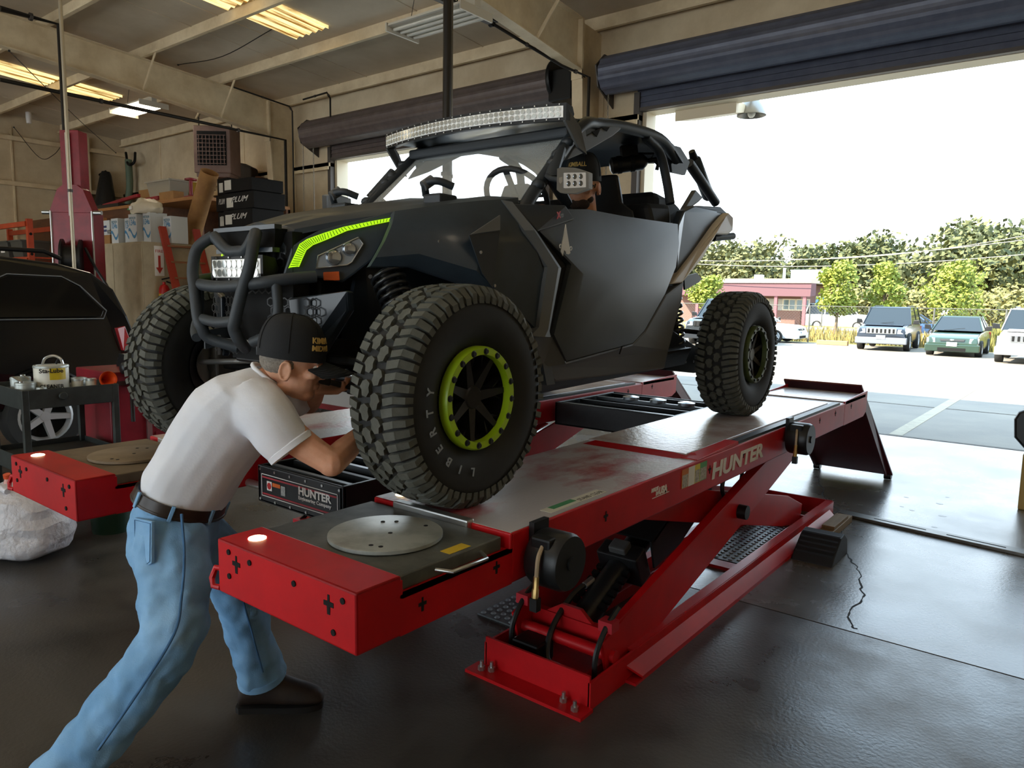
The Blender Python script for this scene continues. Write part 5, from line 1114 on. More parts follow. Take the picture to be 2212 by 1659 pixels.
# --- steel tool cart
ct = thing('tool_cart', 'grey steel service cart with open tray, standing beside the black SUV', 'cart', (-5.75, 2.15, 0))
ca = (-6.05, -5.42, 1.74, 2.34)
def tray(z, d, nm):
    t = MB(); t.box(ca[0], ca[1], ca[2], ca[3], z-.045, z-.037); t.box(ca[0], ca[1], ca[2], ca[2]+.008, z-d, z); t.box(ca[0], ca[1], ca[3]-.008, ca[3], z-d, z); t.box(ca[0], ca[0]+.008, ca[2], ca[3], z-d, z); t.box(ca[1]-.008, ca[1], ca[2], ca[3], z-d, z); t.build(nm, M_cart, ct, bevel=.004)
tray(.955, .13, 'top_tray'); tray(.50, .12, 'lower_tray')
for x in (ca[0]-.003, ca[1]-.037):
    for y in (ca[2]-.003, ca[3]-.037): MB().box(x, x+.04, y, y+.04, .08, .952).build('leg', M_cart, ct, bevel=.004); MB().lathe([(.0, -.018), (.045, -.018), (.05, 0), (.045, .018), (0, .018)], (x+.02, y+.02, .05), (1, 0, 0), 16).build('caster', M_blk, ct, 40)
MB().lathe([(.02, 0), (.028, .004), (.022, .012), (0, .012)], (ca[1], 1.98, .90), (1, 0, 0), 16).build('drawer_knob', M_cart, ct, 40)
tz = .955-.037
def can(name, label, cat, x, y, r, h, m, z=tz, group=None, lid=True):
    t = thing(name, label, cat, (x, y, z), group=group)
    MB().lathe([(0, 0), (r*.96, 0), (r, .006), (r, h-.006), (r*.96, h), (0, h)], (x, y, z), (0, 0, 1), 24).build('can_body', m, t, 40)
    if lid: MB().lathe([(r*1.02, h-.012), (r*1.03, h-.004), (r*1.0, h+.004), (r*.85, h+.004), (r*.83, h-.002), (0, h-.002)], (x, y, z), (0, 0, 1), 24).build('can_lid', M_plate, t, 40)
    return t
M_can = mat('can_white', '#cfcdbf', .4)
lc = can('cleaner_can', 'white cleaner can with yellow patch and black lettering on the tool cart', 'can', -5.60, 1.98, .105, .175, M_can)
nv = (V(0, 0, 0)-V(-5.6, 1.98, 0)); nv = V(nv.x, nv.y, 0).normalized(); tv = V(-nv.y, nv.x, 0)
def wrap(par, name, m, c, r, a0, a1, z0, z1, n=8):
    g = MB(); rows = [[V(c[0], c[1], z)+nv*(r*math.cos(a0+(a1-a0)*k/n))+tv*(r*math.sin(a0+(a1-a0)*k/n)) for k in range(n+1)] for z in (z0, z1)]; grid(rows, nv*-.002, g); return g.build(name, m, par)
wrap(lc, 'yellow_patch', mat('can_yellow', '#c9b028', .4), (-5.60, 1.98), .1065, -.1, .9, tz+.085, tz+.175)
for tx_, z_, mm, sz in (('Sta-Lube', tz+.135, mat('ink_black', '#1c1a18', .5), .04), ('CLEANER', tz+.03, mat('ink_black'), .036)):
    c = V(-5.60, 1.98, z_)+nv*.1085; text('can_lettering', tx_, mm, lc, c, tv, ZZ, sz, .001, 0, .001, 'CENTER', fit=.14)
t = thing('trigger_sprayer', 'bent silver hand tool resting on the white cleaner can', 'tool', (-5.6, 2.02, tz+.2))
MB().tube(crv([(-5.66, 1.95, tz+.184), (-5.63, 1.96, tz+.225), (-5.58, 1.99, tz+.243), (-5.54, 2.02, tz+.225), (-5.53, 2.03, tz+.186)]), .009, 7).build('handle', M_sil, t, 50); MB().tube(crv([(-5.62, 2.02, tz+.184), (-5.60, 2.03, tz+.22), (-5.56, 2.005, tz+.238)]), .008, 7).build('jaw', M_blkm, t, 50)
can('jar_tub', 'small white plastic tub beside the yellow-patched can', 'tub', -5.55, 2.122, .036, .075, M_can); can('jar_tub', 'low white cup under the orange funnel', 'tub', -5.53, 2.205, .034, .07, M_can)
for i, (x, y, r, h) in enumerate(((-5.57, 1.81, .062, .07), (-5.75, 1.84, .06, .09), (-5.72, 2.2, .05, .06), (-5.47, 1.87, .03, .04))): can('parts_tin', ('wide grey parts tin at the cart corner', 'tall grey tin at the back of the tray corner', 'grey tin behind the white tub', 'tiny grey tin beside the cleaner can')[i], 'tin', x, y, r, h, M_plate)
fu = thing('funnel', 'orange plastic funnel lying on the cart beside white cups', 'funnel', (-5.52, 2.45, tz+.07)); fo, fx_ = V(-5.485, 2.292, tz+.062), (nv*.9+tv*.3+ZZ*.1).normalized()
MB().lathe([(.058, .03), (.060, .03), (.058, .018), (.012, -.05), (.008, -.11), (.006, -.11), (.010, -.05), (.054, .018)], fo, fx_, 24, caps=False).build('cone', mat('funnel_orange', '#e2551d', .35), fu, 60)
for i, (a, b_) in enumerate((((-5.74, 1.795, tz+.098), (-5.56, 1.785, tz+.079)), ((-5.58, 1.835, tz+.090), (-5.78, 1.865, tz+.1005)), ((-5.88, 1.95, tz+.004), (-5.86, 2.25, tz+.004)))): 
    w = thing('wrench', ('silver wrench across the parts tins', 'chrome ratchet leaning over the cart corner', 'long wrench lying flat in the cart tray')[i], 'wrench', a); MB().bar(a, b_, .016, .008).build('shank', M_sil, w, bevel=.003); MB().lathe([(.010, -.005), (.016, -.005), (.016, .005), (.010, .005)], b_, (0, 0, 1), 12, caps=False).build('ring_end', M_sil, w)
_n0 = len(COL.objects)
# --- red tool cabinet with rubber mallet
tbx = thing('tool_cabinet', 'dark red upright tool cabinet with silver corner strip behind the front tyre', 'cabinet', (-6.05, 2.95, 0))
MB().box(-6.35, -5.75, 2.72, 3.28, .06, 1.0).build('case', M_hoist, tbx, bevel=.01); MB().box(-5.752, -5.735, 2.98, 3.02, .06, 1.0).build('corner_strip', M_sil, tbx)
for k in range(4): MB().box(-5.75, -5.742, 3.05, 3.26, .12+.21*k, .30+.21*k).build('drawer_front', M_hoist, tbx, bevel=.004)
MB().box(-5.755, -5.715, 2.72, 2.98, .90, .93).build('tool_rail', mat('rail_dark', '#3a2a28', .5), tbx)
for x, y in ((-6.3, 2.78), (-5.8, 2.78), (-6.3, 3.22), (-5.8, 3.22)): MB().lathe([(0, -.015), (.03, -.015), (.03, .015), (0, .015)], (x, y, .03), (1, 0, 0), 14).build('caster', M_blk, tbx, 40)
ml = thing('rubber_mallet', 'black rubber mallet hanging by its head on the red tool cabinet', 'mallet', (-5.715, 2.85, .62)); MB().tube([(-5.70, 2.79, 1.03), (-5.70, 2.80, 1.03), (-5.70, 2.91, 1.03), (-5.70, 2.92, 1.03)], [.036, .045, .045, .036], 16).build('mallet_head', M_blk, ml, 50); MB().cyl((-5.69, 2.855, 1.0), (-5.69, 2.855, .62), .016, 10).build('mallet_handle', mat('handle_dark', '#2a2320', .6), ml, 40)
for i in range(3): t = thing('shop_manual', ('lowest grey binder of the pile on the red tool cabinet', 'middle white binder of the pile on the red tool cabinet', 'topmost pale sheet bundle on the red tool cabinet')[i], 'binder', (-6.0, 3.1, 1.0+.035*i)); MB().box(-6.2+.02*i, -5.80+.015*i, 2.98, 3.24-.02*i, 1.002+.035*i, 1.033+.035*i).build('pages', mat('paper%d' % i, ('#8b8780', '#c8c6be', '#b5b0a2')[i], .7), t); MB().box(-6.205+.02*i, -5.795+.015*i, 2.975, 2.985, 1.0+.035*i, 1.035+.035*i).build('spine', M_blkm, t)
for o in list(COL.objects)[_n0:]:
    if o.parent is None: o.location = Vector(o.location)+V(.0, -.30, 0)
wc = thing('white_cabinet', 'low white steel cabinet with dark red frame beyond the far runway', 'cabinet', tuple(V(at(715, 860, y=6.2).x, 6.3, 0)))
wx0, wx1 = at(645, 860, y=6.2).x, at(800, 860, y=6.2).x
MB().box(wx0, wx1, 6.2, 6.8, .05, at(720, 815, y=6.2).z).build('case', mat('cabinet_white', '#b9bcc0', .5), wc, bevel=.01); MB().box(wx0+.25, wx0+.31, 6.17, 6.2, .05, at(720, 815, y=6.2).z).build('frame_post', M_hoist, wc); MB().box(wx0, wx1, 6.18, 6.2, .05, .12).build('plinth', M_hoist, wc)
# --- white rubbish bag, bottle and green bucket under the far runway end
bg_ = thing('rubbish_bag', 'stuffed white plastic rubbish bag on the floor beside the red runway end', 'bag', (-4.98, 1.50, 0))
m = MB(); bc = V(-5.02, 1.58, 0); rg = []
random.seed(3)
for j in range(11):
    t = j/10; z = .46*t; rr = (.16, .26, .28, .29, .285, .28, .27, .26, .24, .20, .12)[j]
    rg.append([bc+V((rr*1.05+random.uniform(-.034, .034))*math.cos(2*PI*k/22), (rr*.9+random.uniform(-.034, .034))*math.sin(2*PI*k/22), z+random.uniform(-.018, .018) if j else .003) for k in range(22)])
m.loft(rg); o = m.build('bag_film', mat('bag_white', '#d2cfd2', .35, trans=.0, bump=.9, bscale=16, scale=6), bg_, 60); s_ = o.modifiers.new('sub', 'SUBSURF'); s_.levels = 1; s_.render_levels = 1
MB().tube(crv([bc+V(.02, -.10, .42), bc+V(.06, -.14, .46), bc+V(.14, -.12, .44)]), .02, 7).build('bag_knot', mat('bag_white'), bg_, 60)
bt = thing('bottle', 'clear bottle with orange cap poking out of the rubbish bag', 'bottle', tuple(bc+V(.02, -.05, .42))); MB().tube([bc+V(-.04, -.04, .40), bc+V(-.02, -.06, .46), bc+V(-.01, -.07, .49)], [.035, .03, .014], 12).build('bottle_neck', mat('bottle_pink', '#d8a79c', .2), bt, 50); MB().cyl(bc+V(-.01, -.07, .485), bc+V(-.005, -.075, .51), .02, 12).build('bottle_cap', mat('cap_orange', '#d9532a', .4), bt, 40)
bk = thing('bucket', 'dark green plastic bucket under the red runway end', 'bucket', (-5.10, 2.12, 0)); MB().lathe([(0, 0), (.12, 0), (.145, .33), (.155, .33), (.155, .35), (.138, .35), (.115, .012), (0, .012)], (-5.10, 2.12, 0), (0, 0, 1), 28).build('pail', mat('bucket_green', '#1d3a2b', .45), bk, 40)
MB().prism([V(-4.975, 2.05, .17), V(-4.975, 2.13, .17), V(-4.963, 2.13, .31), V(-4.963, 2.05, .31)], (.006, 0, 0)).build('bucket_label', mat('label_tan', '#a59b83', .6), bk)
# --- two-post hoist column
h = thing('hoist_column', 'tall dark red hoist column with hose reel in front of the cabinets', 'hoist', (-12.7, 5.0, 0))
hx, hy = -12.72, 5.0; a_, b2 = RH*.15, FH*.12
def hb(c, w, d, z0, z1, nm, m=M_hoist, bev=.006): return MB().obox(V(c.x, c.y, (z0+z1)/2), RH*w, FH*d, ZZ*((z1-z0)/2)).build(nm, m, h, bevel=bev)
hc0 = V(hx, hy, 0); hb(hc0, .145, .12, 0, 4.05, 'mast'); hb(hc0-FH*.02, .34, .14, 1.3, 2.80, 'carriage')
MB().prism([hc0-FH*.17+RH*a+ZZ*z for a, z in ((-.34, 2.80), (.34, 2.80), (.20, 3.15), (.10, 3.22), (-.10, 3.22), (-.20, 3.15))], FH*.2).build('carriage_shoulder', M_hoist, h)
for s in (-1, 1): MB().cyl(hc0+RH*(s*.32)-FH*.165+ZZ*1.0, hc0+RH*(s*.32)-FH*.165+ZZ*2.82, .016, 8).build('guide_rod', M_sil, h, 40); MB().cyl(hc0+RH*(s*.34)-FH*.14+ZZ*2.80, hc0+RH*(s*.46)-FH*.14+ZZ*2.80, .035, 10).build('lock_pin', M_sil, h, 40)
rc = hc0-FH*.30+ZZ*2.05+RH*.06; MB().lathe([(.05, -.14), (.33, -.14), (.33, -.11), (.24, -.10), (.24, .10), (.33, .11), (.33, .14), (.05, .14)], rc, (RH*.92+FH*.38), 28).build('hose_reel', M_blk, h, 40)
hb(hc0-FH*.32-RH*.05, .10, .06, 1.60, 1.85, 'control_box', mat('control_blue', '#2d4f7d', .5))
MB().tube(crv([rc+RH*.2+ZZ*.2, rc+RH*.35-ZZ*.1, rc+RH*.55-ZZ*.45, rc+RH*.62-ZZ*.75, rc+RH*.5-ZZ*.9]), .022, 7).build('supply_hose', M_blk, h, 50)
MB().cyl(hc0-FH*.16-RH*.01+ZZ*2.75, hc0-FH*.16-RH*.01+ZZ*4.0, .03, 10).build('hydraulic_ram', M_sil, h, 40); MB().box(hx-.3, hx+.3, hy-.3, hy+.3, 0, .03).build('base_plate', M_hoist, h)
# --- cream cabinets and what stands on them
LT, LB = at(350, 490, y=6.25), at(378, 610, y=6.25); LF = LT+(LB-LT)*(LT.z/(LT.z-LB.z)); LADX = LT.x+(LF.x-LT.x)*((LT.z-2.42)/LT.z)      # ladder rail: top, floor end, and where it meets the cabinet edge
def cabinet(label, x0, x1, y0, y1, z1, nd):
    c = thing('storage_cabinet', label, 'cabinet', ((x0+x1)/2, (y0+y1)/2, 0)); MB().box(x0, x1, y0+.02, y1, .0, z1).build('case', M_cream, c, bevel=.008)
    for k in range(nd): w = (x1-x0)/nd; d = MB().box(x0+w*k+.008, x0+w*(k+1)-.008, y0, y0+.02, .08, z1-.03).build('door', M_cream, c, bevel=.004); MB().box(x0+w*k+(w-.08 if k % 2 == 0 else .05), x0+w*k+(w-.05 if k % 2 == 0 else .08), y0-.03, y0, 1.1, 1.3).build('door_handle', M_blkm, d)
    return c
cabinet('cream double-door metal cabinet behind the red hoist column', -14.55, LADX-.03, 5.85, 6.9, 2.42, 2); cabinet('pale metal cabinet behind the red ladder', -12.5, -10.4, 6.92, 7.6, 2.42, 2)
cabinet('low cream cabinet at the end of the orange rack', -16.9, -15.0, 6.3, 7.0, 2.32, 2)
M_rb = mat('refrigerant_white', '#c6c8c6', .5); inkb = mat('ink_blue', '#3f7fa8', .5)
for i in range(5):
    x0 = -14.02+.31*i+(.06 if i > 1 else 0); w = .30 if i == 2 else .27; hgt = .50 if i == 2 else (.46 if i != 3 else .52); y0 = 6.06+.10*(i % 2) if i < 4 else 6.36
    t = sbox('refrigerant_box', ('white refrigerant carton touching the striped carton', 'second white refrigerant carton from the striped carton', 'widest white refrigerant carton, under the white sack', 'tall white refrigerant carton behind the ladder rail', 'white refrigerant carton at the cabinet corner')[i], 'box', x0, x0+w, y0, y0+.3, 2.42, 2.42+hgt, M_rb, 'refrigerant cartons on the cabinet')
    text('carton_lettering', '134a', inkb, t, (x0+w/2, y0-.002, 2.42+hgt*.62), (1, 0, 0), (0, 0, 1), .13, .001, 0, .002, 'CENTER', fit=w*.75); text('carton_lettering', 'WEITRON', mat('ink_grey', '#6e8a98', .5), t, (x0+w/2, y0-.002, 2.42+hgt*.82), (1, 0, 0), (0, 0, 1), .06, .001, 0, .001, 'CENTER', fit=w*.8)
    g = MB(); grid([[V(x0+w*k/6, y0-.003, 2.42+hgt*(.30+.14*math.sin(k*.9+1))+dz) for k in range(7)] for dz in (0, .05)], (0, -.001, 0), g); g.build('swoosh', inkb, t)
t = sbox('striped_carton', 'white carton with blue stripes standing on a small brown box', 'box', -14.45, -14.08, 6.06, 6.4, 2.60, 2.86, M_rb)
for k in range(2): MB().box(-14.44, -14.2, 6.056, 6.06, 2.66+.07*k, 2.70+.07*k).build('blue_stripe', mat('ink_navy', '#2b3f6b', .5), t)
text('carton_lettering', 'KO', mat('ink_black'), t, (-14.17, 6.058, 2.62), (1, 0, 0), (0, 0, 1), .10, .001, 0, .002)
sbox('small_carton', 'small brown carton under the blue-striped carton', 'box', -14.45, -14.06, 6.05, 6.42, 2.42, 2.60, M_card)
sb = thing('plastic_sack', 'crumpled white plastic sack on the refrigerant cartons', 'bag', (-13.2, 6.3, 2.93)); m = MB(); rg = []
for j in range(7): rg.append([V(-13.12, 6.28, 0)+V((.34, .42, .43, .42, .38, .28, .12)[j]*math.cos(2*PI*k/16)*random.uniform(.92, 1.08), .20*math.sin(2*PI*k/16)*(.6+.4*(j < 5)), 2.925+.045*j+random.uniform(-.012, .012)) for k in range(16)])
m.loft(rg); m.build('sack_film', mat('sack_cream', '#d8cdb4', .4, bump=.6, bscale=14, scale=5), sb, 60); MB().box(-13.3, -13.2, 6.06, 6.09, 3.0, 3.06).build('sack_label', M_white, sb)
gt = thing('green_tub', 'green plastic tub behind the white sack', 'tub', (-14.3, 6.75, 2.42)); MB().hexa([(-14.40, 6.62, 2.9), (-14.02, 6.62, 2.9), (-14.02, 6.86, 2.9), (-14.40, 6.86, 2.9)], [(-14.44, 6.58, 3.12), (-13.98, 6.58, 3.12), (-13.98, 6.88, 3.12), (-14.44, 6.88, 3.12)]).build('tub_body', mat('tub_green', '#2f8a4f', .45), gt, bevel=.02); MB().box(-14.46, -13.96, 6.56, 6.9, 3.11, 3.14).build('tub_rim', mat('tub_green'), gt); MB().box(-14.42, -14.0, 6.6, 6.88, 2.42, 2.90).build('tub_stand', M_card, gt)
# --- wooden storage platform behind the cabinets
wp = thing('wooden_shelf', 'big brown plywood storage shelf reaching behind the cabinets', 'shelf', (-15, 8, 0))
MB().box(-19.6, -13.1, 7.2, 9.2, 3.30, 3.36).build('top_board', M_ply2, wp); MB().box(-21.2, -15.0, 7.22, 7.26, 2.1, 3.30).build('front_panel', M_ply, wp); MB().box(-15.0, -14.96, 7.22, 9.2, 1.0, 3.30).build('divider', M_ply, wp)
for x in (-18.6, -15.0, -13.18): MB().box(x, x+.08, 7.22, 7.32, 0, 3.3).build('post', M_ply, wp); MB().box(x, x+.08, 9.1, 9.2, 0, 3.3).build('post', M_ply, wp)
MB().box(-18.6, -13.1, 9.15, 9.2, .4, 3.3).build('back_panel', M_ply, wp); MB().box(-15.0, -13.1, 7.25, 9.1, 2.2, 2.25).build('inner_board', M_ply2, wp)
for i in range(3): t = thing('plywood_sheet', ('brown wood panel leaning beside the orange rack', 'shorter orange-brown panel behind the hoist', 'narrow board end beside the hoist')[i], 'board', (-17+i, 7, 0)); MB().box(-16.88+.62*i, -16.30+.62*i, 6.9, 6.97, 2.32, 3.1-.22*i).build('board', (M_ply2, M_ply, M_card)[i], t, bevel=.005); MB().box(-16.88+.62*i, -16.30+.62*i, 6.89, 6.98, 2.32, 2.36).build('edge_strip', M_ply, t)
def on_shelf(px, y): return at(px, 430, y=y).x
st_items = [('yellow_carton', 'long yellow carton stacked on the wooden shelf', 'box', 323, 400, 8.0, .30, '#b59a3a', .22), ('yellow_carton', 'lower yellow carton under the long yellow one', 'box', 330, 408, 8.02, .0, '#a8903a', .30), ('brown_carton', 'open brown carton at the end of the yellow cartons', 'box', 300, 325, 8.1, .0, '#8f6a3f', .5), ('cream_carton', 'small cream carton behind the red stand', 'box', 412, 430, 8.42, .0, '#b7a584', .32), ('brown_carton', 'brown carton behind the hoist mast', 'box', 190, 212, 8.0, .0, '#7d5a36', .26)]
for nm, lb, ct_, p0, p1, y, dz, cc, hh in st_items:
    t = sbox(nm, lb, ct_, on_shelf(p0, y), on_shelf(p1, y), y, y+.35, 3.36+dz, 3.36+dz+hh, mat('carton'+cc, cc, .7, col2=None))
    if dz > 0:
        for k in range(2): MB().box(on_shelf(372+11*k, y), on_shelf(380+11*k, y), y-.003, y, 3.73, 3.83).build('printed_square', mat('ink_black'), t)
        text('carton_lettering', 'TRAILER', mat('ink_gold', '#7d6a20', .6), t, (on_shelf(327, y), y-.003, 3.70), (1, 0, 0), (0, 0, 1), .12, .001, 0, .001)
tu = thing('clear_tub', 'clear plastic tub with parts in front of the yellow cartons', 'tub', (on_shelf(355, 7.7), 7.7, 3.36)); tx0, tx1 = on_shelf(327, 7.6), on_shelf(378, 7.6); MB().hexa([(tx0+.08, 7.55, 3.42), (tx1-.08, 7.55, 3.42), (tx1-.08, 7.9, 3.42), (tx0+.08, 7.9, 3.42)], [(tx0, 7.5, 3.82), (tx1, 7.5, 3.82), (tx1, 7.95, 3.82), (tx0, 7.95, 3.82)]).build('tub_wall', mat('tub_clear', '#9c9688', .3, alpha=.75), tu, bevel=.02); MB().box(tx0-.02, tx1+.02, 7.48, 7.97, 3.81, 3.84).build('tub_rim', mat('tub_clear'), tu); MB().box(tx0+.1, tx1-.1, 7.56, 7.9, 3.36, 3.42).build('tub_foot', mat('tub_clear'), tu)
for i, (p0, p1, z0, z1, yy) in enumerate(((222, 300, 3.50, 3.62, 7.6), (308, 345, 3.42, 3.44, 7.3), (235, 262, 3.44, 3.50, 7.85))):
    t = thing('red_jack_arm', ('long red steel arm lying on the wooden shelf', 'short red bracket in front of the clear tub', 'dark red stub of steel beside the long arm')[i], 'steel arm', (on_shelf(p0, yy), yy, 3.36)); MB().bar((on_shelf(p0, yy), yy, z0), (on_shelf(p1, yy), yy, z1), .08, .07).build('arm', M_hoist, t, bevel=.01); MB().box(on_shelf(p0, yy)-.06, on_shelf(p0, yy)+.06, yy-.06, yy+.06, 3.36, z0+.03).build('foot', M_blkm, t, bevel=.01)
sbox('dark_case', 'long black case under the red arm on the wooden shelf', 'case', on_shelf(200, 7.25), on_shelf(255, 7.25), 7.24, 7.5, 3.36, 3.44, M_blk)
t = sbox('carton_pair', 'small brown carton in front of the clear tub', 'box', on_shelf(345, 7.25), on_shelf(376, 7.25), 7.24, 7.45, 3.36, 3.52, M_card)
jp = at(412, 390, y=7.36); js = thing('jack_stand', 'thin red upright stand on the shelf beside the cardboard tube', 'stand', (jp.x, jp.y, 3.36)); MB().cyl((jp.x, jp.y, 3.38), jp, .035, 10).build('stem', M_hoist, js, 40); MB().lathe([(.11, 0), (.11, .03), (.04, .05)], tuple(jp), (0, 0, 1), 14).build('saddle', M_hoist, js, 40); MB().lathe([(.14, 0), (.14, .02), (.04, .06)], (jp.x, jp.y, 3.36), (0, 0, 1), 14).build('foot', M_hoist, js, 40)
# cardboard tube leaning in the corner
p, q = at(453, 372, y=7.06), at(406, 540, y=7.06); q = p+(q-p)*((p.z-.13)/(p.z-q.z)); ctb = thing('cardboard_tube', 'thick brown cardboard tube leaning beside the black cartons', 'tube', tuple(q)); MB().lathe([(.155, 0), (.155, (p-q).length), (.14, (p-q).length), (.14, 0), (.155, 0)], q, (p-q), 24, caps=False).build('tube_wall', M_card, ctb, 50); MB().tube([q+(p-q)*.03, q+(p-q)*.06], .158, 24).build('tape_band', mat('tape_brown', '#7d5a36', .5), ctb, 40)
# stacked black cartons
M_bbx = mat('carton_black', '#0e0c0b', .75, col2='#151210', scale=4, spec=.2)
for r in range(4):
    for c in range(2):
        za, zb_ = 2.42+.285*r, 2.42+.285*r+.275; xa, xb = ((-12.14, -11.80), (-11.78, -10.92))[c]; ya = 7.02+(.03 if (r+c) % 2 else 0)-(.08 if c else 0)
        if r == 3 and c == 1: zb_ = za+.2
        t = sbox('black_carton', ('bottom', 'second', 'third', 'top')[r]+' black tyre-brand carton of the '+('narrow stack beside the cardboard tube' if c == 0 else 'wide stack beside the white wall seam'), 'box', xa, xb, ya, ya+.6, za, zb_, M_bbx, 'stacked black cartons')
        if r < 3: text('carton_lettering', 'PLUM', mat('ink_white_dim', '#b5b0a8', .6), t, ((xa+xb)/2, ya-.002, za+.12), (1, 0, 0), (0, 0, 1), .13, .001, .5, .001, 'CENTER', fit=(xb-xa)*.6)
        if (r + c) % 2 == 1 or c == 1: MB().box(xa+.06, xa+.06+.2, ya-.003, ya, za+.04, za+.2).build('shipping_label', mat('label_white', '#b9b4a8', .6), t)
# bric-a-brac above: dark boot-like pads and flat box on ledge
sh_ = thing('wall_ledge', 'narrow cream wall ledge above the black cartons', 'shelf', (-13.3, 9.6, 3.9)); MB().box(-18.5, -13.95, 9.25, 9.752, 3.86, 3.90).build('ledge_board', M_steel, sh_); MB().box(-18.5, -13.95, 9.25, 9.27, 3.80, 3.86).build('ledge_lip', M_steel, sh_)
for i, (p0, p1, hh, cc) in enumerate(((512, 545, .55, '#241d1a'), (545, 565, .22, '#5b3524'), (430, 450, .25, '#6f5233'))):
    y = 9.3; xa, xb = at(p0, 385, y=y).x, at(p1, 385, y=y).x; xb = min(xb, -13.98); xa = min(xa, xb-.35)
    t = thing('old_part', ('dark folded rubber boot on the wall ledge', 'reddish flat box on the wall ledge', 'brown package behind the cardboard tube')[i], 'car part', (xa, y, 3.9)); MB().hexa([(xa, y-.02, 3.9), (xb, y-.02, 3.9), (xb, y+.2, 3.9), (xa, y+.2, 3.9)], [(xa+.1, y, 3.9+hh), (xb-.05, y, 3.9+hh*.75), (xb-.05, y+.18, 3.9+hh*.7), (xa+.1, y+.18, 3.9+hh)]).build('wrapped_form', mat('part'+cc, cc, .7), t, bevel=.03); MB().box(xa+.02, xb-.02, y-.03, y-.015, 3.92, 3.96).build('strap', M_blkm, t)
# big black funnel cone and hoses in the corner
fn = thing('exhaust_cone', 'tall black rubber cone hanging on the left wall corner', 'cone', (-21.2, 9.2, 3.3)); cp_ = at(265, 420, x=-21.1); MB().lathe([(.34, -.75), (.30, -.5), (.14, .45), (.10, .55)], V(-21.12, 9.03, cp_.z), (0, .06, 1), 18).build('cone_shell', M_blk, fn, 50); MB().tube([V(-21.51, 9.06, cp_.z+.5), V(-21.12, 9.06, cp_.z+.56)], .03, 8).build('hanger', M_blkm, fn, 40)
gh = thing('coiled_hose', 'grey-green hose hanging in the corner beside the black cone', 'hose', (-20.8, 9.6, 3.0)); MB().tube(crv([at(277, 345, y=9.51), at(280, 400, y=9.51), at(276, 440, y=9.51)]), .09, 9).build('hose_loop', mat('hose_green', '#5f6f5c', .6), gh, 60); MB().tube(crv([at(272, 330, y=9.56), at(277, 355, y=9.44), at(290, 350, y=9.44), at(292, 330, y=9.56)]), .035, 8).build('hook', M_blkm, gh, 60)
# --- orange rack with grey bins
rk_ = thing('storage_rack', 'orange steel pallet rack against the left wall', 'rack', (-18.2, 6.2, 0))
for x in (-20.4, -16.95):
    for y in (5.75, 6.5): MB().box(x-.05, x+.05, y-.05, y+.05, 0, 3.0).build('upright', M_orange, rk_)
    for k in range(7): MB().cyl((x+.052, 5.75, .3+.4*k), (x+.056, 5.75, .3+.4*k), .03, 8).build('slot', M_hole, rk_)
for z in (2.95, 2.22):
    for y in (5.70, 6.5): MB().box(-20.4, -16.95, y-.03, y+.03, z-.10, z).build('beam', M_orange, rk_)
MB().box(-20.4, -16.95, 5.72, 6.5, 2.22, 2.25).build('deck', M_orange, rk_)
for i in range(3):
    xa = -17.6-.80*i; t = thing('parts_bin', ('grey parts bin next to the rack upright', 'middle grey parts bin with a white label on the rack', 'far grey parts bin on the orange rack')[i], 'bin', (xa, 5.9, 2.25), group='grey bins on the rack'); MB().hexa([(xa-.26, 5.74, 2.25), (xa+.26, 5.74, 2.25), (xa+.26, 6.2, 2.25), (xa-.26, 6.2, 2.25)], [(xa-.32, 5.70, 2.58), (xa+.32, 5.70, 2.58), (xa+.32, 6.25, 2.58), (xa-.32, 6.25, 2.58)]).build('bin_body', mat('bin_grey', '#45443e', .6), t, bevel=.01); MB().box(xa-.34, xa+.34, 5.68, 6.27, 2.57, 2.60).build('bin_rim', mat('bin_grey'), t)
    if i == 1: MB().box(xa-.12, xa+.10, 5.715, 5.722, 2.36, 2.50).build('bin_label', M_white, t)
# --- ladder, extinguisher and its sign
ld = thing('ladder', 'red wooden ladder leaning on the corner of the cream cabinet', 'ladder', tuple(V(LF.x, 6.55, 0)))
for dy in (0, .6): MB().bar(LT+V(0, dy, 0), LF+V(0, dy, 0), .05, .12, up=(0, 1, 0)).build('rail', mat('ladder_red', '#9c3421', .55), ld)
for t_ in (.12, .22, .32, .43, .54, .66, .78): MB().bar(LT.lerp(LF, t_), LT.lerp(LF, t_)+V(0, .6, 0), .10, .03).build('rung', mat('ladder_brown', '#8a5a3a', .6), ld)
sgn = thing('fire_sign', 'white sign with red down arrow on the cream cabinet side', 'sign', (-12.6, 6.3, 1.95)); MB().box(-12.618, -12.612, 6.22, 6.38, 1.86, 2.36).build('sign_plate', M_white, sgn); MB().prism([(-12.611, 6.28, 2.2), (-12.611, 6.32, 2.2), (-12.611, 6.32, 2.0), (-12.611, 6.36, 2.0), (-12.611, 6.30, 1.9), (-12.611, 6.24, 2.0), (-12.611, 6.28, 2.0)], (.003, 0, 0)).build('arrow', mat('sign_red', '#b5352c', .5), sgn); text('sign_lettering', 'FIRE', mat('sign_red'), sgn, (-12.611, 6.235, 2.25), (0, 1, 0), (0, 0, 1), .07, .001, fit=.13)
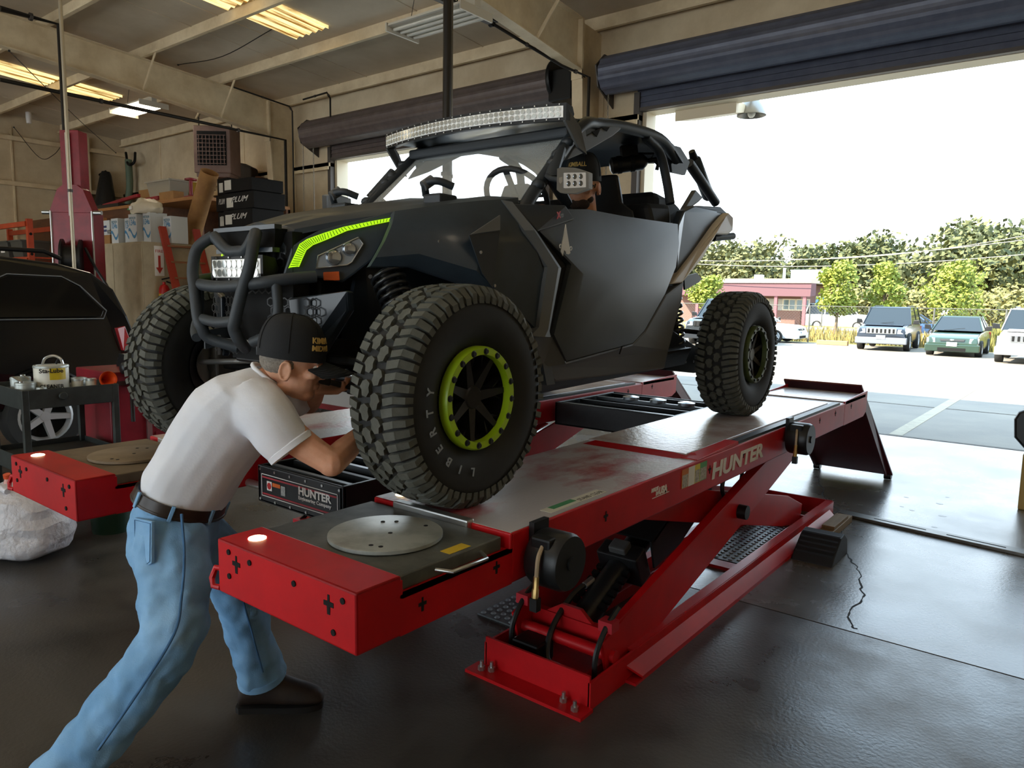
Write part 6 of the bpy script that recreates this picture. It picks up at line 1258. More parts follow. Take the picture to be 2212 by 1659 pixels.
ex_ = thing('fire_extinguisher', 'red fire extinguisher with yellow label on the cream cabinet side', 'fire extinguisher', (-12.5, 6.3, 1.3)); MB().lathe([(0, 0), (.075, 0), (.085, .02), (.085, .42), (.06, .48), (.025, .50), (.025, .54), (0, .54)], (-12.52, 6.32, 1.22), (0, 0, 1), 20).build('cylinder', mat('ext_red', '#b01c1c', .35), ex_, 50); MB().lathe([(.0865, .22), (.0865, .34)], (-12.52, 6.32, 1.22), (0, 0, 1), 20, caps=False).build('label', mat('label_yellow'), ex_); MB().bar((-12.52, 6.28, 1.80), (-12.46, 6.42, 1.84), .03, .025).build('lever', M_blkm, ex_); MB().tube(crv([(-12.52, 6.36, 1.77), (-12.46, 6.46, 1.70), (-12.45, 6.44, 1.5)]), .014, 7).build('hose', M_blk, ex_, 50); MB().box(-12.62, -12.52, 6.27, 6.37, 1.3, 1.34).build('bracket', M_blkm, ex_)
for o in (sgn, ex_): o.location = Vector(o.location)+V(LADX-.03+12.618, -.16, 0)
# --- unit heater
hx_ = at(458, 329, y=8.1); he = thing('unit_heater', 'brown hanging unit heater with louvred black outlet', 'heater', tuple(hx_-ZZ*.5)); hX, hY = RH, FH; M_heat = mat('heater_brown', '#6e564c', .5, col2='#62493f', scale=4)
def hbx(cx, cz, w, hgt, d0, d1, nm, m, bev=.0): return MB().obox(hx_+hX*cx+ZZ*cz+hY*((d0+d1)/2), hX*w, hY*((d1-d0)/2), ZZ*hgt).build(nm, m, he, bevel=bev)
hbx(0, .06, .37, .46, 0, .55, 'case', M_heat, .015); hbx(0, .08, .29, .33, -.012, .0, 'outlet', M_hole); hbx(0, -.40, .34, .08, .03, .5, 'drip_pan', M_heat, .02)
for k in range(8): hbx(-.25+.5*k/7, .05, .006, .29, -.03, -.012, 'louvre', M_heat)
for k in range(8): hbx(0, -.22+.55*k/7, .28, .006, -.035, -.02, 'louvre_cross', M_heat)
for s in (-1, 1): MB().cyl(hx_+hX*(.33*s)+hY*.2+ZZ*.5, V((hx_+hX*(.33*s)+hY*.2).x, (hx_+hX*(.33*s)+hY*.2).y, rz(8.1)-.2), .012, 6).build('hanger_rod', M_pipe, he)
MB().tube(crv([at(420, 175, y=8.0), at(437, 200, y=8.0), at(438, 225, y=8.0), at(425, 255, y=8.05)]), .03, 7).build('flex_pipe', mat('flex_tan', '#a89678', .5), he, 60)
# --- hanging light fixtures
def fixture(c, lit, label, group=None):
    t = thing('light_fixture', label, 'light', tuple(c), group=group); c = Vector(c); ll, ww = .62, .26; MB().obox(c+ZZ*.05, (ll, 0, 0), (0, ww, 0), ZZ*.012).build('reflector', mat('fixture_white', '#c9c2b2', .4), t)
    for s in (-1, 1): MB().obox(c+V(s*ll, 0, .02), (.012, 0, 0), (0, ww+.02, 0), ZZ*.05).build('end_plate', mat('fixture_white'), t)
    for k in range(4):
        y = -ww+.09+.115*k; MB().cyl(c+V(-ll+.03, y, .01), c+V(ll-.03, y, .01), .018, 10).build('tube_lamp', mat('tube_on', '#fff4dc', .4, emit=14, ecol='#fff0da') if lit else mat('tube_off', '#d8d4c8', .3), t, 40)
        if not lit: MB().obox(c+V(0, y+.055, .03), (ll-.02, 0, 0), (0, .006, 0), ZZ*.02).build('baffle', mat('fixture_white'), t)
    MB().obox(c+V(ll*.55, 0, .11), (.30, 0, 0), (0, .05, 0), ZZ*.05).build('ballast_box', mat('fixture_white'), t, bevel=.005)
    for s in (-1, 1): MB().cyl(c+V(s*ll*.8, 0, .06), V(c.x+s*ll*.4, c.y, rz(c.y)-.02), .004, 5).build('hanger_wire', M_pipe, t)
fixture(V(-14.95, 7.08, 5.10), True, 'lit fluorescent fixture hanging in front of the long rafter'); fixture(V(-6.55, 6.75, 4.88), False, 'unlit fluorescent fixture hanging above the roof light bar')
for i, (x, y) in enumerate(((-10, 1.5), (-3.2, 1.2), (-6.5, -2.5), (-14, -1.5), (-1.0, -4.5), (1.8, 2.0), (-17.5, 1.5), (-3.0, -1.5))): fixture(V(x, y, 5.0), True, 'added unseen fluorescent fixture giving fill light from the roof', 'added fill lights over the work bays')  # unseen lamps added to raise the interior light
# --- pipes and conduits
def pipe(pts, r, label, m=M_pipe, cat='pipe', n=8, clamps=2):
    t = thing('pipe_run', label, cat, tuple(pts[0])); MB().tube(pts, r, n).build('pipe', m, t, 50)
    for k in range(clamps): a = Vector(pts[k]).lerp(Vector(pts[k+1]), .5) if k+1 < len(pts) else Vector(pts[-1]); d = (Vector(pts[min(k+1, len(pts)-1)])-Vector(pts[k if k+1 < len(pts) else k-1])).normalized(); MB().tube([a-d*.02, a+d*.02], r*1.35, n).build('clamp', M_guide, t)
    return t
pa, pb_ = at(0, 10, x=-13.2), at(128, 43, x=-13.2); pa.z = pb_.z = 5.755
pipe([pa, pb_, V(pb_.x, pb_.y, .02)], .045, 'black air pipe running along the rafter and down to the hoist')
p = at(133, 60, y=4.6); pipe([V(p.x, p.y, rz(4.6)+.01), V(p.x, p.y, .02)], .028, 'slim pale conduit hanging beside the black air pipe', mat('conduit', '#b5aa94', .4, metal=.4))
pq = [at(0, 172, x=-13.54), at(400, 258, x=-13.54), at(618, 303, x=-13.54)]; pq[2] = V(-13.54, 9.42, pq[2].z); pq[1].z = pq[0].z+(pq[2].z-pq[0].z)*((pq[1].y-pq[0].y)/(pq[2].y-pq[0].y))
pipe(pq+[V(-13.54, 9.42, .02)], .032, 'black pipe crossing below the rafter and dropping beside the column')
p = at(966, 150, y=6.2); pipe([V(p.x, p.y, rz(6.2)+.01), V(p.x, p.y, 0.0)], .048, 'thick black vertical pipe behind the windshield'); p = at(973, 150, y=6.32); pipe([V(p.x, p.y, rz(6.32)+.01), V(p.x, p.y, 0.0)], .028, 'thin grey vertical pipe beside the thick black one', mat('conduit_dark', '#6d675d', .4, metal=.4))
te = at(1062, 50, x=-6.78)
pipe([te, V(-6.1, 8.75, 4.815), V(-5.935, 9.2, 4.74), V(-5.935, 9.2, .02)], .022, 'thin black line running under the rafter and down the column')
tr_ = thing('light_track', 'dark steel track with trolley beside the unlit fixture', 'track', tuple(at(935, 0, x=-6.75))); a, b_ = at(905, -22, x=-6.78), at(1062, 50, x=-6.78); MB().bar(a, b_, .07, .05).build('rail', M_guide, tr_); MB().bar(a+V(.1, 0, 0), b_+V(.1, 0, 0), .03, .03).build('cable_tube', M_pipe, tr_); MB().lathe([(.05, -.03), (.05, .03)], b_, (1, 0, 0), 12).build('end_pulley', M_blkm, tr_)
for t_ in (.1, .5, .9): h_ = a.lerp(b_, t_); MB().cyl(h_, V(h_.x, h_.y, rz(h_.y)+.01), .008, 6).build('hanger_rod', M_pipe, tr_)
pipe([at(655, 215, y=9.3), at(655, 215, y=9.3)+V(.75, 0, .02), at(655, 215, y=9.3)+V(.85, 0, -.1), at(655, 215, y=9.3)+V(.85, 0, -.45)], .018, 'small black conduit bend at the corner of the brown door')
pipe([V(-13.42, 8.2, 5.54), V(-13.42, 9.45, 5.44), V(-13.42, 9.52, 5.36), V(-13.42, 9.52, .02)], .016, 'thin conduit following the rafter end down the column')
cm = thing('security_camera', 'white security camera under the far purlin', 'camera', tuple(at(62, 252, x=-20.8))); c = at(62, 252, x=-20.8); MB().tube([V(c.x, c.y, rz(c.y)+.02), c+ZZ*.08], .035, 12).build('mount', M_white, cm, 50); MB().tube([c+ZZ*.10, c-ZZ*.02, c-ZZ*.16], [.065, .065, .055], 12).build('camera_head', M_white, cm, 50)
def atroof(px, py, off=.006):
    v = ray(px, py); return CAM+v*((5.70+.07*WY-off-CAM.z)/(v.z+.07*v.y))
w0 = at(20, 110, x=-13.66); wires = ((w0, w0.lerp(at(250, 330, x=-21.34), .5)-ZZ*.05, at(250, 330, x=-21.34)), (atroof(385, 140), (atroof(385, 140)+atroof(590, 62))/2-ZZ*.14, atroof(590, 62)), tuple(at(*p, x=-21.33) for p in ((30, 275), (85, 340), (115, 335), (136, 310))))
for i, pts in enumerate(wires):
    t = thing('loose_wire', ('thin black wire sloping from the rafter to the corner', 'thin wire sagging between the purlins', 'thin wire looping on the left wall')[i], 'wire', tuple(pts[0])); MB().tube(crv(pts), .008, 5).build('strand', M_pipe, t)
    for e_ in (pts[0], pts[-1]): MB().ell(e_, .02, .02, .02, 6, 4).build('end_clip', M_blkm, t)
# --- floor plates, track, chock
fp = thing('floor_track', 'slotted steel floor track set across the slab near the door', 'track', (.1, 5.8, 0)); ya = 5.72
MB().prism([(-1.40, 5.95, 0), (.9, 5.60, 0), (.9, 5.50, 0), (-1.40, 5.83, 0)], (0, 0, .022)).build('track_plate', mat('track_steel', '#6d6a66', .4, metal=.6, col2='#5a5650', scale=6), fp, bevel=.004)
for k in range(4): MB().prism([(-1.15+.48*k, 5.86-.073*k, .022), (-.80+.48*k, 5.81-.073*k, .022), (-.80+.48*k, 5.795-.073*k, .022), (-1.15+.48*k, 5.845-.073*k, .022)], (0, 0, .001)).build('slot', M_hole, fp)
gp = MB(); 
for nm, (ga, gb, gc, gd), lb in (('tread_mat', (-2.34, -2.05, 2.72, 3.62), 'dark studded tread mat on the floor under the turning plate'), ('tread_mat', (-1.845, -1.545, 4.3, 5.2), 'grey studded tread mat under the scissor legs')):
    t = thing(nm, lb, 'mat', ((ga+gb)/2, (gc+gd)/2, 0)); MB().box(ga, gb, gc, gd, 0, .008).build('mat_sheet', mat('mat_grey', '#4b5154', .5), t); sd = MB()
    for i in range(int((gb-ga)/.045)):
        for j in range(int((gd-gc)/.05)): x, y = ga+.02+.045*i, gc+.025+.05*j+(.025 if i % 2 else 0); sd.lathe([(.016, .008), (.010, .014), (0, .014)], (x, y, 0), (0, 0, 1), 6)
    o = sd.build('studs', mat('mat_stud', '#6d757a', .45), t); o['kind'] = 'stuff'
ck = thing('wheel_chock', 'black ribbed rubber wheel chock beside the lift base', 'chock', (-1.24, 4.78, 0)); cx0, cx1 = -1.365, -1.12
MB().prism([(cx0, 4.62, 0), (cx0, 4.98, 0), (cx0, 4.96, .10), (cx0, 4.88, .15), (cx0, 4.80, .14), (cx0, 4.66, .05)], (cx1-cx0, 0, 0)).build('wedge', mat('chock_rubber', '#1a1c20', .6), ck, bevel=.006)
for k in range(5): MB().bar((cx0+.01, 4.665+.035*k, .055+.022*k), (cx1-.01, 4.665+.035*k, .055+.022*k), .012, .012).build('rib', mat('chock_rubber'), ck)
wd_ = thing('wood_block', 'bare wooden packing block beside the rear end of the lift rail', 'block', (-1.36, 5.5, 0)); MB().box(-1.365, -1.27, 5.20, 5.72, 0, .05).build('plank', mat('wood_raw', '#8f7a5a', .7, col2='#7a6648', scale=6, stretch=(4, .6, 4)), wd_, bevel=.004); MB().box(-1.36, -1.275, 5.25, 5.62, .05, .075).build('shim', mat('wood_raw'), wd_, bevel=.003)
hs_ = thing('hose_coil', 'loose black hose coiled on the scissor legs of the near lift', 'hose', (-1.55, 3.7, .55)); MB().tube(crv([(-1.502, 3.905, .475), (-1.502, 3.78, .58), (-1.502, 3.80, .66), (-1.502, 3.95, .69), (-1.502, 4.06, .62), (-1.502, 3.945, .47)]), .012, 7).build('hose_line', M_blk, hs_, 60); MB().tube([(-1.502, 3.905, .475), (-1.502, 3.88, .50)], .016, 8).build('fitting', M_sil, hs_)
# yellow bollard with black guard at the right edge
bo_ = thing('door_post', 'tan-yellow post with black rubber bumper beside the open bay', 'post', (-.25, 7.0, 0)); px_ = at(2212, 1000, y=7.0).x; MB().box(px_-.012, px_+.2, 6.98, 7.18, 0, .45).build('post_base', mat('post_yellow', '#a58a4c', .5), bo_, bevel=.01); MB().box(px_+.01, px_+.18, 7.0, 7.16, .45, .80).build('post_shaft', mat('post_tan', '#7d6a4c', .5), bo_)
MB().prism([at(*q, y=7.0) for q in ((2190, 905), (2200, 890), (2230, 880), (2230, 978), (2212, 970), (2190, 945))], (0, .18, 0)).build('bumper', M_blk, bo_, bevel=.02)
# --- high-bay lamp outside the header and eye bolt
lp_ = at(1625, 215, y=10.45); lm_ = thing('yard_lamp', 'grey dome yard lamp hanging outside the door header', 'lamp', tuple(lp_)); zt_ = at(1625, 205, y=10.45).z; zb2 = at(1625, 250, y=10.45).z; hh = zt_-zb2; rr = (at(1655, 250, y=10.45)-at(1625, 250, y=10.45)).length
MB().lathe([(rr, 0), (rr*1.0, .02), (rr*.82, hh*.35), (rr*.5, hh*.72), (rr*.38, hh*.78), (rr*.34, hh), (0, hh), (0, hh*.95), (rr*.3, hh*.75), (rr*.78, hh*.34), (rr*.96, .0)], (lp_.x, lp_.y, zb2), (0, 0, 1), 28, caps=False).build('dome', mat('lamp_grey', '#8e8b86', .35, metal=.6), lm_, 50); MB().ell((lp_.x, lp_.y, zb2+.05), rr*.3, rr*.3, rr*.4, 12, 8).build('bulb', mat('bulb_glass', '#e6e2d6', .2), lm_, 60); MB().cyl((lp_.x, lp_.y, zb2+hh), (lp_.x, lp_.y, zb2+hh+.25), .05, 12).build('stem', mat('lamp_grey'), lm_, 40); MB().box(lp_.x-.06, lp_.x+.06, 9.95, lp_.y+.05, zb2+hh+.22, zb2+hh+.30).build('arm', mat('lamp_grey'), lm_)
# ================================================================ OUTSIDE
random.seed(11)
M_glassd = mat('car_glass', '#1a2024', .08, coat=.3); M_chrome = mat('chrome', '#c9ccd0', .15, metal=.95); M_hl = mat('head_lamp', '#d8dcdf', .1, metal=.4, coat=.5); M_plateN = mat('number_plate', '#d9d9d4', .5)
def carbody(label, x, y, head, col, L, Wd, H, kind, lodge=.20, group=None, trim=None):
    """parked car, nose towards local -y: lower body, greenhouse, glass, lamps, grille, wheels"""
    t = thing('parked_car', label, 'car', (x, y, gz(y)), head, group, local=True); m = mat('paint'+col, col, .22, coat=.6)
    hw = Wd/2; suvk = kind in ('suv', 'truck'); zb = .30 if suvk else .20; zs = H*.60 if suvk else H*.64; hoodz = zs-.03 if suvk else zs-.10; wr = .37 if suvk else .30
    P_ = [(-L/2, zb+.06, .90), (-L/2-.02, zs*.55, .95), (-L/2+.05, hoodz-.14, .93), (-L/2+.30, hoodz-.03, .92), (-L/2+L*.28, hoodz+.03, .95), (L/2-L*(.30 if kind == 'sedan' else .05), zs+.02, .97), (L/2-.03, zs-(.05 if kind == 'sedan' else 0), .95), (L/2, zs*.55, .95), (L/2-.04, zb+.06, .90)]
    b = MB(); rings = []
    for yy, zt, k in P_[1:-1]: rings.append([V(-hw*k*.94, yy, zb), V(-hw*k, yy, zb+.14), V(-hw*k, yy, zt*.72+.05), V(-hw*k*.93, yy, zt), V(hw*k*.93, yy, zt), V(hw*k, yy, zt*.72+.05), V(hw*k, yy, zb+.14), V(hw*k*.94, yy, zb)])
    b.loft(rings); b.build('body', m, t, 35, .03)
    ya = -L/2+L*.27; yb = -L/2+L*.43; yc = L/2-(L*.30 if kind == 'sedan' else (.35 if kind == 'suv' else L*.42)); yd = L/2-(L*.14 if kind == 'sedan' else (.08 if kind == 'suv' else L*.38)); zz = zs-.01
    k = .93; kt = .76 if suvk else .70
    MB().hexa([(-hw*k, ya, zz), (hw*k, ya, zz), (hw*k, yd, zz), (-hw*k, yd, zz)], [(-hw*kt, yb, H-.02), (hw*kt, yb, H-.02), (hw*kt, yc, H-.02), (-hw*kt, yc, H-.02)]).build('cabin_glass', M_glassd, t, bevel=.02)
    MB().hexa([(-hw*kt*1.03, yb-.05, H-.05), (hw*kt*1.03, yb-.05, H-.05), (hw*kt*1.03, yc+.04, H-.05), (-hw*kt*1.03, yc+.04, H-.05)], [(-hw*kt*.9, yb+.06, H), (hw*kt*.9, yb+.06, H), (hw*kt*.9, yc-.05, H), (-hw*kt*.9, yc-.05, H)]).build('roof', m, t, bevel=.02)
    for s in (-1, 1):
        for (y0, z0, y1, z1, w) in ((ya, zz, yb, H-.03, .07), (yc, H-.03, yd, zz, .10), ((yb+yc)/2-.02, H-.03, (yb+yc)/2+.0, zz, .08)):
            x0 = hw*(k if z0 < H-.1 else kt)*1.005; x1 = hw*(k if z1 < H-.1 else kt)*1.005; MB().bar((s*x0, y0, z0), (s*x1, y1, z1), w, .03, up=(s, 0, .3)).build('pillar', m, t)
        MB().prism([(s*hw*.60, -L/2-.03, hoodz-.30), (s*hw*.93, -L/2+.03, hoodz-.30), (s*hw*.94, -L/2+.14, hoodz-.14), (s*hw*.62, -L/2+.0, hoodz-.14)], (0, .05, 0)).build('head_lamp', M_hl, t, bevel=.01)
        MB().lathe([(0, 0), (.055, 0), (.055, .02), (0, .02)], (s*hw*.72, -L/2-.015, zb+.20), (0, -1, 0), 14).build('fog_lamp', M_hl, t)
        MB().prism([(s*hw*.97, ya+.10, zs+.02), (s*(hw+.20), ya+.08, zs+.03), (s*(hw+.20), ya+.08, zs+.20), (s*(hw+.02), ya+.10, zs+.18)], (0, .09, 0)).build('wing_mirror', M_blk, t, bevel=.01)
        MB().box(min(s*hw*.80, s*hw*.96), max(s*hw*.80, s*hw*.96), L/2-.03, L/2+.015, zs*.62, zs*.88).build('tail_lamp', mat('tail_red', '#a81c22', .25), t)
        for yy in (-L/2+L*.19, L/2-L*.21): alloy((s*(hw-.10), yy, wr), (s, 0, 0), wr, wr*.64, par=t)
    MB().box(-hw*.98, hw*.98, -L/2-.06, -L/2+.10, zb, zb+.26).build('front_bumper', m if not trim else mat('trim'+trim, trim, .6), t, bevel=.03)
    MB().box(-.16, .16, -L/2-.075, -L/2-.055, zb+.20, zb+.34).build('number_plate', M_plateN, t)
    if suvk:
        MB().box(-hw*.57, hw*.57, -L/2-.035, -L/2+.05, hoodz-.32, hoodz-.10).build('grille', M_chrome if col != '#1b2026' else M_blk, t, bevel=.015)
        for j in range(7): xx = -hw*.47+hw*.94*j/6; MB().box(xx-.035, xx+.035, -L/2-.042, -L/2-.03, hoodz-.29, hoodz-.13).build('grille_slot', M_hole, t, bevel=.01)
        if kind == 'suv':
            for s in (-1, 1): MB().cyl((s*hw*kt*.85, yb+.1, H+.03), (s*hw*kt*.85, yc-.1, H+.03), .02, 8).build('roof_rail', M_blk, t)
        MB().prism([(-hw*.75, -L/2+.35, hoodz+.0), (hw*.75, -L/2+.35, hoodz+.0), (hw*.70, ya-.05, hoodz+.05), (-hw*.70, ya-.05, hoodz+.05)], (0, 0, .015)).build('hood_panel', m, t, bevel=.01)
    else:
        MB().prism([(-hw*.42, -L/2-.03, hoodz-.24), (hw*.42, -L/2-.03, hoodz-.24), (hw*.45, -L/2+.01, hoodz-.17), (-hw*.45, -L/2+.01, hoodz-.17)], (0, .05, 0)).build('grille', M_blk, t); MB().ell((0, -L/2-.025, hoodz-.20), .07, .012, .03, 14, 8).build('badge_oval', M_chrome, t); MB().box(-hw*.5, hw*.5, -L/2-.068, -L/2-.05, zb+.03, zb+.14).build('intake', M_hole, t)
    MB().bar((-.4, ya-.03, zz+.02), (.25, ya+.03, zz+.10), .02, .015).build('wiper', M_blk, t)
    return t
gp_ = lambda px, y: at(px, 700, y=y).x
jx = at(1893, 750, y=32).x
carbody('dark blue SUV with seven-slot chrome grille parked by the fence', at(1893, 750, y=31.5).x, 31.5+2.3, .06, '#0a101c', 4.7, 1.87, 1.74, 'suv', trim='#6a6f76')
carbody('dusty green small sedan parked beside the blue SUV', at(2052, 760, y=30).x, 30+2.1, .02, '#24382e', 4.3, 1.72, 1.43, 'sedan')
carbody('silver SUV cut by the edge of the bay opening', at(2222, 770, y=27.5).x, 27.5+2.3, .0, '#b4b5b4', 4.6, 1.85, 1.75, 'suv')
carbody('white sedan parked side-on behind the rear tyre', at(1622, 735, y=34.9).x, 34.9, PI*.5, '#c9cfd2', 4.7, 1.80, 1.45, 'sedan')
carbody('dark pickup parked behind the rear spring of the vehicle', at(1512, 735, y=28).x, 30.75, .10, '#1b2026', 5.5, 1.98, 1.92, 'truck')
carbody('small blue car driving on the road beyond the fence', at(1975, 660, y=54).x, 54, PI/2, '#2b4668', 4.3, 1.75, 1.45, 'sedan')
carbody('white van far beyond the fence near the young trees', at(1800, 668, y=60).x, 62, PI/2, '#d5d6d4', 5.0, 1.95, 2.1, 'suv')
# landscaping timber
lx0, lx1 = at(1765, 738, y=34.5).x, at(1832, 738, y=34.5).x; tm = thing('parking_timber', 'weathered timber parking stop beside the blue SUV', 'timber', ((lx0+lx1)/2, 34.5, gz(34.5))); MB().box(lx0, lx1, 34.4, 34.62, gz(34.5), gz(34.5)+.2).build('timber', mat('timber', '#9c7f5a', .8), tm, bevel=.02); MB().box(lx0+.3, lx0+.36, 34.48, 34.54, gz(34.5)+.2, gz(34.5)+.23).build('spike', M_blkm, tm)
# chain-link fence
fz = gz(36); fnc = thing('chain_link_fence', 'long grey chain-link fence behind the parked cars', 'fence', (-6, 36.3, fz)); M_galv = mat('fence_galv', '#5f5f59', .6, metal=.3)
for k in range(22): x = -34+2.6*k; MB().cyl((x, 36.3, fz-.1), (x, 36.3, fz+1.75), .035, 8).build('post', M_galv, fnc, 40)
MB().cyl((-34, 36.3, fz+1.72), (22, 36.3, fz+1.72), .018, 6).build('top_rail', M_galv, fnc, 40); wv = MB()
for k in range(-12, 390):
    for s in (1, -1): x = -34+.145*k; wv.tube([(x if s > 0 else x+1.68, 36.3, fz+.04), (x+1.68 if s > 0 else x, 36.3, fz+1.70)], .0035, 3, caps=False)
wv = wv.build('wire_mesh', M_galv, fnc); wv['kind'] = 'stuff'
# grass and weeds
def tuft(n, x0, x1, y0, y1, h0, h1, name, m, label):
    g = MB()
    for _ in range(n):
        x, y = random.uniform(x0, x1), random.uniform(y0, y1); hh = random.uniform(h0, h1); a = random.uniform(0, PI); w = hh*.05+.012; dx, dy = math.cos(a)*w, math.sin(a)*w; lx, ly = random.uniform(-.25, .25)*hh, random.uniform(-.25, .25)*hh; z = fz if y > 36 else gz(y)
        g.add([(x-dx, y-dy, z), (x+dx, y+dy, z), (x+lx*.5+dx*.6, y+ly*.5+dy*.6, z+hh*.6), (x+lx, y+ly, z+hh), (x+lx*.5-dx*.6, y+ly*.5-dy*.6, z+hh*.6)], [(0, 1, 2, 3, 4)])
    return tag(g.build(name, m), label, 'grass', kind='stuff')
tuft(9000, -34, 10, 36.5, 43, .15, .7, 'tall_grass', mat('grass_dry', '#94804a', .8, col2='#7d763c', scale=.8), 'tall dry yellow grass behind the chain-link fence'); tuft(2600, -3.5, 10, 35.2, 38, .5, 1.35, 'weeds', mat('weed_green', '#6a7034', .8, col2='#7d7440', scale=.9), 'dense green-yellow weeds growing along the fence')
# trees
M_bark = mat('bark', '#54483a', .9, col2='#6b5d4a', scale=6, bump=.4)
def tree(label, x, y, h, cr, col, col2, n, lump, trunk, group, seed, leaf=.22, name='tree', open_=.0):
    rs = random.Random(seed); z0 = fz; t = thing(name, label, 'tree', (x, y, z0), group=group); m = mat('leaf'+col, col, .7, col2=col2, scale=.9, detail=3)
    nt_ = m.node_tree; pbn = nt_.nodes['Principled BSDF']
    MB().tube([(x, y, z0-.1), (x+.05*h*.2, y, z0+h*.35), (x, y, z0+h*.75)], [trunk, trunk*.75, trunk*.3], 8).build('trunk', M_bark, t, 50)
    lumps = []
    for k in range(lump):
        a = rs.uniform(0, 2*PI); f = rs.uniform(.0, .75); zc = rs.uniform(.42, .93); ww = cr*(1-.55*abs(zc-.6)/.4)*.95
        lumps.append((V(x+math.cos(a)*ww*f, y+math.sin(a)*ww*f, z0+h*zc), rs.uniform(.30, .48)*cr))
    for k in range(min(5, lump)): MB().tube([(x, y, z0+h*.38), tuple(V(x, y, z0+h*.5).lerp(lumps[k][0], .5)), tuple(lumps[k][0])], [trunk*.5, trunk*.3, trunk*.1], 6).build('branch', M_bark, t, 50)
    g = MB()
    for _ in range(n):
        c, r = rs.choice(lumps); d = V(rs.gauss(0, 1), rs.gauss(0, 1), rs.gauss(0, 1)).normalized()*r*rs.uniform(.55, 1.05); p = c+V(d.x, d.y, d.z*.8); s = leaf*rs.uniform(.6, 1.3); u = V(rs.gauss(0, 1), rs.gauss(0, 1), rs.gauss(0, 1)).normalized(); w = u.orthogonal().normalized()
        g.add([p-u*s*.5, p+w*s*.32, p+u*s*.5, p-w*s*.32], [(0, 1, 2, 3)])
    o = g.build('crown', m, t); o['kind'] = 'stuff'; return t
def tr_at(px, y): return at(px, 660, y=y).x
G1 = 'young trees behind the fence'; G2 = 'big trees beyond the road'
ht = lambda py, px, y: at(px, py, y=y).z-fz
for i, (px, y, py, cr, lb) in enumerate(((1808, 40, 570, 1.55, 'round yellow-green young tree beside the mauve building'), (1908, 41, 571, 1.25, 'slim yellow-green young tree behind the blue SUV'), (2062, 41, 572, 1.9, 'broad yellow-green young tree behind the green sedan'), (1530, 42, 590, 1.5, 'yellow-green young tree behind the rear suspension'), (1578, 44, 640, 1.2, 'low yellow-green bush in front of the mauve building'))):
    tree(lb, tr_at(px, y), y, ht(py, px, y), cr, '#66762a', '#82882f', 2600, 16, .09, G1, 20+i, .20, 'young_tree')
for i, (px, y, py, cr, lb) in enumerate(((1560, 92, 528, 5.5, 'grey-green tree behind the mauve building roof, nearest the rear fender'), (1640, 88, 524, 6.0, 'wide grey-green tree behind the middle of the mauve building'), (1740, 96, 545, 5.0, 'lower dark tree between the building and the round young tree'), (1800, 92, 538, 5.5, 'dark tree rising above the round young tree'), (1878, 90, 523, 6.5, 'broad dark tree behind the slim young tree'), (1985, 84, 545, 6.0, 'pale olive tree right of the slim young tree'), (2068, 90, 487, 6.0, 'tallest tree, its bare top above all others'), (2150, 82, 515, 6.5, 'large dark tree behind the broad young tree'), (2215, 78, 505, 7.0, 'large dark tree cut by the edge of the opening'), (1480, 95, 545, 6.0, 'grey-green tree hidden mostly behind the vehicle'))):
    tree(lb, tr_at(px, y), y, ht(py, px, y), cr, '#3b4427' if i not in (0, 1, 5, 9) else '#525536', '#5d5e34', 3200, 22, .35, G2, 40+i, .62, 'tall_tree')
# shrubs on the far bank
for i, px in enumerate((1850, 1940, 2000, 2120, 2180)): tree(('olive shrub behind the small blue car', 'olive shrub between the slim tree and the road', 'tall olive shrub beyond the road', 'olive shrub right of the broad young tree', 'olive shrub at the edge of the opening')[i], tr_at(px, 66), 66, ht(640, px, 66), 3.2, '#666837', '#7a7240', 1400, 10, .1, 'olive shrubs beyond the road', 70+i, .4, 'shrub')
# mauve office building
by = 62; bx0, bx1 = tr_at(1470, by), tr_at(1762, by); bz0 = fz; bt = at(1700, 603, y=by).z; bl_ = thing('office_building', 'low mauve office building with white fascia and row of windows', 'building', ((bx0+bx1)/2, by, bz0))
MB().box(bx0, bx1-1.2, by, by+10, bz0, bt-.4).build('wall', mat('wall_pink', '#7d5c55', .8), bl_); MB().box(bx0-.3, bx1, by-1.6, by+10.3, bt-.35, bt).build('roof_fascia', mat('fascia_white', '#b0a695', .7), bl_)
e0 = at(1700, 612, y=by-1.6).z; e1 = at(1700, 640, y=by-1.6).z; MB().hexa([(bx0-.3, by-1.6, e1), (bx1, by-1.6, e1), (bx1, by-.2, e1+.1), (bx0-.3, by-.2, e1+.1)], [(bx0-.3, by-1.5, bt-.35), (bx1, by-1.5, bt-.35), (bx1, by-.2, bt-.35), (bx0-.3, by-.2, bt-.35)]).build('mansard', mat('mauve', '#5d4046', .8), bl_)
wz0, wz1 = at(1700, 668, y=by).z, at(1700, 648, y=by).z
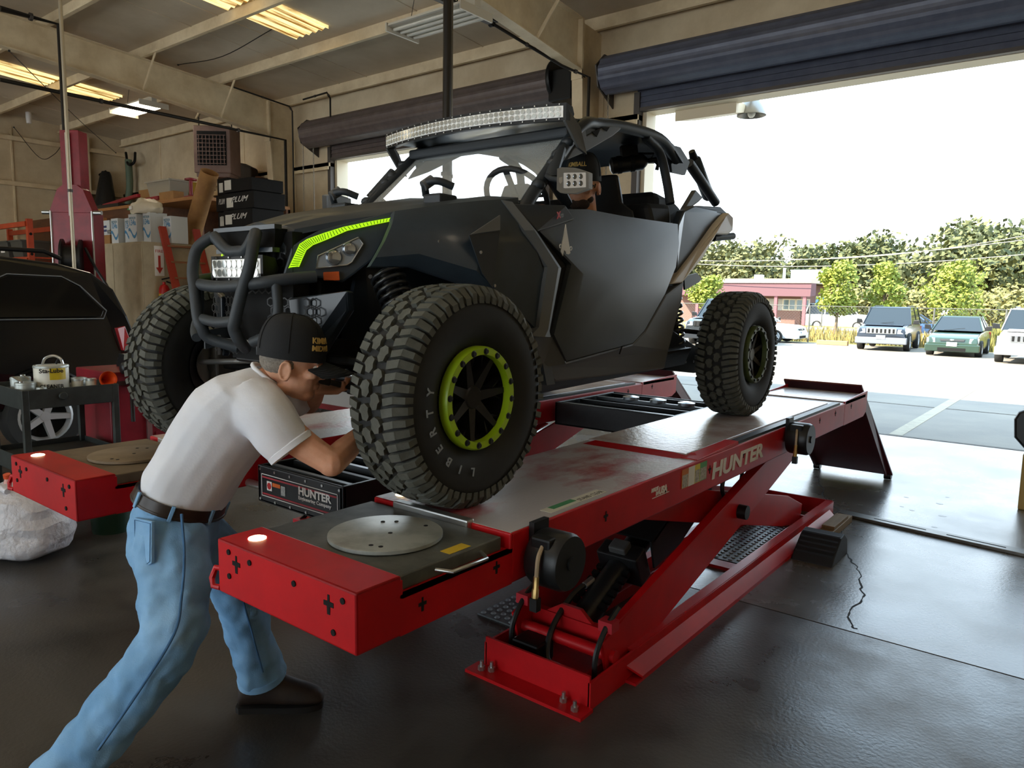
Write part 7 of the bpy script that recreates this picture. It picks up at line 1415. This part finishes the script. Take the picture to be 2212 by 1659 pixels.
for k in range(7):
    px = 1560+29*k; wx = tr_at(px, by); f = MB().box(wx-.55, wx+.55, by-.06, by, wz0-.1, wz1+.1).build('window' if k % 3 != 1 else 'door', mat('frame_white', '#cfc7b5', .6) if k % 3 != 1 else mat('door_grey', '#a5a4a0', .6), bl_)
    if k % 3 != 1:
        for s in (-1, 1): MB().box(wx+s*.25-.2, wx+s*.25+.2, by-.08, by-.06, wz0, wz1).build('pane', mat('pane_far', '#6d7f86', .1), f)
for k in range(6): x = bx0+(bx1-bx0)*k/5.2; MB().box(x-.12, x+.12, by-1.55, by-1.3, bz0, e1+.05).build('porch_post', mat('post_mauve', '#7d4f56', .7), bl_)
ux = tr_at(1722, by); MB().box(ux-1.3, ux+1.3, by+2, by+4.5, bt, bt+.75).build('roof_unit', mat('roof_unit', '#b9c4cc', .5), bl_); MB().box(ux-1.35, ux+1.35, by+1.95, by+4.55, bt+.75, bt+.85).build('unit_cap', mat('roof_unit_dark', '#6a7076', .5), bl_); vx = tr_at(1673, by); MB().cyl((vx, by+2, bt), (vx, by+2, bt+1.0), .12, 8).build('vent_pipe', mat('roof_unit'), bl_); MB().box(vx-2.6, vx-2.0, by+2, by+2.8, bt, bt+.45).build('roof_vent', mat('roof_unit'), bl_)
sg_ = thing('street_sign', 'small blue sign on a post at the end of the mauve building', 'sign', (tr_at(1777, 58), 58, fz)); sx_ = tr_at(1777, 58); MB().cyl((sx_, 58, fz), (sx_, 58, fz+2.4), .05, 8).build('post', M_galv, sg_); MB().box(sx_-.5, sx_+.5, 57.9, 57.96, fz+1.8, fz+2.3).build('panel', mat('sign_blue', '#2c5272', .5), sg_)
# utility wires
for i, (p0, p1, dd) in enumerate((((1500, 563), (2260, 512), 58), ((1500, 570), (2260, 545), 59), ((1700, 560), (2260, 500), 60))):
    a, b_ = at(*p0, y=dd), at(*p1, y=dd); w = thing('power_line', ('upper power line crossing in front of the tallest tree', 'lower power line crossing the tree tops', 'slack third power line near the edge of the opening')[i], 'wire', tuple(a)); MB().tube([a.lerp(b_, k/12)-ZZ*(.5*4*(k/12)*(1-k/12)) for k in range(13)], .028, 5).build('cable', mat('cable_pale', '#8c8a80', .6), w); MB().ell(a, .06, .06, .06, 6, 4).build('insulator', M_galv, w)
